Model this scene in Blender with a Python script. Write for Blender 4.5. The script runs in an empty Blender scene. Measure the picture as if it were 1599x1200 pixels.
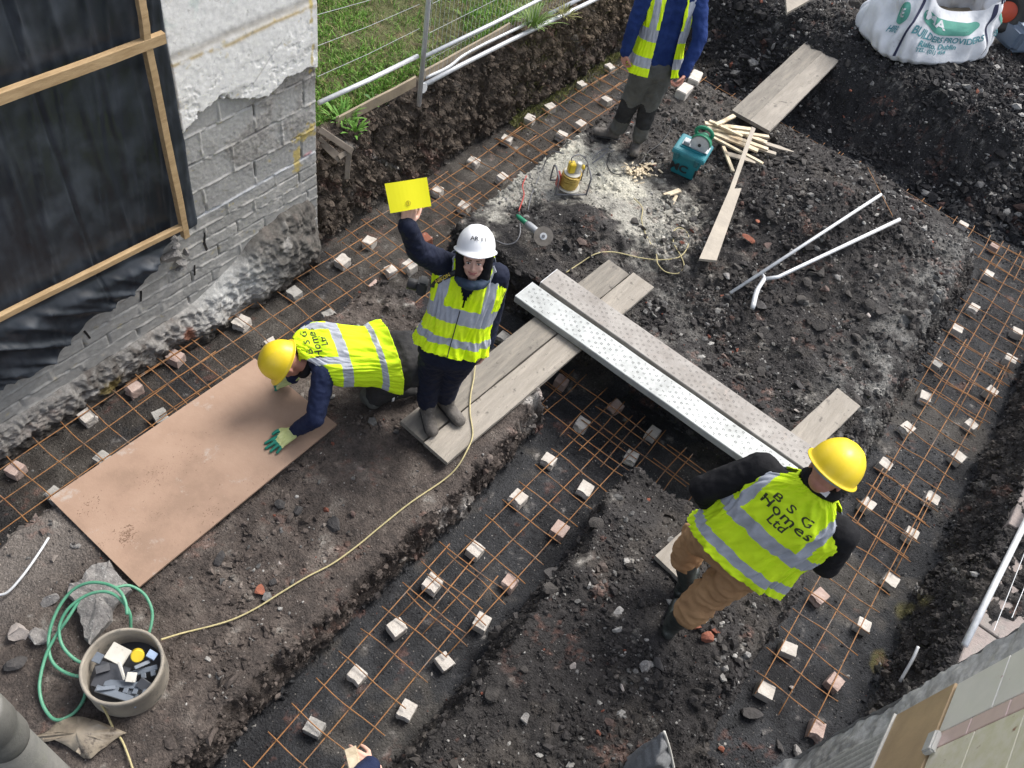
import bpy, bmesh, math, random
import numpy as np
from mathutils import Vector, Matrix, Euler
from mathutils.geometry import intersect_line_plane
random.seed(7)
SC = bpy.context.scene
COL = SC.collection
R_ = math.radians

# ------------------------------------------------------------------ camera
CAMZ = 5.2987
CR = Vector((0.77834358, 0.60512774, 0.16733705))
CU = Vector((-0.56803073, 0.56519396, 0.59824483))
CF = Vector((-0.26743666, 0.56069261, -0.78364624))
FPX = 1309.39
cam_d = bpy.data.cameras.new('camera'); cam = bpy.data.objects.new('camera', cam_d); COL.objects.link(cam)
cam_d.sensor_width = 36; cam_d.lens = FPX / 1599 * 36
cam_d.clip_start = 0.05; cam_d.clip_end = 500
m = Matrix((CR, CU, -CF)).transposed().to_4x4(); m.translation = (0, 0, CAMZ)
cam.matrix_world = m
SC.camera = cam

# ------------------------------------------------------------------ light
SUN_EL, SUN_AZ = 52.0, 12.0      # azimuth measured from +Y towards +X
w = bpy.data.worlds.new('World'); SC.world = w; w.use_nodes = True
nt = w.node_tree; bg = nt.nodes['Background']
sky = nt.nodes.new('ShaderNodeTexSky'); sky.sky_type = 'NISHITA'; sky.sun_disc = False
sky.sun_elevation = R_(SUN_EL); sky.sun_rotation = R_(SUN_AZ)
sky.dust_density = 3.0; sky.air_density = 1.0
hs = nt.nodes.new('ShaderNodeHueSaturation'); hs.inputs['Saturation'].default_value = .5      # veiled, milky sky
nt.links.new(sky.outputs[0], hs.inputs['Color']); nt.links.new(hs.outputs[0], bg.inputs[0]); bg.inputs[1].default_value = 0.15
sd = bpy.data.lights.new('sun', 'SUN'); sun = bpy.data.objects.new('sun', sd); COL.objects.link(sun)
sd.energy = 2.0; sd.angle = R_(26); sd.color = (1.0, 0.965, 0.91)
sv = Vector((math.cos(R_(SUN_EL)) * math.sin(R_(SUN_AZ)), math.cos(R_(SUN_EL)) * math.cos(R_(SUN_AZ)), math.sin(R_(SUN_EL))))
sun.rotation_euler = sv.to_track_quat('Z', 'Y').to_euler()
SC.view_settings.view_transform = 'Standard'; SC.view_settings.look = 'None'
SC.view_settings.exposure = 0.85; SC.view_settings.gamma = 1

# ------------------------------------------------------------------ helpers
def at(px, py, z=0.0):
    """point of the site at height z seen at a photo pixel (1599x1200)"""
    d = CR * ((px - 799.5) / FPX) - CU * ((py - 600) / FPX) + CF
    s = (z - CAMZ) / d.z
    return Vector((0, 0, CAMZ)) + d * s
def atX(px, py, X):
    d = CR * ((px - 799.5) / FPX) - CU * ((py - 600) / FPX) + CF
    return Vector((0, 0, CAMZ)) + d * (X / d.x)

def tag(o, label=None, cat=None, group=None, kind=None):
    if label: o['label'] = label
    if cat: o['category'] = cat
    if group: o['group'] = group
    if kind: o['kind'] = kind
    return o
def thing(name, label, cat, loc=(0, 0, 0), group=None):
    o = bpy.data.objects.new(name, None); COL.objects.link(o); o.location = loc
    o.empty_display_size = 0.1
    return tag(o, label, cat, group)
def link_mesh(name, me, mats, parent=None, smooth=False):
    o = bpy.data.objects.new(name, me); COL.objects.link(o)
    if not isinstance(mats, (list, tuple)): mats = [mats]
    if len(me.materials) == 0:
        for mm in mats: me.materials.append(mm)
    if parent is not None:
        o.parent = parent
        o.matrix_parent_inverse = Matrix.Translation(-parent.location) if parent.type == 'EMPTY' else Matrix.Identity(4)
    me.polygons.foreach_set('use_smooth', [bool(smooth)] * len(me.polygons))
    return o
def from_bm(name, bm, mats, parent=None, smooth=False):
    me = bpy.data.meshes.new(name); bm.normal_update(); bm.to_mesh(me); bm.free()
    return link_mesh(name, me, mats, parent, smooth)
def np_mesh(name, V, F, mats, parent=None, smooth=False, cols=None, matidx=None):
    V = np.asarray(V, np.float32); F = np.asarray(F, np.int32)
    me = bpy.data.meshes.new(name); k = F.shape[1]
    me.vertices.add(len(V)); me.vertices.foreach_set('co', V.ravel())
    me.loops.add(F.size); me.loops.foreach_set('vertex_index', F.ravel())
    me.polygons.add(len(F)); me.polygons.foreach_set('loop_start', np.arange(0, F.size, k, dtype=np.int32))
    try: me.polygons.foreach_set('loop_total', np.full(len(F), k, np.int32))
    except Exception: pass
    if matidx is not None: me.polygons.foreach_set('material_index', np.asarray(matidx, np.int32))
    me.update(calc_edges=True); me.validate()
    if cols is not None:
        ca = me.color_attributes.new('Col', 'FLOAT_COLOR', 'POINT')
        c = np.ones((len(V), 4), np.float32); c[:, :cols.shape[1]] = cols
        ca.data.foreach_set('color', c.ravel())
    return link_mesh(name, me, mats, parent, smooth)
def grid_faces(nu, nv, wrap=False):
    i = np.arange(nu - 1 if not wrap else nu); j = np.arange(nv - 1)
    I, J = np.meshgrid(i, j, indexing='ij'); I = I.ravel(); J = J.ravel(); I2 = (I + 1) % nu
    return np.stack([I * nv + J, I2 * nv + J, I2 * nv + J + 1, I * nv + J + 1], 1)

# numpy value noise
_rs = np.random.RandomState(11); _T = _rs.rand(8, 256, 256)
def vn(x, y, k=0):
    x = np.asarray(x, float); y = np.asarray(y, float)
    xi = np.floor(x).astype(int); yi = np.floor(y).astype(int); fx = x - xi; fy = y - yi
    fx = fx * fx * (3 - 2 * fx); fy = fy * fy * (3 - 2 * fy); t = _T[k % 8]
    a = t[xi & 255, yi & 255]; b = t[(xi + 1) & 255, yi & 255]; c = t[xi & 255, (yi + 1) & 255]; d = t[(xi + 1) & 255, (yi + 1) & 255]
    return (a * (1 - fx) + b * fx) * (1 - fy) + (c * (1 - fx) + d * fx) * fy
def fbm(x, y, s, octv=4, k=0, g=0.5):
    x = np.asarray(x, float); y = np.asarray(y, float)
    o = 0; A = 1; tot = 0; f = 1.0 / s
    for i in range(octv):
        c, sn = math.cos(i * 1.3 + k), math.sin(i * 1.3 + k)
        o = o + A * (vn((x * c - y * sn) * f + 17.3 * i + 3.1 * k, (x * sn + y * c) * f + 9.7 * i, i + k) - 0.5); tot += A; A *= g; f *= 2.03
    return o / tot * 2
def ridg(x, y, s, octv=3, k=0):
    o = 0; A = 1; tot = 0; f = 1.0 / s
    for i in range(octv):
        c, sn = math.cos(i * 1.7 + k), math.sin(i * 1.7 + k)
        n = vn((x * c - y * sn) * f + 7.1 * i + k, (x * sn + y * c) * f + 2.9 * i, i + k + 3)
        o = o + A * (1 - np.abs(2 * n - 1)); tot += A; A *= .5; f *= 2.1
    return o / tot
def sst(a, b, x):
    t = np.clip((x - a) / (b - a), 0, 1); return t * t * (3 - 2 * t)

# ------------------------------------------------------------------ materials
MATS = {}
def mat(name, c1, c2=None, scale=8, rough=0.8, bump=0.3, bscale=60, metal=0.0, detail=6, c3=None, spots=None, spotscale=40, stretch=None, lo=.35, hi=.65, bdist=.004, sheen=0, spec=.5, sss=0, emit=None):
    if name in MATS: return MATS[name]
    M = bpy.data.materials.new(name); M.use_nodes = True; N = M.node_tree.nodes; L = M.node_tree.links
    p = N['Principled BSDF']; p.inputs['Roughness'].default_value = rough; p.inputs['Metallic'].default_value = metal
    p.inputs['Specular IOR Level'].default_value = spec
    tc = N.new('ShaderNodeTexCoord'); src = tc.outputs['Object']
    if stretch:
        mp = N.new('ShaderNodeMapping'); mp.inputs['Scale'].default_value = stretch; L.new(src, mp.inputs[0]); src = mp.outputs[0]
    if c2 is None: c2 = tuple(c * .75 for c in c1)
    n = N.new('ShaderNodeTexNoise'); n.inputs['Scale'].default_value = scale; n.inputs['Detail'].default_value = detail; n.inputs['Roughness'].default_value = .65
    L.new(src, n.inputs['Vector'])
    r = N.new('ShaderNodeValToRGB'); r.color_ramp.elements[0].position = lo; r.color_ramp.elements[1].position = hi
    r.color_ramp.elements[0].color = (*c1, 1); r.color_ramp.elements[1].color = (*c2, 1)
    if c3 is not None:
        e = r.color_ramp.elements.new((lo + hi) / 2); e.color = (*c3, 1)
    L.new(n.outputs['Fac'], r.inputs['Fac']); out = r.outputs['Color']
    if spots is not None:
        n2 = N.new('ShaderNodeTexNoise'); n2.inputs['Scale'].default_value = spotscale; n2.inputs['Detail'].default_value = 8; n2.inputs['Roughness'].default_value = .75
        L.new(tc.outputs['Object'], n2.inputs['Vector'])
        r2 = N.new('ShaderNodeValToRGB'); r2.color_ramp.elements[0].position = spots[1]; r2.color_ramp.elements[1].position = spots[1] + .08
        L.new(n2.outputs['Fac'], r2.inputs['Fac'])
        mx = N.new('ShaderNodeMix'); mx.data_type = 'RGBA'; L.new(r2.outputs['Color'], mx.inputs[0]); L.new(out, mx.inputs[6]); mx.inputs[7].default_value = (*spots[0], 1)
        out = mx.outputs[2]
    L.new(out, p.inputs['Base Color'])
    if bump:
        nb = N.new('ShaderNodeTexNoise'); nb.inputs['Scale'].default_value = bscale; nb.inputs['Detail'].default_value = 8; nb.inputs['Roughness'].default_value = .7
        L.new(src if stretch else tc.outputs['Object'], nb.inputs['Vector'])
        b = N.new('ShaderNodeBump'); b.inputs['Strength'].default_value = bump; b.inputs['Distance'].default_value = bdist * 4
        L.new(nb.outputs['Fac'], b.inputs['Height']); L.new(b.outputs[0], p.inputs['Normal'])
    if sheen: p.inputs['Sheen Weight'].default_value = sheen
    MATS[name] = M; return M
def vmat(name, rough=.95, bump=.6, bscale=90, nscale=45, spec=.25, wet=False, var=(.45, 1.7)):
    """material that takes its base colour from the mesh's own Col attribute, varied by fine noise"""
    M = bpy.data.materials.new(name); M.use_nodes = True; N = M.node_tree.nodes; L = M.node_tree.links
    p = N['Principled BSDF']; p.inputs['Specular IOR Level'].default_value = spec
    a = N.new('ShaderNodeAttribute'); a.attribute_name = 'Col'
    tc = N.new('ShaderNodeTexCoord')
    n = N.new('ShaderNodeTexNoise'); n.inputs['Scale'].default_value = nscale; n.inputs['Detail'].default_value = 9; n.inputs['Roughness'].default_value = .75
    L.new(tc.outputs['Object'], n.inputs['Vector'])
    mr = N.new('ShaderNodeMapRange'); mr.inputs[1].default_value = .3; mr.inputs[2].default_value = .72; mr.inputs[3].default_value = var[0]; mr.inputs[4].default_value = var[1]
    L.new(n.outputs['Fac'], mr.inputs[0])
    mu = N.new('ShaderNodeVectorMath'); mu.operation = 'SCALE'; L.new(a.outputs['Color'], mu.inputs[0]); L.new(mr.outputs[0], mu.inputs['Scale'])
    out = mu.outputs[0]
    if wet:
        # pale grit
        v = N.new('ShaderNodeTexVoronoi'); v.inputs['Scale'].default_value = 55; L.new(tc.outputs['Object'], v.inputs['Vector'])
        sp = N.new('ShaderNodeSeparateColor'); L.new(v.outputs['Color'], sp.inputs[0])
        g1 = N.new('ShaderNodeMath'); g1.operation = 'GREATER_THAN'; g1.inputs[1].default_value = .93; L.new(sp.outputs[0], g1.inputs[0])
        g2 = N.new('ShaderNodeMath'); g2.operation = 'LESS_THAN'; g2.inputs[1].default_value = .25; L.new(v.outputs['Distance'], g2.inputs[0])
        g3 = N.new('ShaderNodeMath'); g3.operation = 'MULTIPLY'; L.new(g1.outputs[0], g3.inputs[0]); L.new(g2.outputs[0], g3.inputs[1])
        g4 = N.new('ShaderNodeMath'); g4.operation = 'MULTIPLY'; g4.inputs[1].default_value = .5; L.new(g3.outputs[0], g4.inputs[0])
        mx = N.new('ShaderNodeMix'); mx.data_type = 'RGBA'; L.new(g4.outputs[0], mx.inputs[0]); L.new(out, mx.inputs[6]); mx.inputs[7].default_value = (.34, .31, .28, 1); out = mx.outputs[2]
        L.new(a.outputs['Alpha'], p.inputs['Roughness'])
    else: p.inputs['Roughness'].default_value = rough
    L.new(out, p.inputs['Base Color'])
    nb = N.new('ShaderNodeTexNoise'); nb.inputs['Scale'].default_value = bscale; nb.inputs['Detail'].default_value = 9; nb.inputs['Roughness'].default_value = .8
    L.new(tc.outputs['Object'], nb.inputs['Vector'])
    b = N.new('ShaderNodeBump'); b.inputs['Strength'].default_value = bump; b.inputs['Distance'].default_value = .02
    hsrc = nb.outputs['Fac']
    if wet:
        v2 = N.new('ShaderNodeTexVoronoi'); v2.inputs['Scale'].default_value = 75; v2.inputs['Randomness'].default_value = 1
        wn = N.new('ShaderNodeTexNoise'); wn.inputs['Scale'].default_value = 30; L.new(tc.outputs['Object'], wn.inputs['Vector'])
        va = N.new('ShaderNodeVectorMath'); va.operation = 'MULTIPLY_ADD'; L.new(wn.outputs['Color'], va.inputs[0]); va.inputs[1].default_value = (.03, .03, .03); L.new(tc.outputs['Object'], va.inputs[2]); L.new(va.outputs[0], v2.inputs['Vector'])
        m3 = N.new('ShaderNodeMath'); m3.operation = 'MULTIPLY_ADD'; L.new(v2.outputs['Distance'], m3.inputs[0]); m3.inputs[1].default_value = -.55; L.new(hsrc, m3.inputs[2]); hsrc = m3.outputs[0]
    L.new(hsrc, b.inputs['Height']); L.new(b.outputs[0], p.inputs['Normal'])
    return M

# ------------------------------------------------------------------ primitive builders (into a bmesh)
def frame_mat(origin, xdir, zdir):
    x = Vector(xdir).normalized(); z = Vector(zdir); z = (z - x * z.dot(x)).normalized(); y = z.cross(x)
    M = Matrix((x, y, z)).transposed().to_4x4(); M.translation = origin; return M
def box(bm, M, sx, sy, sz, bev=0, jit=0, rng=random, segs=1, cuts=0):
    r = bmesh.ops.create_cube(bm, size=1.0); vs = r['verts']
    for v in vs:
        v.co = Vector((v.co.x * sx, v.co.y * sy, v.co.z * sz)) + Vector([rng.uniform(-jit, jit) for _ in range(3)])
    es = list({e for v in vs for e in v.link_edges})
    allv = list(vs)
    if bev:
        fs0 = set(bm.faces)
        rb = bmesh.ops.bevel(bm, geom=es, offset=bev, segments=segs, affect='EDGES')
        allv = list({v for f in rb['faces'] for v in f.verts} | {v for v in vs if v.is_valid})
    for v in allv: v.co = M @ v.co
    return allv
def plank_box(bm, p0, p1, w, t, bev=.003, jit=.0015, sub=14, warp=.003, up=(0, 0, 1), seed=0):
    """long board between p0 and p1 (centre line of its TOP face), subdivided so it can warp"""
    p0 = Vector(p0); p1 = Vector(p1); L = (p1 - p0).length
    M = frame_mat(p0, p1 - p0, up); rg = random.Random(seed)
    sec = [(-w/2, -bev), (-w/2 + bev, 0), (w/2 - bev, 0), (w/2, -bev), (w/2, -t + bev), (w/2 - bev, -t), (-w/2 + bev, -t), (-w/2, -t + bev)]
    rings = []
    a1, a2 = rg.uniform(-1, 1), rg.uniform(-1, 1)
    for i in range(sub + 1):
        u = i / sub; dz = warp * (math.sin(u * 4 + a1 * 3) + .5 * math.sin(u * 11 + a2)); dy = .6 * warp * math.sin(u * 3 + a2 * 4)
        rings.append([bm.verts.new(M @ Vector((u * L, y + dy + rg.uniform(-jit, jit), z + dz))) for y, z in sec])
    for a, b in zip(rings, rings[1:]):
        for k in range(8): bm.faces.new((a[k], a[(k + 1) % 8], b[(k + 1) % 8], b[k]))
    bm.faces.new(rings[0][::-1]); bm.faces.new(rings[-1])
def tube(bm, pts, r, seg=8, caps=True, r1=None, flat=None):
    pts = [Vector(p) for p in pts]; n = len(pts); prev = None; rings = []
    for i, p in enumerate(pts):
        t = (pts[min(i + 1, n - 1)] - pts[max(i - 1, 0)]).normalized()
        if prev is None:
            a = t.orthogonal().normalized()
        else:
            a = (prev - t * prev.dot(t));
            a = a.normalized() if a.length > 1e-6 else t.orthogonal().normalized()
        prev = a; b = t.cross(a)
        if isinstance(r, (list, tuple)): rr = r[i]
        else: rr = r if r1 is None else r + (r1 - r) * i / max(1, n - 1)
        rings.append([bm.verts.new(p + (a * math.cos(2 * math.pi * k / seg) + b * math.sin(2 * math.pi * k / seg)) * rr) for k in range(seg)])
    for A, B in zip(rings, rings[1:]):
        for k in range(seg): bm.faces.new((A[k], A[(k + 1) % seg], B[(k + 1) % seg], B[k]))
    if caps: bm.faces.new(rings[0][::-1]); bm.faces.new(rings[-1])
def spline(pts, n=8):
    P = [Vector(p) for p in pts]; P = [P[0] * 2 - P[1]] + P + [P[-1] * 2 - P[-2]]; out = []
    for i in range(1, len(P) - 2):
        for k in range(n):
            t = k / n; a, b, c, d = P[i - 1], P[i], P[i + 1], P[i + 2]
            out.append(.5 * ((2 * b) + (c - a) * t + (2 * a - 5 * b + 4 * c - d) * t * t + (3 * b - a - 3 * c + d) * t ** 3))
    out.append(P[-2].copy()); return out
def disc(bm, c, n, r, h, seg=32, bev=0):
    n = Vector(n).normalized(); c = Vector(c)
    if bev: tube(bm, [c, c + n * bev, c + n * (h - bev), c + n * h], [r - bev, r, r, r - bev], seg)
    else: tube(bm, [c, c + n * h], r, seg)
def poly_prism(bm, pts, n, t):
    n = Vector(n); a = [bm.verts.new(Vector(p)) for p in pts]; b = [bm.verts.new(Vector(p) - n * t) for p in pts]
    try: bm.faces.new(a)
    except ValueError: pass
    bm.faces.new(b[::-1]); k = len(a)
    for i in range(k): bm.faces.new((a[i], b[i], b[(i + 1) % k], a[(i + 1) % k]))
    bmesh.ops.recalc_face_normals(bm, faces=bm.faces[:])
def text_pts(s, size, spacing=1.0, bold=0.0, shear=0, linesp=1.0, align='CENTER'):
    cu = bpy.data.curves.new('t', 'FONT'); cu.body = s; cu.size = size; cu.align_x = align; cu.align_y = 'CENTER'
    cu.space_character = spacing; cu.offset = bold; cu.shear = shear; cu.space_line = linesp; cu.resolution_u = 4
    o = bpy.data.objects.new('t', cu); COL.objects.link(o)
    dg = bpy.context.evaluated_depsgraph_get(); me = bpy.data.meshes.new_from_object(o.evaluated_get(dg))
    bpy.data.objects.remove(o); bpy.data.curves.remove(cu); return me
def put_text(name, s, size, M, m, parent, fn=None, **kw):
    me = text_pts(s, size, **kw); me.name = name
    me.materials.clear()
    if fn:
        bm = bmesh.new(); bm.from_mesh(me)
        bmesh.ops.subdivide_edges(bm, edges=[e for e in bm.edges if e.calc_length() > size * .2], cuts=2)
        bmesh.ops.triangulate(bm, faces=bm.faces[:]); bm.to_mesh(me); bm.free()
        for v in me.vertices: v.co = fn(v.co.x, v.co.y)
    else:
        for v in me.vertices: v.co = M @ v.co
    return link_mesh(name, me, m, parent)
# ================================================================== THE GROUND
RECTS = [(-4.02, -3.16, -6, 9.4), (-1.36, -.62, -6, 4.2), (.80, 1.56, 2.25, 9.4), (-4.0, 9, 8.42, 9.12), (-3.6, 1.1, 3.68, 4.47)]
def trench_sd(x, y):
    d = np.full(np.shape(x), 9.0)
    for a, b, c, e in RECTS:
        dx = np.maximum(a - x, x - b); dy = np.maximum(c - y, y - e)
        q = np.where((dx > 0) & (dy > 0), np.hypot(np.maximum(dx, 0), np.maximum(dy, 0)), np.maximum(dx, dy))
        d = np.minimum(d, q)
    return d
def gauss(x, y, c, r, ry=None):
    ry = ry or r
    return np.exp(-((x - c[0]) / r) ** 2 - ((y - c[1]) / ry) ** 2)
def P2(px, py, z=.4):
    v = at(px, py, z); return (v.x, v.y)
def zones(x, y):
    """heights of the ground above the mesh, before the trenches are cut"""
    n1 = fbm(x, y, .9, 3, 1); n2 = fbm(x, y, .28, 4, 2)
    top = .385 + .03 * n1 + .025 * n2
    # soil bank and lawn outside the foundation on the left
    bank = sst(-3.9, -4.0, x + .05 * n2) * sst(3.55, 3.75, y)
    top = top + bank * (.50 + .03 * n1)
    # ground beyond the far trench
    far = sst(8.95, 9.9, y + .25 * n1 + .12 * n2) * sst(-3.9, -3.5, x)
    top = top + far * (.42 + .10 * n1 + .05 * n2)
    # heaps between the trenches
    top = top + .33 * gauss(x, y, P2(1330, 330, .6), .62, .8) + .09 * (ridg(x, y, .42, 2, 5) - .5) * sst(-2.3, -1.7, x) * sst(4.7, 5.1, y) * sst(8.3, 7.8, y) * sst(.8, .4, x) + .07 * (ridg(x, y, .4, 2, 2) - .45) * sst(-.6, -.4, x) * sst(3.5, 3.1, y) * sst(.8, .6, x) + .20 * gauss(x, y, P2(1235, 330, .6), .5)
    top = top + .20 * gauss(x, y, P2(925, 345, .5), .26, .24) + .12 * gauss(x, y, P2(1390, 470, .5), .5, .8)
    top = top + .07 * gauss(x, y, P2(860, 360, .5), .3) - .10 * gauss(x, y, P2(1150, 540, .4), .5, .4)
    # right block, by the lower edge of the picture
    top = top + .10 * gauss(x, y, P2(1130, 1110, .45), .45) + .12 * gauss(x, y, P2(1235, 915, .5), .17, .16) + .08 * gauss(x, y, P2(880, 880, .4), .2, .12)
    top = top - .17 * sst(.55, 0, np.abs(x + .30)) * sst(3.15, 3.6, y) * sst(4.2, 3.7, y)
    # right hand side: rises to the pavement
    rt = sst(1.5, 1.72, x + .05 * n2); top = top + rt * (.24 + .04 * n1)
    return top
def height(x, y, fine=True):
    x = np.asarray(x, float); y = np.asarray(y, float)
    wx = .05 * fbm(x, y, .55, 3, 4) + .028 * fbm(x, y, .12, 3, 5); wy = .05 * fbm(x, y, .6, 3, 6) + .028 * fbm(x, y, .13, 3, 7)
    sd = trench_sd(x + wx, y + wy)
    top = zones(x, y)
    # width of the sloping side: broad on the left of the right-hand trench and beyond the far one
    wd = .07 + .26 * sst(.1, .7, x) * sst(4.4, 5.0, y) * sst(.9, .8, x) + .75 * sst(8.95, 9.15, y) + .05 * sst(-3.2, -2.9, x) * sst(-2, -2.7, x)
    wd = wd + .06 * sst(-3.9, -4.0, x) * sst(3.6, 3.9, y) + .10 * sst(1.5, 1.6, x) + .10 * sst(-.75, -.6, x) * sst(3.2, 2.6, y) * sst(.2, 0, x)
    k = sst(0, 1, sd / wd) ** .8
    floor = -.085 + .012 * fbm(x, y, .3, 3, 3)
    h = floor * (1 - k) + top * k
    if fine:
        side = k * (1 - k) * 4
        clod = ridg(x, y, .16, 4, 1) - .5
        rough = .35 + .65 * sst(-.2, .35, fbm(x, y, .7, 2, 6))
        soft = 1 - .65 * sst(-.5, -1.4, x) * sst(3.6, 3.2, y) * sst(-3.3, -3.1, x)       # trodden ground on the left
        h = h + k * soft * (rough * (.115 * clod + .032 * fbm(x, y, .045, 3, 2)) + .016 * (ridg(x, y, .05, 3, 4) - .5)) + k * .006 * (ridg(x, y, .03, 2, 2) - .5) + side * (.035 * fbm(x, y, .1, 4, 0) + .02 * fbm(x, y, .03, 2, 1))
        h = h + (1 - k) * .006 * fbm(x, y, .05, 3, 5)
        fs_ = sst(8.9, 9.05, y) * sst(10.4, 9.8, y); h = h + fs_ * k * (.07 * clod + .04 * fbm(x, y, .12, 4, 3) + .02 * fbm(x, y, .05, 3, 1))
        # toothed face of the long bank
        b = sst(-3.85, -4.15, x) * sst(3.6, 3.9, y) * sst(.0, .5, k); h = h + b * .02 * fbm(x, y, .05, 3, 1)
    return h
def gz(x, y): return float(height(np.array([x]), np.array([y]))[0])

def axis(segs):
    out = []
    for a, b, st in segs: out += list(np.arange(a, b, st))
    out.append(segs[-1][1]); return np.array(out)
def dense(a, b, st, edges, fine=.0048, hw=.12):
    out = []; x = a
    while x < b:
        out.append((x, 0)); x += (fine if abs(x + 4.04) > .09 else .0026) if min(abs(x - e) for e in edges) < hw else st
    return [o[0] for o in out]
gx = np.array(list(axis([(-60, -12, 6), (-12, -6.5, .5), (-6.5, -4.55, .05)]))[:-1] + dense(-4.5, 2.4, .0135, (-4.06, -3.12, -1.32, -.66, .76, 1.62)) + list(axis([(2.4, 5, .05), (5, 12, .5), (12, 60, 6)])))
gy = np.array(list(axis([(-40, -4, 4), (-4, -.2, .2)]))[:-1] + dense(-.2, 9.0, .0145, (3.7, 4.5, 8.4), hw=.11) + list(axis([(9.0, 11.5, .02), (11.5, 16, .06), (16, 24, .5), (24, 80, 7)])))
GX, GY = np.meshgrid(gx, gy, indexing='ij')
Z = height(GX, GY)
fade = sst(13, 9, np.abs(GX)) ; Z = Z * fade + .45 * (1 - fade)
gZx = np.gradient(Z, gx, axis=0); gZy = np.gradient(Z, gy, axis=1); gm = np.hypot(gZx, gZy) + 1e-6
steep = sst(.9, 3.0, gm); VX, VY = GX + GY + .4 * Z, Z * 1.6 + (GX - GY) * .25
lat = steep * (.055 * (ridg(VX, VY, .17, 4, 2) - .5) + .035 * fbm(VX, VY, .07, 4, 3) + .014 * fbm(VX, VY, .022, 2, 1)) * sst(-.08, .05, Z)
lat = lat * (1 + 1.3 * sst(-3.9, -4.0, GX) * sst(3.7, 3.9, GY))
PX = GX - gZx / gm * lat; PY = GY - gZy / gm * lat
def blend(c, m, col): return c * (1 - m[..., None]) + np.array(col) * m[..., None]
def ground_colour(x, y, z):
    x0, y0 = x, y; x = x + .0 * z; y = y + 1.1 * (z - .4) * (z < .9)
    n = fbm(x, y, .5, 4, 3); n2 = fbm(x, y, .12, 4, 1); n3 = fbm(x, y, .035, 3, 6)
    x, y = x0, y0
    c = np.zeros(x.shape + (3,)) + np.array((.037, .034, .033))
    c = blend(c, .6 * sst(.05, .5, n2 + n), (.066, .058, .051))
    # trodden left block, browner and paler
    left = sst(-1.0, -1.4, x) * sst(3.7, 3.3, y) * sst(-3.4, -3.1, x)
    c = blend(c, .85 * left, (.094, .076, .066)); c = blend(c, left * .6 * sst(.0, .5, n2), (.150, .128, .112)); c = blend(c, left * .7 * sst(.05, .5, -n2 - n3), (.050, .042, .038))
    # gravelly concrete-dust corner by the sheet
    c = blend(c, .8 * left * sst(1.3, .9, y + .2 * n) * sst(-2.5, -2.9, x), (.17, .15, .135))
    # brown bank
    bank = sst(-3.88, -3.98, x) * sst(3.4, 3.7, y); c = blend(c, .8 * bank, (.098, .076, .058)); c = blend(c, bank * .6 * sst(.0, .5, n2), (.052, .042, .035))
    bankf = sst(-3.85, -4.05, x) * sst(6.0, 8.0, y) * sst(.2, .5, z); c = blend(c, .6 * bankf, (.15, .112, .075))
    # far ground, dark blue-black spoil
    far = sst(8.9, 9.4, y); c = blend(c, .8 * far, (.027, .026, .027)); c = blend(c, far * sst(9.9, 10.5, y) * sst(-.8, -1.6, x) * .8, (.085, .078, .072))
    # near the man by the saw: trodden grey brown
    c = blend(c, .8 * gauss(x, y, P2(1110, 160), .9, .7), (.095, .085, .076))
    # grey dust on the slope above the right-hand trench
    sl = gauss(x, y, P2(1440, 470, .4), .28, 1.6) + gauss(x, y, P2(1340, 650, .4), .3, .6) + .8 * gauss(x, y, P2(1020, 430, .4), .45, .3) + .6 * gauss(x, y, P2(1080, 530, .4), .3, .2)
    c = blend(c, np.clip(sl, 0, 1) * sst(-.35, .3, n2 + .5 * n3), (.16, .155, .145))
    # wet trench floors
    fl = sst(.05, -.04, z); fc = np.zeros_like(c) + np.array((.036, .037, .040)); west = sst(-2.9, -3.1, x)
    fc = blend(fc, west, (.047, .041, .036)); fc = blend(fc, .7 * sst(.05, .4, n + .4 * n2), (.075, .068, .060)); fc = blend(fc, .8 * sst(.1, .45, -n + .3 * n3), (.022, .022, .024)); fc = fc * (1 + .45 * n2[..., None])
    c = c * (1 - fl[..., None]) + fc * fl[..., None]
    # saw dust, lime and mortar spilt on the soil
    d = gauss(x, y, P2(930, 275, .4), .62, .50) * 1.35 + .9 * gauss(x, y, P2(830, 270, .4), .30, .45) + .75 * gauss(x, y, P2(1010, 370, .4), .42, .35) + .6 * gauss(x, y, P2(1060, 330, .4), .3, .3) + .55 * gauss(x, y, P2(760, 320, .4), .3, .5) + .5 * gauss(x, y, P2(870, 215, .4), .25, .2)
    d = d - 1.1 * gauss(x, y, P2(930, 350, .5), .22, .2) - .5 * gauss(x, y, P2(1000, 170, .4), .3, .3)
    m = np.clip(sst(.22, .95, d + .55 * n2 + .35 * n3), 0, 1) * (1 - fl)
    c = blend(c, m * .92, (.37, .355, .31))
    d2 = 1.2 * gauss(x, y, P2(900, 255, .4), .42, .32) + gauss(x, y, P2(975, 290, .4), .28, .16); c = blend(c, np.clip(sst(.4, .9, d2 + .4 * n2), 0, 1), (.52, .495, .41))
    ce = gauss(x, y, P2(733, 790, .06), .06, .14) + gauss(x, y, P2(700, 835, .06), .09, .06) + .7 * gauss(x, y, P2(820, 660, .1), .05, .14) + .7 * gauss(x, y, P2(825, 905, .06), .05, .12) + .8 * gauss(x, y, P2(1405, 1010, .25), .05, .25)
    ce = ce * sst(-.04, .06, z)
    c = blend(c, np.clip(sst(.3, .75, ce + .6 * n2 + .35 * n3), 0, 1) * .9, (.33, .31, .29))
    yl = gauss(x, y, (-4.0, 4.75), .06, .05) + gauss(x, y, P2(1480, 905, .5), .08, .1) + gauss(x, y, P2(1440, 985, .5), .05, .12)
    c = blend(c, np.clip(sst(.4, .9, yl + .6 * n2), 0, 1) * .35, (.26, .23, .06))
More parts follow.
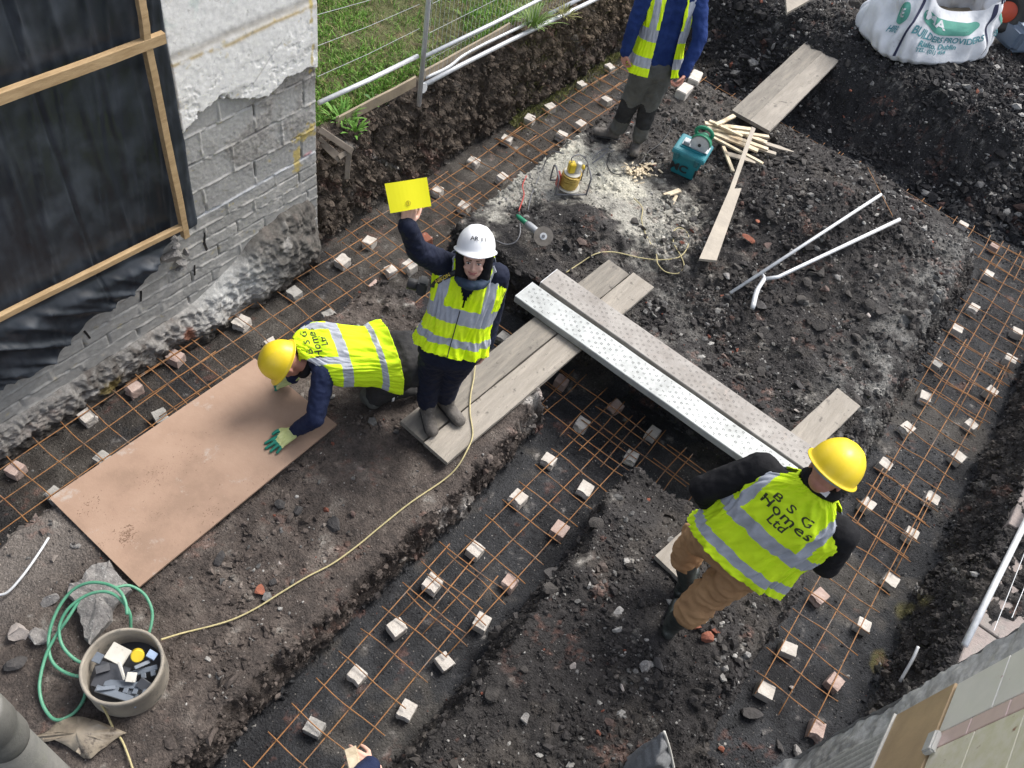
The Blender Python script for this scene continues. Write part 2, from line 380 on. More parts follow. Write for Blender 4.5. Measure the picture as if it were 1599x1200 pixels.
    rd = sst(.62, .75, vn(x * 5, y * 5, 2)) * sst(.3, .6, n3 + n2); c = blend(c, rd * .35, (.16, .07, .05))
    # under the lawn
    lawn = sst(-4.22, -4.32, x) * sst(3.3, 3.6, y); c = blend(c, lawn, (.085, .09, .035)); c = blend(c, lawn * sst(0, .5, n2), (.12, .10, .05))
    rough = np.full(x.shape, .82); rough = rough - fl * (.25 + .38 * sst(0, .4, -n + .2 * n3)) ; rough = rough - far * .1
    return np.concatenate([np.clip(c, .01, 1), np.clip(rough, .3, 1)[..., None]], -1)
GC = ground_colour(GX, GY, Z)
M_ground = vmat('soil', wet=True, bump=.75, bscale=38, nscale=60)
ground = np_mesh('ground', np.stack([PX, PY, Z], -1).reshape(-1, 3), grid_faces(len(gx), len(gy)), M_ground, smooth=True, cols=GC.reshape(-1, 4))
tag(ground, kind='structure')

# crumbs, clods and grit lying on the soil: nobody could count them
M_clod = vmat('clods', bump=.5, bscale=70, nscale=40)
def icosa():
    t = (1 + 5 ** .5) / 2
    v = np.array([(-1, t, 0), (1, t, 0), (-1, -t, 0), (1, -t, 0), (0, -1, t), (0, 1, t), (0, -1, -t), (0, 1, -t), (t, 0, -1), (t, 0, 1), (-t, 0, -1), (-t, 0, 1)], float) / math.sqrt(1 + t * t)
    f = np.array([(0, 11, 5), (0, 5, 1), (0, 1, 7), (0, 7, 10), (0, 10, 11), (1, 5, 9), (5, 11, 4), (11, 10, 2), (10, 7, 6), (7, 1, 8), (3, 9, 4), (3, 4, 2), (3, 2, 6), (3, 6, 8), (3, 8, 9), (4, 9, 5), (2, 4, 11), (6, 2, 10), (8, 6, 7), (9, 8, 1)])
    return v, f
IV, IF = icosa()
def scatter(name, X, Y, size, colf, label, cat, sink=.25, seed=3, Zp=None):
    rs = np.random.RandomState(seed); n = len(X); z = height(X, Y) if Zp is None else Zp
    V = IV[None] * (1 + rs.uniform(-.52, .45, (n, 12, 1))); V = V * (rs.uniform(.5, 1.4, (n, 1, 3)))
    ang = rs.uniform(0, 6.28, n); c, s = np.cos(ang), np.sin(ang)
    Vx = V[..., 0] * c[:, None] - V[..., 1] * s[:, None]; Vy = V[..., 0] * s[:, None] + V[..., 1] * c[:, None]
    V = np.stack([Vx, Vy, V[..., 2] * .8], -1) * size[:, None, None]
    V = V + (np.stack([X, Y, z + size * sink], -1) if Zp is None else np.stack([X, Y, Zp], -1))[:, None]
    F = (IF[None] + 12 * np.arange(n)[:, None, None]).reshape(-1, 3)
    C = np.repeat(colf(X, Y, z, rs), 12, 0)
    o = np_mesh(name, V.reshape(-1, 3), F, M_clod, cols=C); tag(o, label, cat, kind='stuff'); return o
rs = np.random.RandomState(5)
N = 330000
sx = rs.uniform(-4.3, 2.3, N); sy = rs.uniform(.1, 11.5, N)
sdv = trench_sd(sx, sy); den = .30 + .7 * sst(-.1, .35, fbm(sx, sy, .5, 3, 2)) + .6 * sst(-.6, -.2, sx) * sst(3.8, 3.2, sy) + .6 * sst(4.4, 4.7, sy) * sst(-2.2, -1.6, sx) * sst(8.4, 8, sy)
den = den + 1.2 * sst(8.95, 9.2, sy); den = den * np.where(sdv < 0, .22, 1) * (1 - .55 * sst(-1.2, -1.5, sx) * sst(3.6, 3.3, sy)) * np.where((sx < -3.9), .4, 1)
keep = rs.rand(N) < den * .62; sx, sy = sx[keep], sy[keep]
size = .0028 + .0036 * rs.exponential(1.0, len(sx)); size = np.clip(size, .003, .03); size = size * (.7 + .9 * sst(-.2, .5, fbm(sx, sy, .35, 2, 5)))
size = size * (1 + .7 * sst(8.9, 9.1, sy)); big = rs.rand(len(sx)) < .012; size[big] = rs.uniform(.014, .032, big.sum()); size = np.where(trench_sd(sx, sy) < .0, np.minimum(size, .009), size)
def ccol(X, Y, z, rs):
    c = ground_colour(X, Y, z)[:, :3] * rs.uniform(.7, 1.5, (len(X), 1)); t = rs.rand(len(X))
    c[t < .05] = rs.uniform(.18, .36, ((t < .05).sum(), 1)) * np.array((1, .96, .9))
    m = (t > .05) & (t < .055); c[m] = np.array((.17, .065, .045)); m = (t > .93); c[m] = rs.uniform(.09, .16, (m.sum(), 1)) * np.array((1, .97, .93)); return c
scatter('soil_crumbs', sx, sy, size, ccol, 'crumbs and small clods of dark soil strewn over the diggings', 'soil crumbs')

wgt = (steep * sst(-.1, .0, Z) * (np.abs(GX) < 4.4) * (GY > -.1) * (GY < 9)).ravel(); wgt = wgt / wgt.sum()
ids = rs.choice(wgt.size, 60000, p=wgt); fs = .003 + .0055 * rs.exponential(1.0, len(ids)); fs = np.clip(fs, .003, .034)
scatter('face_crumbs', PX.ravel()[ids] + rs.normal(0, .004, len(ids)), PY.ravel()[ids] + rs.normal(0, .004, len(ids)), fs, lambda X, Y, z, r: GC.reshape(-1, 4)[ids][:, :3] * r.uniform(.75, 1.5, (len(X), 1)), 'lumps of soil sticking out of the cut trench sides and the brown bank', 'soil lumps', Zp=Z.ravel()[ids])

# lawn blades
def blades(name, X, Y, zf, h, w, cols, label, cat, lean=.6, seed=1, kind='stuff', parent=None):
    rs = np.random.RandomState(seed); n = len(X); z = zf; a = rs.uniform(0, 6.28, n); H = h * rs.uniform(.5, 1.3, n)
    dx, dy = np.cos(a), np.sin(a); lx = rs.normal(0, lean, n) * H; ly = rs.normal(0, lean, n) * H; W = w * rs.uniform(.6, 1.3, n)
    V = np.zeros((n, 5, 3)); b = np.stack([X, Y, z], -1); s = np.stack([dx * W, dy * W, 0 * z], -1)
    V[:, 0] = b - s; V[:, 1] = b + s; mid = b + np.stack([lx * .35, ly * .35, H * .6], -1); V[:, 2] = mid + s * .8; V[:, 3] = mid - s * .8
    V[:, 4] = b + np.stack([lx, ly, H * .9], -1)
    F = np.array([(0, 1, 2), (0, 2, 3), (3, 2, 4)])[None] + 5 * np.arange(n)[:, None, None]
    t = rs.rand(n, 1); C = np.array(cols[0]) * t + np.array(cols[1]) * (1 - t); dry = rs.rand(n) < .12; C[dry] = cols[2]
    o = np_mesh(name, V.reshape(-1, 3), F.reshape(-1, 3), M_leaf, parent, cols=np.repeat(C, 5, 0))
    if kind: tag(o, label, cat, kind=kind)
    return o
M_leaf = vmat('leaf', bump=0, nscale=20, rough=.6, spec=.3); 
n = 110000; X = -4.27 - 3.6 * rs.rand(n) ** 1.3; Y = rs.uniform(3.5, 10.5, n)
d = fbm(X, Y, .5, 3, 2) + .25; k = rs.rand(n) < sst(-.25, .3, d) * .85 + .12; X, Y = X[k], Y[k]
blades('grass', X, Y, height(X, Y) - .01, .062, .0035, ((.09, .22, .025), (.18, .33, .05), (.30, .27, .11)), 'short green grass of the lawn behind the wire fence', 'grass')
# rough grass along the far part of the bank
n = 5000; X = -4.03 + rs.normal(0, .09, n); Y = 6.6 + rs.rand(n) ** 1.2 * 4
blades('bank_grass', X, Y, height(X, Y) - .01, .08, .003, ((.13, .16, .04), (.20, .19, .07), (.28, .24, .12)), 'thin yellowing grass and moss on the lip of the brown bank', 'grass', seed=4)
# ================================================================== THE HOUSE WALL
M_wall = vmat('blockwork', bump=.16, bscale=60, nscale=22, rough=.92, var=(.80, 1.18))
M_foot = vmat('footing_concrete', bump=.8, bscale=55, nscale=30, rough=.95, var=(.55, 1.45))
WX, WY1 = -3.95, 3.765
def wall_profile(y, z):
    """outward relief (m) and colour of the block wall at (y, z)"""
    yj = y + .006 * fbm(y, z, .2, 3, 1); zj = z + .008 * fbm(y, z, .25, 3, 2) - .012 * fbm(y, z * 0, .8, 2, 5)
    pl_edge = 1.77 + .10 * fbm(y, z * 0, .35, 3, 3) + .05 * fbm(y, z, .07, 3, 3) + .05 * (3.76 - y) 
    pl = sst(-.006, .006, z - pl_edge)
    # courses of full blocks above the damp course, thin ones laid flat below
    up = zj > 1.02
    ch = np.where(up, .225, .112); cz = np.where(up, (zj - 1.02) / ch, (zj - 1.02) / ch)
    row = np.floor(cz); fz = (cz - row) * ch; off = np.where(np.mod(row, 2) == 0, 0, .225) + .05 * np.sin(row * 5.1)
    cy = (yj + off) / .45; coln = np.floor(cy); fy = (cy - coln) * .45
    e = np.minimum(np.minimum(fy, .45 - fy), np.minimum(fz, ch - fz))
    slur = fbm(y, z, .12, 3, 6)
    joint = 1 - sst(.004, .011, e - .004 * slur)
    rnd = vn(coln * 3.7 + .5, row * 2.3 + .5, 4)
    face = .004 * (rnd - .5) + .0022 * fbm(y, z, .02, 3, 2) + .004 * fbm(y, z, .2, 2, 1)
    pointing = joint * (.008 * sst(-.1, .4, slur) - .017 * sst(.15, -.35, slur))
    scab = sst(.25, .6, fbm(y, z, .5, 2, 3) + .35 * fbm(y, z, .05, 4, 5)) * sst(1.1, 1.3, z)          # torn render still clinging
    edge_scab = sst(pl_edge - .28 - .25 * fbm(y, z, .3, 3, 2), pl_edge, z) * sst(3.0, 3.3, y)
    sc = np.clip(scab * .6 + edge_scab, 0, 1)
    r = face + pointing + sc * (.007 + .006 * fbm(y, z, .025, 3, 7))
    led = np.exp(-((z - 2.27) / .012) ** 2)
    r = r * (1 - pl) + pl * (.021 + .003 * fbm(y, z, .3, 3, 4) + .0012 * fbm(y, z, .03, 3, 1) + .014 * sst(2.29, 2.24, z) + .004 * sst(.1, .3, fbm(y, z, .06, 4, 6)) * -sst(2.3, 1.9, z))
    g = np.ones(y.shape + (3,))
    c = g * (.36 + .08 * (rnd[..., None] - .5) + .02 * fbm(y, z, .1, 3, 2)[..., None]) * np.array((1, .985, .955))
    c = blend(c, joint * .8 * sst(-.3, .2, slur), (.44, .43, .41)); c = blend(c, joint * .9 * sst(-.15, -.4, slur), (.05, .045, .045))
    c = blend(c, sc * .7, (.27, .245, .22)); c = blend(c, np.clip(sc * sst(.0, .4, fbm(y, z, .04, 4, 1)), 0, 1) * .6, (.10, .09, .085))
    low = sst(1.02, .9, z); c = blend(c, low * .45, (.31, .30, .275))
    dpc = np.exp(-((zj - 1.02) / .012) ** 2); c = blend(c, dpc * .8, (.50, .52, .55))
    pc = g * (.80 + .035 * fbm(y, z, .5, 4, 6)[..., None]) * np.array((1.0, .985, .95))
    pc = blend(pc, .55 * sst(.2, .5, fbm(y * .6, z, .12, 5, 7)) * sst(2.2, 1.9, z), (.42, .41, .39))
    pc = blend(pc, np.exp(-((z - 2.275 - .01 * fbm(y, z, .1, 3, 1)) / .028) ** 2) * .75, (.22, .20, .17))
    pc = blend(pc, np.exp(-((z - 2.225 - .02 * fbm(y, z, .2, 3, 2)) / .014) ** 2) * .8 * sst(-.45, .0, fbm(y, z, .08, 4, 3)), (.52, .38, .16))
    cr = np.exp(-((z - 1.9 - (y - 3.2) * .8) / .006) ** 2) * sst(3.1, 3.2, y) * sst(3.5, 3.4, y); pc = blend(pc, cr * .6, (.30, .29, .28))
    gn = sst(2.42, 2.5, z) * sst(.1, .4, fbm(y, z, .1, 3, 2)) * .25; pc = blend(pc, gn, (.30, .50, .42))
    pc = blend(pc, sst(.45, .6, fbm(y, z, .03, 4, 2)) * .5, (.34, .33, .31))
    c = c * (1 - pl[..., None]) + pc * pl[..., None]
    ye = gauss(y, z, (3.68, 1.25), .09, .06) + gauss(y, z, (3.56, 1.05), .05, .12) + gauss(y, z, (3.70, 2.2), .02, .5) * .8
    c = blend(c, np.clip(sst(.35, .8, ye + .8 * fbm(y, z, .05, 4, 3)), 0, 1) * .8, (.50, .38, .10))
    pk = gauss(y, z, (3.66, 1.04), .07, .03); c = blend(c, np.clip(sst(.4, .8, pk + .4 * fbm(y, z, .05, 4, 3)), 0, 1) * .8, (.52, .28, .30))
    sp = sst(.3, .55, fbm(y, z, .09, 4, 2) + .3 * low - .2); c = blend(c, sp * low * .7, (.48, .46, .43))
    dk = sst(.36, .44, fbm(y, z, .5, 2, 7) + .3 * fbm(y, z, .02, 3, 1)) * low; c = blend(c, dk * .0, (.1, .1, .1))
    edge = sst(WY1 - .03, WY1, y); c = blend(c, edge * .5, (.22, .20, .17))
    return r, c
wr = thing('house_wall', 'grey concrete block wall of the house with white render above and torn edges', 'wall', (WX, 2, 0))
yy = np.concatenate([np.arange(-1.5, 2.3, .012), np.arange(2.3, WY1 + .001, .0062)]); zz = np.concatenate([np.arange(.15, 2.7, .0062), np.arange(2.7, 6.3, .03)])
YY, ZZ = np.meshgrid(yy, zz, indexing='ij')
rr, cc = wall_profile(YY, ZZ)
rr = rr - .05 * sst(2.60, 2.585, YY) * sst(.9, 1.0, ZZ)
fl_ = YY > WY1 - .012; rr = np.where(fl_, rr - .02 * sst(WY1 - .012, WY1, YY) - .008 * vn(YY, ZZ * 20, 1) * fl_, rr)
V = np.stack([WX + rr, YY, ZZ], -1); nY, nZ = YY.shape
# return at the corner and thickness
base = len(V.reshape(-1, 3)); back = np.stack([np.full(nZ, WX - .3), np.full(nZ, WY1), zz], -1)
Fm = grid_faces(nY, nZ)[:, ::-1]; e0 = (nY - 1) * nZ + np.arange(nZ - 1); b0 = base + np.arange(nZ - 1)
Fe = np.stack([e0, b0, b0 + 1, e0 + 1], 1)[:, ::-1]
CC = np.concatenate([cc.reshape(-1, 3), np.tile(np.array((.25, .24, .22)), (nZ, 1))])
np_mesh('block_face', np.concatenate([V.reshape(-1, 3), back]), np.concatenate([Fm, Fe]), M_wall, wr, smooth=True, cols=CC)
# rough concrete footing bulging under the wall
yy = np.arange(-1.5, 4.12, .011); tt = np.linspace(0, 1, 90); YF, TF = np.meshgrid(yy, tt, indexing='ij')
ftop = .23 + .02 * fbm(YF, YF * 0, .5, 3, 1) + .40 * sst(2.35, 3.45, YF) * (1 + .25 * fbm(YF, YF * 0, .2, 3, 2)) + .02
ftop = ftop - .3 * sst(3.8, 4.1, YF)
ZF = ftop * (1 - TF) + -.12 * TF
bul = .04 + .05 * sst(.9, 2.4, YF) + .05 * sst(2.3, 3.0, YF)
prof = np.sin(np.clip(TF * 1.0, 0, 1) ** .7 * math.pi * .62)
XF = WX + .0 + bul * prof * (1 + .5 * fbm(YF, ZF, .3, 3, 3)) + (.05 * (ridg(YF, ZF, .18, 4, 3) - .5) + .03 * fbm(YF, ZF, .05, 4, 1) + .030 * (ridg(YF, ZF, .04, 4, 6) - .5)) * sst(0, .15, TF)
XF = XF - .35 * sst(3.6, 3.95, YF)
XF = XF - .05 * sst(.06, 0, TF)
fc = np.zeros(YF.shape + (3,)) + np.array((.31, .295, .275)); nn = fbm(YF, ZF, .3, 4, 5); n3 = fbm(YF, ZF, .05, 4, 2)
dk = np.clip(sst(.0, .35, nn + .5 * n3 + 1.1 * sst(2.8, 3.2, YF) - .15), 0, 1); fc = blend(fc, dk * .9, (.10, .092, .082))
fc = blend(fc, sst(.1, .5, n3) * .5, (.20, .17, .15)); fc = blend(fc, gauss(YF, ZF, (2.75, .25), .33, .22) * sst(-.3, .2, n3 + .3), (.56, .56, .54))
fc = blend(fc, np.clip(sst(.3, .7, gauss(YF, ZF, (2.32, .08), .07, .06) + .5 * n3), 0, 1) * .8, (.34, .11, .05))
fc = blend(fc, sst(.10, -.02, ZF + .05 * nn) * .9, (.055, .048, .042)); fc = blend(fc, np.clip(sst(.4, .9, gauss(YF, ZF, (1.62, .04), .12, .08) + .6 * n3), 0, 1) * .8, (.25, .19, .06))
fc = blend(fc, np.clip(sst(.3, .6, gauss(YF, ZF, (1.1, .1), .5, .1) * .4 + .7 * nn * n3), 0, 1) * .6, (.38, .26, .21))
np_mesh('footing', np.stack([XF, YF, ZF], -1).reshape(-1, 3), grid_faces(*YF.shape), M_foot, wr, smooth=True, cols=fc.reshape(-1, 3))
# broken hole in the blockwork under the sheet with loose lumps
M_conc = mat('broken_concrete', (.30, .285, .27), (.17, .16, .155), scale=22, rough=.95, bump=.9, bscale=70, spots=((.42, .41, .39), .56))
M_concd = mat('dirty_concrete', (.21, .195, .18), (.10, .092, .085), scale=16, rough=.95, bump=.9, bscale=60, spots=((.30, .29, .27), .6))
def rock(bm, c, s, seed=0, flat=.75, sub=2, ang=None, cutn=7):
    rg = random.Random(seed); b2 = bmesh.new(); bmesh.ops.create_icosphere(b2, subdivisions=sub + 1, radius=1.0)
    pl = [(Vector([rg.gauss(0, 1) for _ in range(3)]).normalized(), rg.uniform(.30, .72)) for _ in range(cutn + 2)]
    E = Euler((rg.uniform(-.3, .3), rg.uniform(-.3, .3), rg.uniform(0, 6.3) if ang is None else ang)).to_matrix()
    s = Vector(s) if hasattr(s, '__len__') else Vector((s * rg.uniform(.8, 1.25), s * rg.uniform(.7, 1.1), s * flat))
    for v in b2.verts:
        p = v.co.copy()
        for n, d in pl:
            t = p.dot(n) - d
            if t > 0: p -= n * t
        p = p * (1 + .05 * math.sin(9 * p.x + seed) * math.sin(8 * p.y + 2) + rg.uniform(-.045, .045))
        v.co = p
    mm = {}
    for v in b2.verts:
        mm[v] = bm.verts.new(Vector(c) + E @ Vector((v.co.x * s.x, v.co.y * s.y, v.co.z * s.z)))
    for f in b2.faces: bm.faces.new([mm[v] for v in f.verts])
    b2.free()
bm = bmesh.new()
for k, (px, py, s) in enumerate(((272, 372, .05), (262, 402, .085), (283, 408, .05), (276, 385, .045), (290, 395, .04), (281, 420, .05))):
    p = atX(px, py, WX + .035); rock(bm, p, s, seed=20 + k)
from_bm('broken_block', bm, M_conc, wr)
# second storey of broken joints: dark open perpends
M_dark = mat('dark_gap', (.02, .018, .017), rough=1, bump=0)
bm = bmesh.new()
for (px, py) in ((172, 470), (220, 463), (136, 523), (42, 582), (304, 422), (320, 372), (321, 385), (287, 190)):
    p = atX(px, py, WX + .004); box(bm, Matrix.Translation(p) @ Euler((random.uniform(-.25, .25), 0, 0)).to_matrix().to_4x4(), .006, .012, .095 if py > 300 else .12, jit=.003)
from_bm('open_joint', bm, M_dark, wr)

M_soil = mat('clod_soil', (.042, .038, .036), (.075, .067, .060), scale=18, rough=.9, bump=.9, bscale=60, spots=((.14, .13, .12), .64), spotscale=30)
bm = bmesh.new(); rg = random.Random(44); cnt = 0
while cnt < 260:
    if rg.random() < .7: x, y = rg.uniform(-2.0, .6), rg.uniform(4.7, 8.0)
    elif rg.random() < .6: x, y = rg.uniform(-.55, .7), rg.uniform(.6, 3.3)
    else: x, y = rg.uniform(-2.6, 2.0), rg.uniform(9.2, 10.6)
    if float(trench_sd(np.array([x]), np.array([y]))[0]) < .08 or float(fbm(np.array([x]), np.array([y]), .6, 2, 2)[0]) < -.05: continue
    if abs(x + 1.75) < .35 and y < 5.4: continue
    s = rg.choice((.02, .025, .03, .035, .045, .06)); rock(bm, (x, y, gz(x, y) + s * .2), s * 1.1, seed=900 + cnt, flat=.7, sub=1, cutn=6); cnt += 1
tag(from_bm('soil_clods', bm, M_soil), 'fist-sized clods of black soil scattered over the heaps', 'soil clods', kind='stuff')

# ------------------------------------------------------------------ black sheet and its battens
M_poly = bpy.data.materials.new('black_polythene'); M_poly.use_nodes = True
p_ = M_poly.node_tree.nodes['Principled BSDF']; p_.inputs['Base Color'].default_value = (.014, .016, .019, 1); p_.inputs['Specular IOR Level'].default_value = .4
N_ = M_poly.node_tree.nodes; L_ = M_poly.node_tree.links; tc_ = N_.new('ShaderNodeTexCoord'); n_ = N_.new('ShaderNodeTexNoise'); n_.inputs['Scale'].default_value = 5; n_.inputs['Detail'].default_value = 7; L_.new(tc_.outputs['Object'], n_.inputs[0])
mr_ = N_.new('ShaderNodeMapRange'); mr_.inputs[1].default_value = .4; mr_.inputs[2].default_value = .75; mr_.inputs[3].default_value = .36; mr_.inputs[4].default_value = .6; L_.new(n_.outputs['Fac'], mr_.inputs[0]); L_.new(mr_.outputs[0], p_.inputs['Roughness'])
cr_ = N_.new('ShaderNodeValToRGB'); cr_.color_ramp.elements[0].color = (.018, .023, .030, 1); cr_.color_ramp.elements[1].color = (.055, .066, .082, 1); cr_.color_ramp.elements[0].position = .45; cr_.color_ramp.elements[1].position = .8; L_.new(n_.outputs['Fac'], cr_.inputs[0]); L_.new(cr_.outputs[0], p_.inputs['Base Color'])  # blue-grey patches put a sky sheen into the sheet's base colour
sheet = thing('plastic_sheet', 'black plastic sheet stretched over the opening in the house wall and held by pine battens', 'plastic sheet', (WX + .05, 1.5, 1))
yy = np.linspace(-1.4, 2.60, 330); tt = np.linspace(0, 1, 420); YS, TS = np.meshgrid(yy, tt, indexing='ij')
edge_y = np.array([-1.4, .2, 1.03, 1.35, 1.62, 1.95, 2.15, 2.38, 2.60]); edge_z = np.array([.48, .55, .62, .60, .74, .79, .90, .98, 1.00])
zl = np.interp(YS, edge_y, edge_z) + .025 * fbm(YS, YS * 0, .3, 2, 1) + .004 * np.sin(YS * 31)
ZS = zl + (6.2 - zl) * TS ** 1.35
fold = .020 * (ridg(YS + .10 * (ZS - 1) * (YS - .8) * .25, ZS * .05, .17, 3, 2)) ** 4 + .013 * (ridg(YS - .12 * ZS, ZS * .06, .07, 2, 5)) ** 5 + .02 * fbm(YS, ZS * .35, .4, 3, 3) + .004 * fbm(YS, ZS * .3, .05, 3, 3)
bat = 1.08 + (YS - 1.18) * -.083
near = np.exp(-((ZS - bat) / .05) ** 2)
flap = sst(bat, bat - .08, ZS)
fold = fold * (1 - near * .9) * (1 - .7 * np.exp(-((ZS - 2.4) / .04) ** 2)) + flap * (.025 + .03 * sst(-.2, .5, fbm(YS, ZS, .30, 2, 6)) + .004 * fbm(YS, ZS, .07, 3, 4) + .05 * ridg((YS + ZS * 1.3), (ZS - YS * .4) * .18, .16, 2, 1) ** 3)
seam = np.exp(-((YS - 1.83 + .02 * ZS) / .006) ** 2) * .012
XS = WX + .030 + fold - seam
XS = XS - .03 * sst(2.58, 2.62, YS)
np_mesh('sheet', np.stack([XS, YS, ZS], -1).reshape(-1, 3), grid_faces(*YS.shape)[:, ::-1], M_poly, sheet, smooth=True)
M_pine = mat('pine_batten', (.50, .35, .19), (.36, .24, .12), scale=6, rough=.75, bump=.25, bscale=30, stretch=(6, 1.2, 6), spots=((.18, .10, .05), .68), spotscale=14)
def batten(p0, p1, w, t, sd=1):
    bm = bmesh.new(); plank_box(bm, p0, p1, w, t, up=(1, 0, 0), bev=.002, warp=.003, seed=sd, jit=.001)
    return from_bm('batten', bm, M_pine, sheet)
XB = WX + .115
batten(atX(-120, 202, XB), atX(259, 60, XB), .062, .038, 1)
batten(atX(-120, 560, XB), atX(285, 357, XB), .040, .035, 2)
batten(atX(216, -40, XB), atX(231, 62, XB), .045, .035, 3)
batten(atX(233, 70, XB), atX(293, 372, XB), .045, .045, 4)

# ------------------------------------------------------------------ demolished inner wall, lower right corner
RX, RY = 1.07, 2.21
M_rw = vmat('old_plaster', var=(.7, 1.3), bump=.35, bscale=60, nscale=30, rough=.9)
def rw(px, py, X=RX): return atX(px, py, X)
inner = thing('inner_wall', 'stump of an old inner wall with tiles, brown board and grey plaster in the bottom right corner', 'wall', (RX, 1.5, .5))
yy = np.arange(-1.0, RY + .001, .009); zz = np.arange(.25, 4.3, .009); YI, ZI = np.meshgrid(yy, zz, indexing='ij')
edge_n = .03 * fbm(ZI, YI * 0, .3, 4, 1) + .012 * fbm(ZI, YI * 0, .05, 3, 2)
c = np.zeros(YI.shape + (3,)) + np.array((.52, .51, .485)); n3 = fbm(YI, ZI, .06, 4, 2); nn = fbm(YI, ZI, .4, 4, 4)
c = blend(c, sst(-.1, .4, n3 + nn), (.33, .32, .30)); c = blend(c, sst(.2, .5, nn - n3) * .6, (.30, .29, .27))
rel = .012 * fbm(YI, ZI, .05, 4, 3) + .03 * fbm(YI, ZI, .25, 3, 1)
bandY = RY - .17 + edge_n * .6
rib = (ZI < 2.16) * sst(0, .01, bandY - YI); ribw = .5 + .5 * np.sin(YI * 2 * math.pi / .034)
rel = rel * (1 - rib) + rib * (.006 * ribw + .004 * fbm(YI, ZI, .3, 2, 2)); c = blend(c, rib * .85, (.50, .485, .44)); c = blend(c, rib * sst(.5, .0, ribw) * .5, (.18, .17, .15))
gap = np.exp(-((YI - (RY - .47)) / .012) ** 2) * rib; c = blend(c, gap * .8, (.07, .065, .06)); rel = rel - gap * .012
np_mesh('plaster_face', np.stack([RX + 0 - rel - .05 * sst(RY, RY + .01, YI), YI + edge_n * sst(RY - .1, RY, YI), ZI], -1).reshape(-1, 3), grid_faces(*YI.shape), M_rw, inner, smooth=True, cols=c.reshape(-1, 3))
# end and back of the stump
zE = np.arange(.25, 4.3, .02); xE = np.linspace(RX, RX + .22, 20); XE, ZE = np.meshgrid(xE, zE, indexing='ij')
eE = .03 * fbm(ZE, ZE * 0, .3, 4, 1) + .012 * fbm(ZE, ZE * 0, .05, 3, 2) + .02 * fbm(XE, ZE, .05, 3, 2) * sst(RX, RX + .03, XE)
np_mesh('broken_end', np.stack([XE, RY + eE, ZE], -1).reshape(-1, 3), grid_faces(*XE.shape)[:, ::-1], M_rw, inner, smooth=True, cols=np.tile(np.array((.30, .29, .27)), (XE.size, 1)))
bm = bmesh.new(); box(bm, Matrix.Translation((RX + .118, (RY - 1) / 2 - .03, 2.25)), .20, RY + .9, 4.1); from_bm('wall_core', bm, M_concd, inner)
# brown board with a pale socket and white tiles
M_brown = mat('brown_board', (.55, .39, .22), (.44, .31, .18), scale=5, rough=.6, bump=.1, bscale=30)
M_wht = mat('white_strip', (.62, .61, .57), (.50, .49, .45), rough=.5, bump=.1)
bm = bmesh.new(); box(bm, Matrix.Translation((RX - .02, (RY - .17 + .6) / 2, 2.375)), .022, RY - .17 - .6, .40, bev=.003); from_bm('brown_board', bm, M_brown, inner)
bm = bmesh.new(); box(bm, Matrix.Translation((RX - .025, (RY - .17 + .6) / 2, 2.168)), .03, RY - .17 - .6, .012); from_bm('white_trim', bm, M_wht, inner)
p = rw(1455, 1160, RX - .04); bm = bmesh.new(); box(bm, Matrix.Translation(p), .024, .085, .055, bev=.006, segs=2); from_bm('socket', bm, M_wht, inner)
M_tile = mat('patterned_tile', (.92, .87, .78), (.84, .80, .71), scale=9, rough=.3, bump=.05, spots=((.52, .22, .20), .66), spotscale=13)
M_pink = mat('pink_tile', (.84, .63, .56), (.76, .56, .50), scale=14, rough=.35, bump=.05)
M_fruit = mat('fruit_tile', (.92, .85, .68), (.80, .74, .50), scale=20, rough=.35, bump=.05, spots=((.30, .12, .06), .62), spotscale=22)
def panel(name, y0, y1, z0, z1, m, t=.012):
    bm = bmesh.new(); box(bm, Matrix.Translation((RX - .022, (y0 + y1) / 2, (z0 + z1) / 2)), t, y1 - y0, z1 - z0, bev=.002); return from_bm(name, bm, m, inner)
for k in range(4): panel('wall_tile', 1.81, RY - .18, 2.59 + k * .30, 2.885 + k * .30, M_tile)
for k in range(6): panel('pink_tile', 1.74, 1.805, 2.59 + k * .20, 2.785 + k * .20, M_pink)
for k in range(5): panel('fruit_tile', 1.49, 1.735, 2.59 + k * .25, 2.835 + k * .25, M_fruit)
# lumps of rubble along its foot
M_rub = M_concd

# ------------------------------------------------------------------ pavement on the right and the rail lying on it
M_pav = mat('paving', (.26, .235, .215), (.18, .165, .155), scale=7, rough=.9, bump=.5, bscale=50, c3=(.30, .25, .23), spots=((.09, .085, .08), .60), spotscale=9)
bm = bmesh.new(); rg = random.Random(3)
for i, y0 in enumerate(np.arange(2.6, 9.5, .46)):
    for j in range(4):
        x0 = 1.72 + j * .46 + (rg.uniform(-.02, .05) if j == 0 else 0)
        z = .60 + rg.uniform(-.006, .006)
        box(bm, Matrix.Translation((x0 + .23, y0 + .23, z)) @ Euler((rg.uniform(-.02, .02), rg.uniform(-.02, .02), 0)).to_matrix().to_4x4(), .445, .445, .07, bev=.006, jit=.008, rng=rg)
pv = from_bm('pavement', bm, M_pav); tag(pv, kind='structure')
M_galv = mat('galvanised', (.60, .61, .62), (.50, .51, .52), scale=30, rough=.5, bump=.1, metal=.25, spots=((.30, .28, .25), .66))
M_white = mat('white_paint_tube', (.66, .67, .68), (.52, .53, .54), scale=20, rough=.4, bump=.08, metal=.2, spots=((.3, .28, .26), .68))
lf = thing('fence_panel', 'white tube and thin wires of a panel lying on the paving', 'fence panel', at(1550, 920, .7))
bm = bmesh.new(); tube(bm, [at(1506, 1008, .70), at(1552, 915, .70), at(1640, 738, .70)], .021, 12); from_bm('tube', bm, M_white, lf, True)
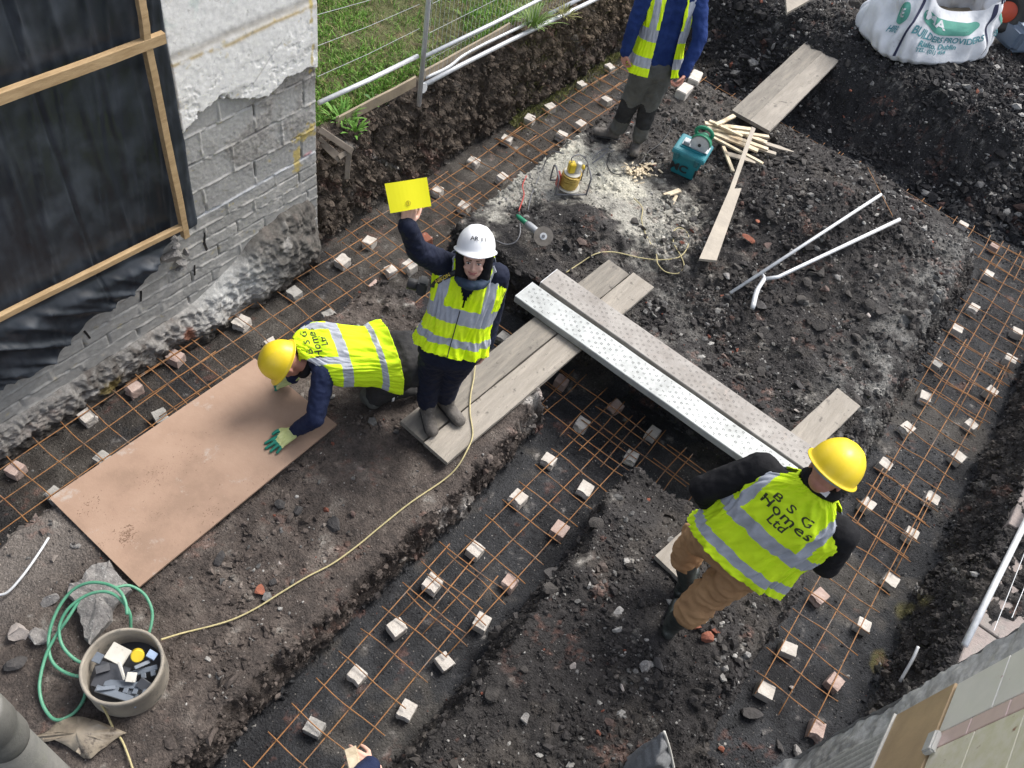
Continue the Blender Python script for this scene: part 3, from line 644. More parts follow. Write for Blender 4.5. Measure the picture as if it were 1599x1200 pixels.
for (a, b, c_, d) in ((1552, 985, 1625, 800), (1580, 965, 1640, 820)):
    bm = bmesh.new(); tube(bm, [at(a, b, .68), at(c_, d, .68)], .0025, 5); from_bm('wire', bm, M_galv, lf)
# ================================================================== REINFORCEMENT
M_rust = mat('rusty_steel', (.28, .125, .05), (.15, .09, .06), scale=9, rough=.75, bump=.3, bscale=120, c3=(.34, .165, .06), spots=((.24, .205, .18), .57), spotscale=5)
def rebar_sheet(label, o, ang, offs, l0, l1, c0, c1, ov=.06, z=0.0, step=.2, r=.0041, axis='y', sag=.007, seed=1):
    """welded mesh: long bars at offsets offs, cross bars every 0.2 m from c0 to c1 (counted in steps)"""
    rg = random.Random(seed); a = R_(ang)
    if axis == 'y': L = Vector((math.sin(a), math.cos(a), 0)); W = Vector((math.cos(a), -math.sin(a), 0))
    else: L = Vector((math.cos(a), -math.sin(a), 0)); W = Vector((-math.sin(a), -math.cos(a), 0))
    O = Vector((o[0], o[1], z)); t = thing('rebar_mesh', label, 'rebar mesh', O + L * l0, 'rusty steel mesh sheets in the trenches')
    def line(p, q, nm):
        n = 7; pts = []
        b1 = rg.uniform(-1, 1)
        for i in range(n + 1):
            u = i / n; pt = p.lerp(q, u); pt = pt + Vector((0, 0, sag * math.sin(u * 9 + b1 * 3))) + (W if nm == 'long_bar' else L) * (.006 * math.sin(u * 5 + b1 * 5)); pts.append(pt)
        bm = bmesh.new(); tube(bm, pts, r, 6); from_bm(nm, bm, M_rust, t, True)
    for f in offs: line(O + W * f + L * (l0 + rg.uniform(-.02, .02)), O + W * f + L * (l1 + rg.uniform(-.03, .03)), 'long_bar')
    for j in range(c0, c1 + 1):
        u = j * step
        line(O + L * (u + rg.uniform(-.006, .006)) + W * (offs[0] - ov - rg.uniform(0, .02)) + Vector((0, 0, 2 * r)), O + L * (u + rg.uniform(-.006, .006)) + W * (offs[-1] + ov + rg.uniform(0, .02)) + Vector((0, 0, 2 * r)), 'cross_bar')
    return t
T3_ = (0, .2, .4)
rebar_sheet('rusty steel mesh in the trench by the house, under the plywood edge, nearest the camera', (-3.829, .831), -.48, T3_, -1.6, 1.55, -7, 7, seed=1)
rebar_sheet('rusty steel mesh in front of the kneeling man in the trench by the house', (-3.83, 2.335), 2.1, T3_, -.62, 1.74, -2, 8, z=.012, seed=2)
rebar_sheet('short wide rusty steel mesh under the raised yellow card where the house wall ends', (-3.86, 4.05), .6, (0, .2, .4, .6), -.14, 1.32, 0, 6, z=.024, seed=3)
rebar_sheet('rusty steel mesh beside the brown bank below the fence post', (-3.804, 5.173), -1.13, T3_, -.3, 1.42, -1, 6, z=.0, seed=4)
rebar_sheet('rusty steel mesh beside the brown bank next to the pile of saw dust', (-3.80, 6.38), .3, T3_, -.22, 1.75, -1, 8, z=.014, seed=5)
rebar_sheet('rusty steel mesh at the far end of the brown bank behind the man in blue', (-3.78, 8.0), .0, T3_, -.2, 1.25, 0, 5, z=.0, seed=6)
rebar_sheet('rusty steel mesh in the middle trench at the bottom edge of the picture', (-1.207, 1.134), -2.56, T3_, -1.9, 1.26, -9, 6, z=.014, seed=7)
rebar_sheet('rusty steel mesh in the middle trench reaching up to the cross trench', (-1.152, 2.707), 1.49, T3_, -.95, 1.56, -4, 7, z=.0, seed=8)
rebar_sheet('rusty steel mesh in the cross trench directly below the metal boards', (-1.62, 4.17), .8, T3_, -.02, 1.42, 0, 6, axis='x', ov=.12, z=.026, seed=9)
rebar_sheet('rusty steel mesh hidden under the metal boards beside the man in brown trousers', (-.35, 4.20), .0, T3_, -.2, 1.15, 0, 5, axis='x', z=.012, seed=10)
rebar_sheet('rusty steel mesh in the cross trench under the two wooden boards behind the woman', (-3.12, 4.2), .0, T3_, .0, 1.66, 1, 8, axis='x', z=.01, seed=11)
rebar_sheet('rusty steel mesh at the lower end of the right trench behind the yellow vest', (.924, 3.058), -.04, T3_, -.14, 2.25, 0, 11, z=.0, seed=12)
rebar_sheet('rusty steel mesh in the middle length of the right trench beside the yellow helmet', (.957, 5.234), .87, T3_, -.78, 2.1, -3, 10, z=.016, seed=13)
rebar_sheet('rusty steel mesh at the upper right end of the right trench', (.832, 7.678), .05, (0, .2, .4, .6), -1.35, 1.5, -6, 7, z=.0, seed=14)
rebar_sheet('rusty steel mesh at the foot of the dark spoil slope in the far trench', (-3.15, 9.03), .0, T3_, .0, 2.2, 0, 10, axis='x', z=.02, seed=15)
rebar_sheet('rusty steel mesh in the far trench at its corner with the right trench', (-1.1, 9.05), .0, T3_, .0, 2.9, 0, 14, axis='x', z=.02, seed=16)

# ------------------------------------------------------------------ brick spacers under the mesh
SPM = {'white': mat('cream_brick', (.60, .56, .51), (.47, .43, .38), scale=14, rough=.9, bump=.5, bscale=60, spots=((.30, .25, .22), .64), spotscale=18),
       'pinkish': mat('pink_brick', (.50, .39, .34), (.38, .27, .23), scale=12, rough=.9, bump=.5, bscale=60, spots=((.55, .50, .46), .60), spotscale=16),
       'grey': mat('grey_brick', (.40, .385, .36), (.29, .28, .26), scale=12, rough=.9, bump=.6, bscale=60, spots=((.15, .14, .13), .64), spotscale=18),
       'red': mat('red_brick', (.30, .10, .06), (.22, .08, .05), scale=12, rough=.9, bump=.5, bscale=60, spots=((.45, .40, .36), .58), spotscale=16)}
ORD = ['first', 'second', 'third', 'fourth', 'fifth', 'sixth', 'seventh', 'eighth', 'ninth', 'tenth', 'eleventh', 'twelfth', 'thirteenth', 'fourteenth', 'fifteenth', 'sixteenth', 'seventeenth', 'eighteenth']
def spacer(px, py, colour, label, group, seed):
    rg = random.Random(seed); p = at(px, py, -.006)
    sx, sy, sz = rg.uniform(.092, .112), rg.uniform(.088, .118), .086
    bm = bmesh.new(); bmesh.ops.create_cube(bm, size=1); bmesh.ops.subdivide_edges(bm, edges=bm.edges[:], cuts=5, use_grid_fill=True)
    ph = rg.uniform(0, 9); bs = rg.choice((-1, 1)); broke = rg.random() < .65; am = rg.uniform(.05, .13)
    tx, ty = rg.uniform(-.12, .12), rg.uniform(-.1, .1)
    for v in bm.verts:
        c = v.co.copy()
        x, y, z = c.x, c.y, c.z
        if broke and y * bs > .49:                                    # snapped face
            y -= bs * (am * (.5 + .5 * math.sin(x * 7 + ph)) + .07 * math.sin(z * 9 + ph * 2) + rg.uniform(-.03, .03))
        nr = sum(1 for q in (abs(x), abs(y), abs(z)) if q > .44)
        if nr >= 2: x *= .955; y *= .955; z *= .965
        x += rg.uniform(-.012, .012) + tx * z * .3; y += rg.uniform(-.012, .012) + ty * x * .5; z += rg.uniform(-.008, .008)
        v.co = Vector((x * sx, y * sy, z * sz))
    M = Matrix.Translation((p.x, p.y, -.006 - sz / 2)) @ Euler((rg.uniform(-.05, .05), rg.uniform(-.05, .05), rg.uniform(-.28, .28))).to_matrix().to_4x4()
    for v in bm.verts: v.co = M @ v.co
    o = from_bm('brick_spacer', bm, SPM[colour]); me = o.data
    tag(o, label, 'brick spacer', group)
ROWS = [
 ('outer row of the house-side trench', [(22, 730, 'pinkish'), (135, 648, 'white'), (208, 603, 'pinkish'), (273, 555, 'pinkish'), (377, 500, 'white'), (460, 455, 'grey'), (535, 405, 'white'), (577, 375, 'white'), (640, 322, 'white'), (683, 295, 'white'), (740, 250, 'white'), (792, 215, 'white'), (828, 183, 'white'), (860, 165, 'white'), (909, 130, 'white'), (953, 103, 'white'), (982, 80, 'white')]),
 ('inner row of the house-side trench', [(84, 770, 'grey'), (160, 715, 'grey'), (250, 648, 'grey'), (425, 535, 'white'), (514, 490, 'grey'), (588, 445, 'pinkish'), (610, 420, 'white'), (640, 413, 'white'), (665, 370, 'red'), (725, 320, 'white'), (785, 275, 'white'), (878, 209, 'white'), (908, 192, 'white'), (948, 154, 'white')]),
 ('cross trench', [(655, 492, 'white'), (787, 525, 'grey'), (828, 637, 'white'), (858, 717, 'white'), (878, 593, 'pinkish'), (910, 660, 'white'), (963, 632, 'pinkish'), (987, 712, 'white'), (1021, 674, 'white')]),
 ('left row of the middle trench', [(491, 1134, 'grey'), (558, 1052, 'white'), (620, 978, 'white'), (676, 909, 'white'), (743, 857, 'white'), (810, 776, 'white')]),
 ('right row of the middle trench', [(636, 1107, 'white'), (695, 1031, 'white'), (753, 970, 'white'), (797, 908, 'pinkish'), (875, 825, 'pinkish'), (915, 762, 'white')]),
 ('left row of the right-hand trench', [(1197, 1077, 'white'), (1233, 1012, 'white'), (1282, 930, 'pinkish'), (1322, 855, 'white'), (1357, 786, 'white'), (1384, 724, 'white'), (1418, 667, 'white'), (1446, 618, 'white'), (1464, 566, 'grey'), (1496, 512, 'white'), (1522, 480, 'white'), (1545, 427, 'white'), (1555, 383, 'pinkish')]),
 ('right row of the right-hand trench', [(1278, 1138, 'pinkish'), (1306, 1064, 'pinkish'), (1350, 975, 'white'), (1393, 905, 'white'), (1425, 833, 'white'), (1458, 777, 'white'), (1498, 712, 'white'), (1518, 662, 'white'), (1550, 610, 'white'), (1580, 560, 'white'), (1590, 517, 'white')]),
]
sd_ = 100
for rown, lst in ROWS:
    for i, (px, py, c) in enumerate(lst):
        if rown == 'cross trench': lab = '%s broken brick in the cross trench, %s counting from the left' % (c, ORD[i])
        else: lab = '%s broken brick, %s from the bottom in the %s' % (c, ORD[i], rown)
        spacer(px, py, c, lab, 'broken bricks propping up the steel mesh', sd_); sd_ += 1
spacer(1505, 350, 'white', 'lone white brick on the rebar at the foot of the far spoil slope', 'broken bricks propping up the steel mesh', 77)
# two whole pale blocks behind the man in blue
for i, (px, py, an, lb) in enumerate(((1087, 118, .25, 'whole cream brick standing by the far trench, right of its twin'), (1070, 138, .1, 'whole cream brick half hidden behind the hand of the man in blue'))):
    p = at(px, py, .50); bm = bmesh.new(); box(bm, Matrix.Translation((p.x, p.y, .455)) @ Euler((0, 0, an)).to_matrix().to_4x4(), .12, .22, .10, bev=.008, jit=.004, segs=2)
    tag(from_bm('brick', bm, SPM['white']), lb, 'brick', 'whole cream bricks')

# ================================================================== BOARDS
M_scaf = mat('scaffold_board', (.185, .165, .14), (.27, .24, .20), scale=2.2, rough=.9, bump=.6, bscale=5, stretch=(12, 1.3, 12), c3=(.22, .20, .17), spots=((.10, .09, .08), .58), spotscale=11)
M_scaf2 = mat('pale_scaffold_board', (.27, .24, .20), (.36, .32, .27), scale=2.2, rough=.9, bump=.6, bscale=5, stretch=(12, 1.3, 12), c3=(.30, .27, .23), spots=((.13, .115, .10), .58), spotscale=13)
M_band = mat('end_band', (.40, .36, .28), rough=.6, bump=.1)
def board(name, label, cat, p0, p1, w, t, m, seed, group=None, bands=True, warp=.003):
    c = thing(name, label, cat, p0, group)
    bm = bmesh.new(); plank_box(bm, p0, p1, w, t, bev=.004, seed=seed, warp=warp, jit=.0022, sub=22); from_bm('plank', bm, m, c)
    d = (Vector(p1) - Vector(p0)).normalized()
    if bands:
        for q, s in ((Vector(p0), 1), (Vector(p1), -1)):
            bm = bmesh.new(); plank_box(bm, q - d * s * .0015 + Vector((0, 0, .0012)), q + d * s * .028 + Vector((0, 0, .0012)), w + .004, t + .003, bev=.001, seed=seed, warp=0, sub=1, jit=0); from_bm('end_band', bm, M_band, c)
    return c
Z1 = .465
board('scaffold_board', 'grey wooden board under the boots of the woman, the left of the two', 'scaffold board', at(643, 673, Z1), at(966, 417, Z1), .225, .04, M_scaf, 1, 'wooden boards bridging the cross trench', bands=False)
board('scaffold_board', 'wooden board beside the boots of the woman with the cord across it', 'scaffold board', at(680, 707, Z1 + .003), at(1005, 437, Z1), .222, .04, M_scaf2, 2, 'wooden boards bridging the cross trench', bands=False)
board('scaffold_board', 'short pale wooden board under the metal boards, passing behind the man in brown trousers', 'scaffold board', at(1326, 620, .475), at(1043, 887, .465), .225, .045, M_scaf2, 3, 'wooden boards bridging the cross trench', bands=False)
board('scaffold_board', 'muddy wooden board across the far trench, the left of the two', 'scaffold board', at(1158, 180, .53), at(1286, 60, .66), .235, .04, M_scaf, 4, 'wooden boards across the far trench', bands=False)
board('scaffold_board', 'grey wooden board across the far trench, nearer the white bulk bag', 'scaffold board', at(1187, 197, .53), at(1311, 72, .66), .235, .04, M_scaf2, 5, 'wooden boards across the far trench', bands=False)
M_gp = mat('galvanised_board', (.28, .29, .285), (.42, .435, .43), scale=6, rough=.55, bump=.15, bscale=60, metal=.15, spots=((.36, .33, .30), .62), spotscale=16, c3=(.36, .375, .37))
M_gp2 = mat('galvanised_board_dirty', (.215, .195, .175), (.33, .31, .285), scale=5, rough=.65, bump=.2, bscale=60, metal=.1, spots=((.30, .26, .23), .58), spotscale=12, c3=(.27, .25, .23))
M_hole = mat('punched_hole', (.05, .05, .05), rough=.8, bump=0)
M_mark = mat('worn_mark', (.13, .12, .11), rough=.8, bump=0)
def metal_board(label, p0, p1, w, m, seed):
    rg = random.Random(seed); c = thing('metal_board', label, 'metal board', p0, 'perforated steel boards lying across the wooden ones')
    p0 = Vector(p0); p1 = Vector(p1); L = (p1 - p0).length; M = frame_mat(p0, p1 - p0, (0, 0, 1)); h = .06
    bm = bmesh.new(); sec = [(-w/2 + .02, -h), (-w/2, -h), (-w/2, -.006), (-w/2 + .005, 0), (w/2 - .005, 0), (w/2, -.006), (w/2, -h), (w/2 - .02, -h), (w/2 - .02, -h + .002), (w/2 - .004, -h + .002), (w/2 - .004, -.008), (-w/2 + .004, -.008), (-w/2 + .004, -h + .002), (-w/2 + .02, -h + .002)]
    rings = []
    for i in range(25):
        u = i / 24; dz = .0015 * math.sin(u * 20 + seed)
        rings.append([bm.verts.new(M @ Vector((u * L, y, z + dz))) for y, z in sec])
    for a, b in zip(rings, rings[1:]):
        for k in range(len(sec)): bm.faces.new((a[k], a[(k + 1) % len(sec)], b[(k + 1) % len(sec)], b[k]))
    bm.faces.new(rings[0][::-1]); bm.faces.new(rings[-1]); bmesh.ops.recalc_face_normals(bm, faces=bm.faces[:])
    from_bm('deck', bm, m, c)
    # end cap
    bm = bmesh.new(); box(bm, M @ Matrix.Translation((-.004, 0, -h / 2 + .0)), .006, w - .004, h, bev=.001); from_bm('end_cap', bm, M_galv, c)
    # punched anti-slip marks: a ring of four short slots round each hole
    bm = bmesh.new(); k = 0; x = .05
    while x < L - .04:
        for y in ((-.085, -.028, .030, .086) if k % 2 else (-.058, .0, .058)):
            jx, jy = rg.uniform(-.004, .004), rg.uniform(-.004, .004)
            if rg.random() < .12: continue
            for q in range(4):
                a = q * math.pi / 2 + .6; cx, cy = x + jx + .0075 * math.cos(a), y + jy + .0075 * math.sin(a)
                if rg.random() < .22: continue
                tv = Vector((-math.sin(a), math.cos(a), 0)) * .0042; nv = Vector((math.cos(a), math.sin(a), 0)) * .0020
                o = Vector((cx, cy, .0012 + .0015 * math.sin(x / L * 20 + seed)))
                vs = [bm.verts.new(M @ (o + s1 * tv + s2 * nv)) for s1, s2 in ((-1, -1), (1, -1), (1, 1), (-1, 1))]; bm.faces.new(vs)
        x += .040; k += 1
    from_bm('grip_marks', bm, M_hole if seed == 2 else M_mark, c)['kind'] = 'stuff'
    return c
ZM = .535
metal_board('dirtier perforated steel board lying over the wooden boards, the upper right one of the pair', at(858, 431, ZM), at(1276, 724, ZM + .01), .232, M_gp2, 1)
metal_board('clean bright perforated steel board lying over the wooden boards, the lower left one', at(819, 452, ZM), at(1236, 746, ZM + .01), .232, M_gp, 2)

# plywood
M_ply = mat('plywood', (.37, .25, .18), (.28, .185, .13), scale=3, rough=.72, bump=.12, bscale=50, c3=(.34, .225, .16), spots=((.40, .33, .28), .60), spotscale=4)
M_mud = mat('mud_mark', (.16, .10, .07), (.24, .15, .10), scale=60, rough=.95, bump=.4)
ply = thing('plywood_sheet', 'large pinkish plywood sheet with muddy boot prints lying by the kneeling man', 'plywood', at(217, 917, .45))
pc = [at(398, 560, .455), at(526, 663, .45), at(217, 917, .445), at(77, 778, .43)]
bm = bmesh.new(); nu, nv = 24, 14
def plyp(u, v): a = pc[3].lerp(pc[0], u); b = pc[2].lerp(pc[1], u); q = a.lerp(b, v); return q + Vector((0, 0, .006 * math.sin(u * 3) * math.sin(v * 3.1)))
g1 = [[bm.verts.new(plyp(i / nu, j / nv)) for j in range(nv + 1)] for i in range(nu + 1)]; g2 = [[bm.verts.new(plyp(i / nu, j / nv) - Vector((0, 0, .014))) for j in range(nv + 1)] for i in range(nu + 1)]
for i in range(nu):
    for j in range(nv): bm.faces.new((g1[i][j], g1[i][j + 1], g1[i + 1][j + 1], g1[i + 1][j])); bm.faces.new((g2[i][j], g2[i + 1][j], g2[i + 1][j + 1], g2[i][j + 1]))
for i in range(nu):
    for j in (0, nv): bm.faces.new((g1[i][j], g1[i + 1][j], g2[i + 1][j], g2[i][j]))
for j in range(nv):
    for i in (0, nu): bm.faces.new((g1[i][j], g1[i][j + 1], g2[i][j + 1], g2[i][j]))
bmesh.ops.recalc_face_normals(bm, faces=bm.faces[:]); from_bm('panel', bm, M_ply, ply)
bm = bmesh.new(); rg = random.Random(5)
def smear(px, py, n, sp, s, arc=False):
    for k in range(n):
        if arc: a = rg.uniform(0, 6.28); r = rg.uniform(.3, 1) * sp; q = at(px, py, .456) + Vector((math.cos(a) * r * 1.5, math.sin(a) * r, 0))
        else: q = at(px, py, .456) + Vector((rg.gauss(0, sp), rg.gauss(0, sp), 0))
        # stay on the panel
        ax = (pc[1] - pc[0]); u = (q - pc[0]).dot(ax) / ax.length_squared
        if u < .02 or u > .98: continue
        h = .0085 if u < 2 else 0
        bmv = []; a0 = rg.uniform(0, 3.1); l = s * rg.uniform(.4, 1.6); w_ = s * rg.uniform(.15, .45)
        # height of the panel surface below the mark
        uu = ((q - pc[3]).dot((pc[0] - pc[3])) / (pc[0] - pc[3]).length_squared); zz_ = plyp(min(max(uu, 0), 1), min(max(u, 0), 1)).z + .0012
        for kk in range(6):
            a = a0; c_, s_ = math.cos(kk / 6 * 6.283), math.sin(kk / 6 * 6.283); x_, y_ = c_ * l * rg.uniform(.7, 1.1), s_ * w_ * rg.uniform(.7, 1.1)
            bmv.append(bm.verts.new((q.x + x_ * math.cos(a) - y_ * math.sin(a), q.y + x_ * math.sin(a) + y_ * math.cos(a), zz_)))
        bm.faces.new(bmv)
for a_ in ((197, 835, 60, .022, .006), (197, 840, 40, .028, .005), (240, 742, 60, .05, .0035), (265, 735, 30, .04, .003), (160, 848, 14, .02, .005), (165, 812, 24, .04, .003), (215, 825, 20, .05, .003), (245, 805, 35, .035, .0035), (270, 850, 16, .03, .003), (330, 800, 40, .08, .007), (300, 700, 50, .09, .005), (140, 790, 40, .04, .007), (400, 760, 30, .05, .006), (195, 832, 40, .03, .009), (240, 745, 40, .06, .006), (310, 640, 60, .18, .003), (250, 780, 50, .16, .0022), (380, 660, 14, .15, .0022), (430, 705, 8, .05, .003)): smear(*a_)
from_bm('mud_marks', bm, M_mud, ply)['kind'] = 'stuff'

# notched board leaning on the pile of offcuts
M_new = mat('fresh_timber', (.52, .42, .28), (.42, .32, .20), scale=5, rough=.7, bump=.25, bscale=24, c3=(.66, .56, .40), spots=((.28, .19, .11), .70), spotscale=10)
M_old = mat('weathered_timber', (.42, .37, .30), (.33, .29, .24), scale=5, rough=.8, bump=.3, bscale=24, spots=((.22, .17, .13), .66), spotscale=10)
bm = bmesh.new(); poly_prism(bm, [at(1174, 198, .66), at(1180, 201, .66), at(1147, 295, .65), at(1158, 294, .65), at(1119, 407, .60), at(1092, 404, .60), at(1139, 296, .65)], (0, 0, 1), .025)
tag(from_bm('notched_board', bm, M_old), 'long pale board with a notched edge leaning from the timber offcuts onto the soil', 'board')
bm = bmesh.new(); poly_prism(bm, [at(1227, -6, 1.0), at(1229, 20, .95), at(1290, -14, 1.1), at(1260, -30, 1.1)], (0, 0, 1), .03)
tag(from_bm('board_end', bm, M_old), 'end of a pale board lying on the far spoil at the top edge', 'board')
# offcuts
STK = [((1101, 192), (1173, 201), .052, .60), ((1105, 199), (1201, 213), .042, .585), ((1118, 194), (1147, 180), .045, .63), ((1113, 206), (1184, 235), .06, .56), ((1115, 214), (1192, 255), .036, .57), ((1120, 205), (1200, 232), .05, .545), ((1150, 204), (1198, 222), .06, .53), ((1130, 228), (1145, 267), .034, .50), ((1150, 222), (1212, 240), .05, .50), ((1170, 216), (1229, 234), .055, .49), ((1108, 188), (1160, 212), .035, .615), ((1135, 240), (1180, 252), .07, .48)]
SL = ['uppermost pale offcut stick, across the top of the pile by the saw', 'long thin pale stick just below the uppermost one in the pile', 'short stubby stick pointing up from the pile towards the far boards', 'broad pale stick in the middle of the offcut pile', 'thin stick at the lower side of the pile reaching furthest down right', 'pale stick half covered in the middle of the pile', 'short broad offcut on the right half of the pile', 'thin stick jutting down from the pile beside the teal crate', 'stick end jutting out at the right under the pale ones', 'grey pointed stake at the right tip of the pile', 'thin stick slanting off the saw end of the pile', 'broad grey offcut at the bottom of the pile']
for i, ((a, b, w_, z_), lb) in enumerate(zip(STK, SL)):
    bm = bmesh.new(); p0, p1 = at(*a, z_), at(*b, z_ - .02 + .012 * (i % 3)); plank_box(bm, p0, p1, w_, .02, bev=.002, seed=i, warp=.002, sub=5)
    if i == 9:
        tip = p1 + (p1 - p0).normalized() * .09
        for v in bm.verts:
            if (v.co - p1).length < .04: v.co = v.co.lerp(tip, .8)
    tag(from_bm('offcut', bm, M_old if i in (8, 9, 11) else M_new), lb, 'timber offcut', 'pile of timber offcuts by the saw')
# wood chips and short bits near the sawdust
CH = [((1038, 305), (1062, 296), 'short pale wooden block on the dust left of the notched board'), ((1050, 318), (1057, 303), 'small upright wooden chip beside the short pale block'), ((1062, 318), (1052, 300), 'thin chip between the short blocks')]
for i, (a, b, lb) in enumerate(CH):
    bm = bmesh.new(); z_ = gz(*at(*a, .45)[:2]) + .03; plank_box(bm, at(*a, z_), at(*b, z_ + .01), (.05, .035, .02)[i], .018, bev=.002, seed=i, sub=2)
    tag(from_bm('wood_block', bm, M_new), lb, 'wood block', 'short wooden blocks on the dust')
bm = bmesh.new(); rg = random.Random(8)
for k in range(90):
    px, py = rg.gauss(1000, 12), rg.gauss(262, 6); q = at(px, py, .45); z_ = gz(q.x, q.y) + .008 + rg.random() * .03
    box(bm, Matrix.Translation((q.x, q.y, z_)) @ Euler((rg.uniform(-.5, .5), rg.uniform(-.5, .5), rg.uniform(0, 3))).to_matrix().to_4x4(), rg.uniform(.02, .07), rg.uniform(.008, .02), .006)
tag(from_bm('wood_chips', bm, M_new), 'heap of thin wood chips and shavings between the reel and the teal crate', 'wood chips', kind='stuff')
# ================================================================== FENCE AND BANK
PB = at(654, 165, .885)
fence = thing('fence_panel', 'upright wire mesh fence panel with galvanised post at the edge of the lawn', 'fence panel', PB)
bm = bmesh.new(); tube(bm, [PB, PB + Vector((0, 0, 2.3))], .021, 14); from_bm('post', bm, M_galv, fence, True)
bm = bmesh.new(); disc(bm, PB + Vector((-.02, .06, .14)), (1, 0, .2), .045, .012, 18, .003); from_bm('clamp_disc', bm, M_galv, fence)
FX = PB.x
def fx(px, py, X=None): return atX(px, py, FX if X is None else X)
bm = bmesh.new(); tube(bm, [fx(660, 90), fx(770, 37), fx(870, -14), fx(1000, -80)], .017, 10); from_bm('rail', bm, M_white, fence, True)
y0, y1 = PB.y + .05, PB.y + 3.4
for k in range(60):
    y = y0 + k * (y1 - y0) / 59; bm = bmesh.new(); tube(bm, [(FX, y, 1.14), (FX, y, 2.9)], .0013, 4, caps=False); from_bm('upright_wire', bm, M_galv, fence)
for k in range(7):
    z = 1.3 + k * .25; bm = bmesh.new(); tube(bm, [(FX, y0, z), (FX, y1, z)], .0016, 4, caps=False); from_bm('level_wire', bm, M_galv, fence)
f2 = thing('fence_panel', 'open stretch of fence with white bottom rail between the house corner and the post', 'fence panel', fx(498, 160, FX - .03))
bm = bmesh.new(); tube(bm, [fx(498, 161, FX - .03), fx(575, 126, FX - .03), fx(652, 88, FX - .03)], .019, 10); from_bm('rail', bm, M_white, f2, True)
for (a, b, c, d) in ((490, 25, 655, -25), (496, 120, 655, 45), (496, 72, 655, 7)):
    bm = bmesh.new(); tube(bm, [fx(a, b, FX - .03), fx((a + c) / 2, (b + d) / 2 + 2, FX - .03), fx(c, d, FX - .03)], .0016, 4, caps=False); from_bm('level_wire', bm, M_galv, f2)
rail2 = bm = bmesh.new(); tube(bm, [at(660, 134, .93), at(720, 102, .94), at(800, 62, .95), at(935, -3, .97), at(1010, -40, .97)], .021, 12)
tag(from_bm('white_pole', bm, M_white, None, True), 'long white pole lying along the lip of the brown bank, the lower of two', 'pole')
bm = bmesh.new(); tube(bm, spline([at(664, 122, .95), at(700, 105, .97), at(735, 80, .98), at(832, 33, 1.0)], 6), .015, 10)
tag(from_bm('white_pole', bm, M_white, None, True), 'shorter crooked white pole lying just above the long one on the bank', 'pole')
bm = bmesh.new(); tube(bm, [at(858, 22, .99), at(935, -16, 1.0), at(990, -44, 1.0)], .02, 12)
tag(from_bm('white_pole', bm, M_white, None, True), 'white pole lying past the grass tuft near the top edge', 'pole')
M_edge = mat('edging_board', (.36, .29, .20), (.26, .21, .15), scale=6, rough=.85, bump=.3, bscale=20, spots=((.16, .13, .10), .64))
bm = bmesh.new(); plank_box(bm, at(528, 193, .95), at(650, 128, .97), .10, .022, up=(1, 0, 0), seed=3); 
eb = tag(from_bm('edging_board', bm, M_edge), 'timber edging board along the lawn left of the fence post', 'board', 'timber edging of the lawn')
bm = bmesh.new(); plank_box(bm, at(662, 120, .98), at(796, 44, 1.0), .10, .022, up=(1, 0, 0), seed=4)
tag(from_bm('edging_board', bm, M_edge), 'timber edging board along the lawn right of the fence post', 'board', 'timber edging of the lawn')
M_greyw = mat('grey_old_timber', (.17, .14, .11), (.25, .21, .17), scale=6, rough=.9, bump=.4, bscale=20)
sh = thing('timber_shuttering', 'small rotten timber frame stuck in the bank at the house corner', 'shuttering', at(530, 235, .85))
for i, (a, b, za, zb, w_) in enumerate((((499, 203), (549, 236), .98, .93, .05), ((497, 218), (531, 248), .90, .86, .06), ((546, 234), (542, 280), .92, .66, .045), ((530, 246), (546, 236), .88, .9, .04))):
    bm = bmesh.new(); plank_box(bm, at(*a, za), at(*b, zb), w_, .03, up=(.6, -.5, .5), seed=i, sub=3, jit=.003); from_bm('rail' if i < 2 else 'stake', bm, M_greyw, sh)
# weeds
def weed(px, py, zb, n, h, wd, label, seed, cols=((.09, .22, .03), (.17, .33, .06))):
    rg = random.Random(seed); b = at(px, py, zb); V, F, C = [], [], []
    for k in range(n):
        a = rg.uniform(0, 6.28); r0 = rg.uniform(0, .04); L = h * rg.uniform(.5, 1.2); out = rg.uniform(.3, 1.1); W = wd * rg.uniform(.6, 1.2)
        d = Vector((math.cos(a), math.sin(a), 0)); s = Vector((-d.y, d.x, 0)); p = b + d * r0 * 2; i0 = len(V); t = rg.random(); c = [cols[0][q] * t + cols[1][q] * (1 - t) for q in range(3)]
        for q in range(6):
            u = q / 5; cpos = p + d * (out * L * u) + Vector((0, 0, L * (u - .55 * u * u * out))); ww = W * math.sin(math.pi * (.12 + .86 * u)) ; 
            V += [cpos - s * ww, cpos + s * ww]; C += [c, c]
        F += [(i0 + 2 * q, i0 + 2 * q + 1, i0 + 2 * q + 3, i0 + 2 * q + 2) for q in range(5)]
    o = np_mesh('weed', V, F, M_leaf, cols=np.array(C)); tag(o, label, 'plant'); return o
weed(533, 188, .90, 70, .17, .008, 'bright green leafy weed at the house corner above the timber frame', 1)
weed(553, 205, .88, 40, .12, .010, 'low spreading weed on the bank just right of the larger one', 2)
weed(593, 158, .92, 16, .07, .014, 'small broad-leaved weed beside the edging board left of the post', 3, ((.06, .15, .03), (.12, .24, .05)))
weed(832, 40, .98, 170, .22, .005, 'tall grass tuft growing over the white poles on the bank', 4, ((.13, .22, .05), (.24, .33, .10)))
weed(880, 25, .98, 60, .12, .005, 'yellowish grass tuft on the bank right of the tall one', 5, ((.20, .20, .06), (.28, .27, .10)))

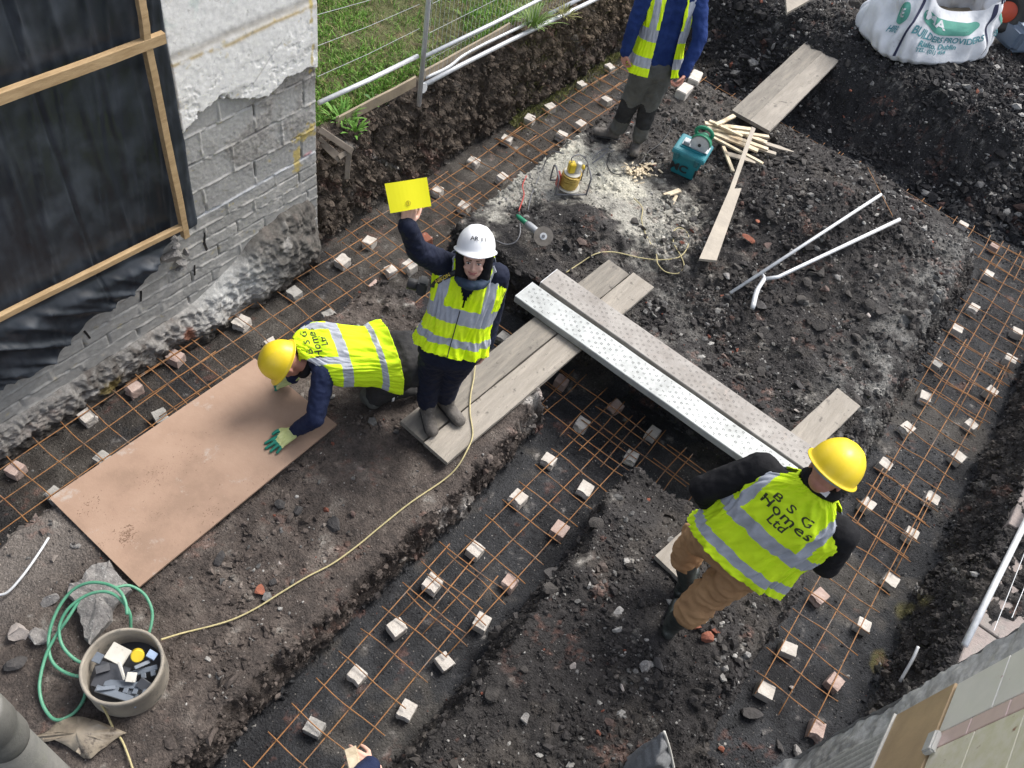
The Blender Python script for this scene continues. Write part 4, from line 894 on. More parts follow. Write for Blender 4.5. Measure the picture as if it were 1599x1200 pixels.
# ================================================================== LOOSE STONES
M_dk = mat('dark_stone', (.075, .070, .068), (.045, .042, .042), scale=18, rough=.9, bump=.7, bscale=60, spots=((.17, .16, .15), .62))
M_rd = mat('red_brick_piece', (.30, .105, .06), (.20, .07, .045), scale=18, rough=.9, bump=.6, bscale=60, spots=((.08, .06, .055), .62))
M_br = mat('brown_stone', (.15, .10, .085), (.10, .075, .065), scale=18, rough=.9, bump=.7, bscale=60)
M_pk = mat('pale_stone', (.42, .37, .34), (.30, .27, .25), scale=18, rough=.9, bump=.6, bscale=60)
def stone(px, py, s, m, label, seed, cat='stone', z=None, lift=.3, flat=.6):
    q = at(px, py, .42 if z is None else z); zz_ = gz(q.x, q.y); q = at(px, py, zz_)
    bm = bmesh.new(); rock(bm, (q.x, q.y, zz_ + s * lift), s, seed=seed, flat=flat, sub=1, cutn=9); o = from_bm({'stone': 'stone', 'concrete lump': 'concrete_lump', 'brick piece': 'brick_piece'}[cat], bm, m); tag(o, label, cat); return o
bm = bmesh.new()
poly = [(149, 880), (171, 877), (178, 889), (194, 907), (205, 922), (186, 936), (175, 950), (172, 968), (158, 983), (141, 1006), (133, 995), (124, 962), (113, 935), (104, 927), (108, 913), (126, 906), (134, 892)]
zc = .47; top = [bm.verts.new(at(x, y, zc + .014 * math.sin(i * 1.7))) for i, (x, y) in enumerate(poly)]; cen = bm.verts.new(at(150, 930, .482)); cen2 = bm.verts.new(at(148, 965, .485))
bot = [bm.verts.new(at(x + 3, y + 6, .36)) for x, y in poly]; n = len(poly)
for i in range(n): bm.faces.new((top[i], top[(i + 1) % n], bot[(i + 1) % n], bot[i]))
for i in range(n):
    c_ = cen
    bm.faces.new((top[i], c_, top[(i + 1) % n]))
bm.verts.remove(cen2); bmesh.ops.recalc_face_normals(bm, faces=bm.faces[:])
bmesh.ops.subdivide_edges(bm, edges=bm.edges[:], cuts=3); rg = random.Random(2)
for v in bm.verts: v.co += Vector([rg.uniform(-.007, .007) for _ in range(3)])
bmesh.ops.triangulate(bm, faces=bm.faces[:])
tag(from_bm('concrete_lump', bm, M_conc), 'large jagged concrete slab under the green hose by the plywood corner', 'concrete lump')
for i, a_ in enumerate([
 (32, 988, .10, M_pk, 'big whitish lump of broken concrete left of the hose', 'concrete lump'), (64, 1000, .07, M_conc, 'grey lump of broken concrete joined to the big whitish one', 'concrete lump'),
 (83, 936, .062, M_conc, 'squarish concrete lump between the hose and the jagged slab', 'concrete lump'), (26, 1038, .075, M_dk, 'flat grey lump below the big whitish one near the left edge', 'concrete lump'),
 (119, 852, .032, M_conc, 'small grey stone beside the lower left plywood edge', 'stone'), (345, 873, .05, M_dk, 'dark stone right of the plywood corner', 'stone'),
 (437, 788, .06, M_dk, 'dark lump in the cluster right of the plywood, upper left one', 'stone'), (467, 800, .045, M_dk, 'greyish lump in the cluster right of the plywood', 'stone'), (436, 812, .035, M_br, 'brown lump below the dark one in the cluster by the plywood', 'stone'), (520, 818, .075, M_dk, 'largest dark lump of the trodden ground, near the cord', 'stone'), (552, 804, .04, M_br, 'brownish lump right of the largest dark one', 'stone'), (405, 925, .045, M_rd, 'dark red brick piece beside the cord', 'brick piece'), (424, 912, .035, M_dk, 'dark stone beside the red piece by the cord', 'stone'),
 (430, 1030, .045, M_pk, 'pale pinkish wedge of stone on the trodden ground', 'stone'), (380, 1103, .05, M_br, 'dark brown stone near the lower end of the trodden ground', 'stone'), (436, 880, .022, M_pk, 'small whitish stone above the cord', 'stone'),
 (618, 675, .035, M_dk, 'small grey stone left of the board ends', 'stone'), (676, 703, .03, M_pk, 'small pale stone against the end of the boards', 'stone'),
 (817, 1125, .05, M_conc, 'grey stone on the lower right block near the middle trench', 'stone'), (1005, 1045, .06, M_conc, 'grey stone on the lower right block below the boots', 'stone'), (1030, 1040, .045, M_dk, 'dark stone right of the grey one below the boots', 'stone'), (1102, 998, .055, M_rd, 'red and white brick piece right of the lower boot', 'brick piece'), (1090, 980, .035, M_rd, 'pinkish brick piece just behind the lower boot', 'brick piece'),
 (855, 900, .10, M_dk, 'large dark boulder embedded at the lip of the middle trench', 'stone'), (1170, 1115, .09, M_dk, 'large grey lump on the rubble at the bottom right', 'stone'), (1242, 1175, .06, M_conc, 'grey lump beside the foot of the inner wall', 'stone'), (1215, 1168, .05, M_dk, 'olive grey lump left of the one by the inner wall', 'stone'), (1125, 1172, .035, M_rd, 'red brick fragment low on the bottom right rubble', 'brick piece'),
 (1168, 375, .06, M_rd, 'flat red brick piece right of the notched board', 'brick piece'), (1182, 346, .03, M_rd, 'small orange brick chip above the flat red one', 'brick piece'), (1197, 385, .05, M_br, 'brown stone right of the flat red brick piece', 'stone'), (1236, 397, .04, M_pk, 'pale stone under the thin metal pole', 'stone'), (1135, 432, .045, M_conc, 'grey stone left of the lower pole ends', 'stone'), (1152, 500, .06, M_dk, 'dark lump below the lower pole ends', 'stone'), (1190, 480, .07, M_dk, 'big dark lump under the bent end of the white pole', 'stone'), (1284, 455, .065, M_br, 'reddish brown lump on the heap below the white pole', 'stone'), (1305, 435, .05, M_conc, 'pale grey lump on the heap below the white pole', 'stone'), (1355, 494, .035, M_pk, 'white stone on the slope of the heap', 'stone'), (1367, 416, .03, M_pk, 'white stone high on the heap near the white pole', 'stone'), (1452, 380, .04, M_rd, 'red brick piece near the right-hand rim of the heap', 'brick piece'), (1338, 345, .05, M_br, 'brown stone near the top of the heap between the poles', 'stone'), (1245, 603, .05, M_dk, 'olive stone above the short pale board', 'stone'), (1244, 643, .03, M_pk, 'white chip just above the metal board end', 'stone'), (1328, 143, .03, M_rd, 'lone red brick piece on the far spoil below the bag', 'brick piece'), (1525, 145, .045, M_rd, 'orange red brick piece on the far spoil right of the bag', 'brick piece'), (1080, 345, .05, M_dk, 'dark lump at the end of the short wooden blocks', 'stone'), (1060, 330, .045, M_conc, 'grey lump on the dust near the loops of yellow cable', 'stone'), (1100, 355, .035, M_br, 'brown pebble left of the notched board foot', 'stone'), (1102, 510, .05, M_conc, 'grey lump in the hollow left of the poles', 'stone'), (1235, 1075, .03, M_pk, 'white chip on the rim above the last brick', 'stone'), (895, 1040, .028, M_pk, 'pair of cream chips in the middle of the lower right block', 'stone'), (971, 1075, .024, M_pk, 'white triangular chip on the lower right block', 'stone'), (632, 290, .0, M_pk, '', '')]):
    if a_[2]: stone(a_[0], a_[1], a_[2], a_[3], a_[4], 300 + i, cat=a_[5])

# ================================================================== TOOLS
# cable reel
rl = thing('cable_reel', 'yellow extension cable wound on a reel with red flange and grey frame', 'cable reel', at(888, 292, .42))
M_ycab = mat('yellow_cable', (.58, .40, .09), (.46, .31, .07), scale=30, rough=.5, bump=.1)
M_yel = mat('yellow_plastic', (.72, .52, .03), (.62, .44, .03), scale=12, rough=.4, bump=.05, spots=((.35, .28, .12), .66))
M_redp = mat('red_plastic', (.50, .07, .05), (.40, .05, .04), rough=.4, bump=.05)
M_greyp = mat('grey_tube', (.12, .12, .13), (.18, .18, .19), rough=.45, bump=.1)
M_whp = mat('white_plastic', (.62, .60, .54), (.50, .48, .42), rough=.45, bump=.05, spots=((.3, .25, .18), .6))
c0 = at(888, 290, .45); xr = (at(912, 290, .45) - at(864, 290, .45)).normalized()
bm = bmesh.new(); pts = []
for k in range(11 * 16):
    a = k / 16 * 2 * math.pi; r = .083 + .006 * math.sin(k * .37); pts.append(c0 + Vector((math.cos(a) * r, math.sin(a) * r, .02 + .125 * abs(((k / 16 / 5.5) % 2) - 1) + .003 * math.sin(k))))
tube(bm, pts, .0075, 6); from_bm('wound_cable', bm, M_ycab, rl, True)
bm = bmesh.new(); disc(bm, c0 + Vector((0, 0, .0)), (0, 0, 1), .076, .15, 28); from_bm('drum', bm, M_ycab, rl)
bm = bmesh.new(); disc(bm, c0 + Vector((0, 0, -.012)), (0, 0, 1), .104, .012, 32, .003); disc(bm, c0 + Vector((0, 0, .15)), (0, 0, 1), .078, .008, 32, .003); from_bm('flange', bm, M_whp, rl)
bm = bmesh.new(); q = c0 - xr * .115; box(bm, frame_mat(q + Vector((0, 0, .07)), xr, (0, 0, 1)), .018, .07, .15, bev=.005); from_bm('side_plate', bm, M_redp, rl)
M0 = frame_mat(c0 + Vector((0, 0, .16)) - xr * .02, xr, (0, 0, 1))
bm = bmesh.new(); box(bm, M0 @ Matrix.Translation((0, 0, .05)), .06, .07, .10, bev=.008, segs=2); from_bm('socket_box', bm, M_yel, rl)
bm = bmesh.new(); disc(bm, M0 @ Vector((.055, 0, 0)), (.1, 0, 1), .027, .11, 20, .005); from_bm('plug', bm, M_whp, rl)
bm = bmesh.new(); disc(bm, M0 @ Vector((.10, .0, .05)), xr, .024, .02, 20, .004); from_bm('socket_lid', bm, M_yel, rl)
for s in (-1, 1):
    bm = bmesh.new(); F = frame_mat(c0, xr, (0, 0, 1)); x = s * .15
    tube(bm, spline([F @ Vector(p) for p in ((x, -.1, -.03), (x, -.1, .1), (x * 1.02, -.08, .17), (x * 1.02, .06, .18), (x, .1, .1), (x, .1, -.02))], 6), .008, 8); from_bm('frame_tube', bm, M_greyp, rl, True)
bm = bmesh.new(); F = frame_mat(c0, xr, (0, 0, 1)); tube(bm, [F @ Vector((-.15, -.1, -.022)), F @ Vector((.15, -.1, -.022))], .008, 8); tube(bm, [F @ Vector((-.15, .1, -.022)), F @ Vector((.15, .1, -.022))], .008, 8); from_bm('frame_foot', bm, M_greyp, rl, True)
bm = bmesh.new(); F = M0; tube(bm, spline([F @ Vector(p) for p in ((-.01, 0, .1), (-.02, .0, .16), (.06, .02, .17), (.15, .02, .08), (.17, 0, -.05))], 7), .005, 7); from_bm('flex', bm, M_greyp, rl, True)
def cable(name, pts, r, m, label, cat, z=None, lift=.012, n=8, follow=True):
    P = []
    for p in pts:
        if len(p) == 2:
            q = at(p[0], p[1], .42); zz_ = gz(q.x, q.y); q = at(p[0], p[1], zz_); zz_ = gz(q.x, q.y); P.append(at(p[0], p[1], zz_ + lift))
        else: P.append(at(*p))
    S = spline(P, n); 
    bm = bmesh.new(); tube(bm, S, r, 7); o = from_bm(name, bm, m, None, True); tag(o, label, cat); return o
M_cord = mat('yellow_cord', (.50, .43, .22), (.42, .36, .19), scale=40, rough=.7, bump=.3, bscale=200)
M_blk = mat('black_rubber', (.018, .018, .019), (.035, .034, .034), rough=.6, bump=.1)
cable('cord', [(742, 566, .50), (740, 590, .48), (735, 617, .478), (734, 645, .478), (738, 680, .478), (727, 708, .478), (712, 732, .44), (690, 752), (640, 786), (590, 826), (560, 851), (520, 880), (480, 901), (440, 925), (400, 950), (365, 967), (330, 978), (285, 989), (252, 999, .60)], .0055, M_cord, 'long yellowish cord running from the woman across the ground to the tub', 'cord', lift=.018)
cable('cord', [(158, 1100, .62), (168, 1118, .50), (178, 1140), (190, 1156), (200, 1180), (212, 1215)], .0055, M_cord, 'yellowish cord leaving the tub towards the bottom edge', 'cord', lift=.02)
cable('cable', [(884, 426), (905, 412), (930, 397), (958, 394), (1000, 403), (1030, 406), (1060, 402), (1074, 385), (1074, 366), (1062, 356), (1052, 362), (1052, 380), (1062, 398), (1068, 415), (1060, 427), (1040, 425), (1027, 412), (1024, 395), (1010, 370), (1002, 345), (1003, 325), (990, 310)], .005, M_cord, 'thin yellow cable looping over the grey dust above the metal boards', 'cable', lift=.018)
cable('cable', [(1050, 182, .50), (1045, 205), (1030, 225), (1012, 238), (1003, 252), (985, 268), (960, 272), (948, 258), (952, 240)], .006, M_blk, 'black cable running from the saw towards the wood chips', 'cable', lift=.02)
cable('cable', [(880, 240, .68), (860, 238, .60), (848, 262), (838, 285), (830, 305), (824, 330)], .005, M_greyp, 'grey flex hanging from the reel towards the angle grinder', 'cable', lift=.015)
cable('cable', [(925, 250), (935, 238), (950, 232), (940, 245), (925, 255), (945, 240), (960, 235)], .004, M_greyp, 'short tangle of grey flex near the brown bits right of the reel', 'cable', lift=.03)
cable('cable', [(810, 330), (818, 305), (816, 290), (822, 275)], .006, M_redp, 'short red and grey lead left of the angle grinder', 'cable', lift=.02)
cable('cable', [(812, 350), (812, 365), (805, 378), (790, 382), (775, 376)], .005, M_greyp, 'grey lead curving from the grinder towards the white helmet', 'cable', lift=.02)

# circular saw on a teal crate
bc = [at(1043, 266, .41), at(1083, 284, .41)]
ex = (bc[1] - bc[0]); ex.z = 0; wdt = .29; ex.normalize(); ey = Vector((-ex.y, ex.x, 0)); mid = (bc[0] + bc[1]) / 2
M_teal = mat('teal_plastic', (.015, .20, .24), (.02, .15, .18), scale=6, rough=.45, bump=.06, spots=((.15, .22, .22), .66), spotscale=12)
M_tealD = mat('dark_teal_plastic', (.01, .11, .13), rough=.5, bump=.05)
tb = thing('tool_crate', 'teal plastic tool crate with black letters, the circular saw standing on it', 'tool crate', mid)
bm = bmesh.new(); H_ = .27; dpt = .20; w0, w1 = .225, .31
def ringv(w_, d0, d1, z): return [mid + ex * (sx_ * w_ / 2) + ey * d + Vector((0, 0, z)) for sx_, d in ((-1, d0), (1, d0), (1, d1), (-1, d1))]
lv = [(w0, 0, dpt, .0), (w0 + .03, -.02, dpt + .02, H_ * .45), (w1 - .02, -.035, dpt + .04, H_ * .86), (w1 + .02, -.05, dpt + .055, H_ * .86), (w1 + .02, -.05, dpt + .055, H_), (w1 - .01, -.035, dpt + .04, H_ + .015)]
rr_ = [[bm.verts.new(p) for p in ringv(a, b, c_, z)] for a, b, c_, z in lv]
for A, B in zip(rr_, rr_[1:]):
    for k in range(4): bm.faces.new((A[k], A[(k + 1) % 4], B[(k + 1) % 4], B[k]))
bm.faces.new(rr_[0][::-1]); bm.faces.new(rr_[-1])
bmesh.ops.bevel(bm, geom=bm.edges[:], offset=.006, segments=2, affect='EDGES'); from_bm('body', bm, M_teal, tb)
bm = bmesh.new(); F = frame_mat(mid + ey * (dpt / 2) + Vector((0, 0, H_ + .018)), ex, (0, 0, 1)); box(bm, F, .24, .17, .012, bev=.005, segs=2); from_bm('lid', bm, M_teal, tb)
for s in (-1, 1):
    bm = bmesh.new(); box(bm, frame_mat(mid + ex * (s * .10) - ey * .056 + Vector((0, 0, H_ * .82)), ex, (0, 0, 1)), .04, .012, .07, bev=.004); from_bm('latch', bm, M_tealD, tb)
fr = (ey * -1); up_ = (Vector((0, 0, 1)) * .98 - fr * -.0)
fz = (ringv(w0 + .03, -.02, 0, H_ * .45)[0] - ringv(w0, 0, 0, 0)[0]); fz = Vector((0, 0, 1)) * H_ * .45 - ey * .02
Mt = Matrix((ex, fz.normalized(), ex.cross(fz).normalized())).transposed().to_4x4(); Mt.translation = mid - ey * .0175 + Vector((0, 0, H_ * .33)) - ey * .003
put_text('letters', 'MC  I', .12, Mt, M_blk, tb, bold=.004)
# saw
M_green = mat('green_plastic', (.01, .22, .11), (.015, .17, .09), scale=8, rough=.4, bump=.05, spots=((.2, .22, .2), .68))
M_alu = mat('cast_aluminium', (.42, .43, .44), (.33, .34, .35), scale=12, rough=.45, metal=.5, bump=.1, spots=((.15, .14, .14), .62))
saw = thing('circular_saw', 'green handled circular saw with grey blade guard standing on the teal crate', 'circular saw', mid + Vector((0, 0, H_ + .03)))
sb = mid + ey * .10 + ex * .02 + Vector((0, 0, H_ + .03)); FS = frame_mat(sb, ex, (0, 0, 1))
bm = bmesh.new(); box(bm, FS @ Matrix.Translation((0, .0, .004)), .26, .12, .005, bev=.001); from_bm('sole_plate', bm, M_alu, saw)
def arc_plate(bm, c, F, r0, r1, a0, a1, t, y, n=24):
    A, B = [], []
    for i in range(n + 1):
        a = a0 + (a1 - a0) * i / n
        for yy_, lst in ((y, A), (y + t, B)):
            lst.append((bm.verts.new(F @ Vector((c[0] + math.cos(a) * r0, yy_, c[1] + math.sin(a) * r0))), bm.verts.new(F @ Vector((c[0] + math.cos(a) * r1, yy_, c[1] + math.sin(a) * r1)))))
    for i in range(n):
        bm.faces.new((A[i][0], A[i + 1][0], A[i + 1][1], A[i][1])); bm.faces.new((B[i][0], B[i][1], B[i + 1][1], B[i + 1][0]))
        bm.faces.new((A[i][1], A[i + 1][1], B[i + 1][1], B[i][1])); bm.faces.new((A[i][0], B[i][0], B[i + 1][0], A[i + 1][0]))
    for i in (0, n): bm.faces.new((A[i][0], A[i][1], B[i][1], B[i][0]))
cc_ = (.03, .055); bm = bmesh.new(); arc_plate(bm, cc_, FS, .002, .095, -.1, math.pi + .1, .035, -.045); from_bm('blade_guard', bm, M_alu, saw)
bm = bmesh.new(); arc_plate(bm, cc_, FS, .005, .086, 0, 2 * math.pi, .003, -.052, 40); from_bm('blade', bm, M_galv, saw)
bm = bmesh.new(); disc(bm, FS @ Vector((cc_[0], -.05, cc_[1])), FS.to_3x3() @ Vector((0, -1, 0)), .016, .012, 18, .003); from_bm('arbor', bm, M_blk, saw)
bm = bmesh.new(); arc_plate(bm, cc_, FS, .094, .104, .2, math.pi - .3, .05, -.05); from_bm('guard_rim', bm, M_green, saw)
bm = bmesh.new(); tube(bm, spline([FS @ Vector(p) for p in ((-.02, .02, .09), (-.06, .02, .14), (-.03, .02, .19), (.05, .02, .20), (.10, .02, .16), (.09, .02, .10))], 6), .017, 10); from_bm('handle', bm, M_green, saw, True)
bm = bmesh.new(); disc(bm, FS @ Vector((.03, -.005, .07)), FS.to_3x3() @ Vector((0, 1, 0)), .045, .10, 22, .008); from_bm('motor', bm, M_green, saw, True)
bm = bmesh.new(); box(bm, FS @ Matrix.Translation((-.09, -.03, .02)), .06, .05, .03, bev=.006); from_bm('depth_bracket', bm, M_alu, saw)

# angle grinder
g0 = at(807, 337, .55); g1 = at(832, 358, .58); g2 = at(848, 370, .585)
gr = thing('angle_grinder', 'green and grey angle grinder with a worn round cutting disc lying on the soil', 'angle grinder', g0)
zc_ = gz(g0.x, g0.y) + .03; g0.z = max(g0.z, zc_)
ax = (g2 - g0).normalized(); bm = bmesh.new(); tube(bm, [g0, g0 + ax * .03, g0 + ax * .09, g0 + ax * .13], [.014, .02, .021, .024], 14); from_bm('handle', bm, M_green, gr, True)
bm = bmesh.new(); L_g = (g2 - g0).length; tube(bm, [g0 + ax * .13, g0 + ax * .16, g0 + ax * (L_g - .045), g0 + ax * (L_g - .01)], [.026, .033, .032, .022], 16); from_bm('motor_body', bm, M_alu, gr, True)
dn = (Vector((0, 0, CAMZ)) - g2).normalized(); dn = (dn + Vector((.15, -.1, .35))).normalized()
dc = g2 + dn * .035; bm = bmesh.new(); disc(bm, dc, dn, .082, .003, 40); from_bm('cutting_disc', bm, mat('abrasive', (.13, .115, .10), (.19, .17, .15), scale=20, rough=.9, bump=.4, bscale=200), gr)
bm = bmesh.new(); disc(bm, dc + dn * .003, dn, .030, .002, 24); from_bm('disc_label', bm, M_galv, gr)
bm = bmesh.new(); disc(bm, dc + dn * .005, dn, .014, .008, 16, .002); from_bm('clamp_nut', bm, M_greyp, gr)
bm = bmesh.new(); disc(bm, g2 - dn * .01, dn, .026, .04, 18, .004); from_bm('gear_head', bm, M_alu, gr, True)

# poles on the heap
bm = bmesh.new(); zA = gz(*at(1140, 458, .42)[:2]) + .02; 
def clear(p0, px, py, z1, r):
    while z1 < 1.3:
        q = at(px, py, z1)
        if all((p0.lerp(q, t / 30)).z - r - gz(*p0.lerp(q, t / 30)[:2]) > 0 for t in range(4, 31)): break
        z1 += .02
    return at(px, py, z1 + .01)
q0 = at(1140, 458, zA + .03); tube(bm, [q0, clear(q0, 1376, 304, .6, .02)], .0145, 12); tag(from_bm('metal_pole', bm, M_galv, None, True), 'thin bare metal pole lying over the heap, above the white one', 'pole')
wp = thing('white_pole', 'white pole with a forked lower end lying over the heap', 'pole', at(1187, 432, .5))
J = at(1193, 436, .55); bm = bmesh.new(); J2 = at(1215, 433, .57); tube(bm, [J, J2, clear(J2, 1405, 343, .6, .02)], .017, 12); from_bm('shaft', bm, M_white, wp, True)
bm = bmesh.new(); tube(bm, spline([at(1190, 428, .55), J, at(1182, 455, .53), at(1175, 482, .50)], 5), [.013] * 5 + [.019] * 5 + [.022] * 5 + [.018], 12); from_bm('prong', bm, M_white, wp, True)
bm = bmesh.new(); tube(bm, [at(1355, 262, .80), at(1394, 338, .80)], .003, 6); tag(from_bm('wire_stake', bm, M_rust), 'thin rusty wire lying near the upper ends of the poles', 'wire')
# bent white pipe, far left
bm = bmesh.new(); tube(bm, spline([at(76, 840, gz(*at(76, 840, .4)[:2]) + .03), at(58, 868, .44), at(35, 900, .44), at(12, 925, .43), at(-6, 930, .43)], 5), .008, 8); tag(from_bm('bent_pipe', bm, M_white, None, True), 'thin bent whitish pipe on the ground at the left edge', 'pipe')
bm = bmesh.new(); tube(bm, spline([at(1434, 1010, .40), at(1425, 1030, .36), at(1405, 1065, .25)], 5), .011, 8); tag(from_bm('bent_pipe', bm, M_galv, None, True), 'short grey pipe sticking out of the soil near the inner wall', 'pipe')

# ------------------------------------------------------------------ tub with its contents
tc0 = at(190, 1039, .635); TB = Vector((tc0.x, tc0.y, .385))
tub = thing('tub', 'round buff tub cut from a wide pipe, filled with dark scraps', 'tub', TB)
M_tub = mat('buff_tub', (.33, .29, .235), (.24, .215, .18), scale=7, rough=.75, bump=.25, bscale=30, spots=((.12, .115, .105), .56), spotscale=9)
bm = bmesh.new(); n = 64; prof = [(.196, .0), (.204, .05), (.203, .19), (.207, .20), (.207, .238), (.203, .25), (.192, .25), (.188, .24), (.188, .02)]
rings = []
for r, z in prof:
    rings.append([bm.verts.new(TB + Vector((math.cos(k / n * 6.2832) * r * (1 + .012 * math.sin(2 * k / n * 6.28 + 1)), math.sin(k / n * 6.2832) * r, z + (.004 * math.sin(5 * k / n * 6.28) if z > .2 else 0)))) for k in range(n)])
for A, B in zip(rings, rings[1:]):
    for k in range(n): bm.faces.new((A[k], A[(k + 1) % n], B[(k + 1) % n], B[k]))
bm.faces.new(rings[-1]); from_bm('wall', bm, M_tub, tub, True)
M_dkp = mat('dark_plastic', (.03, .032, .038), (.05, .053, .062), scale=9, rough=.4, bump=.05, spots=((.20, .20, .19), .66), spotscale=16)
M_slp = mat('slate_plastic', (.16, .185, .22), (.12, .14, .17), scale=9, rough=.45, bump=.05, spots=((.3, .3, .3), .66))
def scrap(px, py, z, sx_, sy_, rz, rx, ry, m, label, t=.012, notch=0):
    bm = bmesh.new(); M = Matrix.Translation(at(px, py, z)) @ Euler((rx, ry, rz)).to_matrix().to_4x4()
    box(bm, M, sx_, sy_, t, bev=.002, jit=.002)
    for k in range(notch): box(bm, M @ Matrix.Translation((sx_ / 2 + .012, (k - notch / 2 + .5) * sy_ / notch, 0)), .03, sy_ / notch * .5, t * .9, bev=.002)
    tag(from_bm('plastic_scrap', bm, m), label, 'plastic scrap')
scrap(175, 1058, .53, .16, .13, .5, .15, .1, M_dkp, 'black ribbed plastic box in the left of the tub', t=.05)
scrap(200, 1070, .56, .04, .25, -1.0, .1, -.2, M_slp, 'long slate grey strip lying across the tub', notch=5)
scrap(216, 1050, .55, .03, .20, -.6, .2, .1, M_slp, 'notched grey strip standing at the right of the tub', notch=4)
scrap(178, 1084, .58, .035, .20, -1.15, 0, -.1, M_slp, 'pale grey strip along the near side of the tub')
scrap(153, 1028, .58, .045, .05, .3, .2, 0, M_slp, 'small pale grey tab at the left inside the tub')
scrap(237, 1023, .60, .05, .04, .3, .2, .3, mat('pale_blue', (.35, .45, .62), rough=.4, bump=.05), 'pale blue plastic block at the right inside the tub', t=.03)
scrap(184, 1022, .56, .11, .09, .3, .1, .1, M_whp, 'dirty white plastic plate at the back of the tub')
scrap(205, 1090, .54, .10, .06, .2, .2, .1, M_slp, 'short grey tab at the near edge of the tub')
for i, (px, py, z_, a, b, rz, m_, lb) in enumerate(((165, 1075, .60, .09, .018, .9, M_slp, 'narrow grey sliver over the black box in the tub'), (225, 1070, .58, .07, .05, .2, M_dkp, 'small black square at the right of the tub'), (190, 1048, .60, .10, .015, -.4, M_whp, 'thin white strip over the middle of the tub'), (222, 1038, .59, .08, .02, 1.3, M_slp, 'thin grey strip under the blue block in the tub'), (160, 1044, .585, .07, .04, 1.1, M_dkp, 'black piece at the left wall of the tub'), (205, 1058, .60, .05, .05, .7, M_whp, 'cream square on the grey strips in the tub'))): scrap(px, py, z_, a, b, rz, .3, .25, m_, lb)
bm = bmesh.new(); q = at(213, 1019, .60); disc(bm, q - Vector((0, 0, .03)), (.5, -.2, .8), .034, .05, 22, .004); tag(from_bm('tape_roll', bm, M_yel), 'yellow round cap among the scraps in the tub', 'cap')
bm = bmesh.new(); disc(bm, TB + Vector((0, 0, .02)), (0, 0, 1), .186, .06, 40); from_bm('filling', bm, M_dkp, tub)
# hose
M_hose = mat('green_hose', (.07, .27, .16), (.12, .33, .21), scale=24, rough=.45, bump=.05, spots=((.30, .38, .30), .60), spotscale=30)
zm = lambda x, y, z: (x / 2.666, 750 + y / 2.666, z)
hp = [(530, 560, .62), (520, 500, .64), (490, 455, .64), (430, 430, .62), (360, 430, .60), (295, 465, .56), (240, 540, .52), (205, 640, .48), (210, 740, .45), (260, 795, .44), (340, 818, .45), (400, 800, .42), (420, 720, .43), (350, 760, .46), (290, 728, .48), (252, 670, .50), (250, 600, .53), (290, 530, .57), (365, 478, .60), (440, 465, .62), (500, 495, .62), (540, 555, .58), (545, 620, .50), (560, 660, .42)]
o = bmesh.new(); tube(o, spline([at(*zm(*p)) for p in hp], 8), .0088, 9)
hs = thing('garden_hose', 'green garden hose in loose loops around the tub and the jagged slab', 'hose', at(60, 1000, .42)); from_bm('coil', o, M_hose, hs, True)
hp = [(480, 447, .60), (540, 440, .58), (600, 475, .54), (632, 540, .50), (630, 600, .47), (615, 650, .44)]
o = bmesh.new(); tube(o, spline([at(*zm(*p)) for p in hp], 8), .0085, 9); from_bm('loop', o, M_hose, hs, True)
hp = [(330, 500, .58), (280, 580, .55), (235, 645, .50), (195, 720, .47), (170, 810, .45), (165, 880, .44), (185, 950, .435), (232, 998, .43), (300, 975, .43), (345, 920, .43), (365, 845, .43), (380, 780, .42)]
o = bmesh.new(); tube(o, spline([at(*zm(*p)) for p in hp], 8), .0088, 9); from_bm('loop', o, M_hose, hs, True)
# flattened dirty sack under the tub
M_sack = mat('dirty_film', (.33, .28, .21), (.20, .165, .125), scale=9, rough=.55, bump=.3, bscale=20, spots=((.07, .055, .045), .55), spotscale=7)
SP = [(50, 1150), (72, 1143), (92, 1122), (120, 1118), (150, 1125), (196, 1142), (170, 1158), (142, 1185), (128, 1182), (105, 1165), (85, 1156), (62, 1158)]
bm = bmesh.new(); vs = []
for i, p in enumerate(SP): q = at(*p, .44); vs.append(bm.verts.new((q.x, q.y, gz(q.x, q.y) + .03 + .012 * math.sin(i * 2.1))))
q = at(120, 1145, .47); cv = bm.verts.new(q)
for i in range(len(vs)): bm.faces.new((vs[i], vs[(i + 1) % len(vs)], cv))
bmesh.ops.recalc_face_normals(bm, faces=bm.faces[:]); bmesh.ops.subdivide_edges(bm, edges=bm.edges[:], cuts=4); rg = random.Random(3)
for v in bm.verts: v.co.z += rg.uniform(-.004, .005) + .012 * math.sin(v.co.x * 50) * math.sin(v.co.y * 41)
ret = bmesh.ops.extrude_face_region(bm, geom=bm.faces[:]); 
for v in [g for g in ret['geom'] if isinstance(g, bmesh.types.BMVert)]: v.co.z -= .004
tag(from_bm('flattened_sack', bm, M_sack, None, True), 'flattened dirty translucent sack lying under the edge of the tub', 'sack')
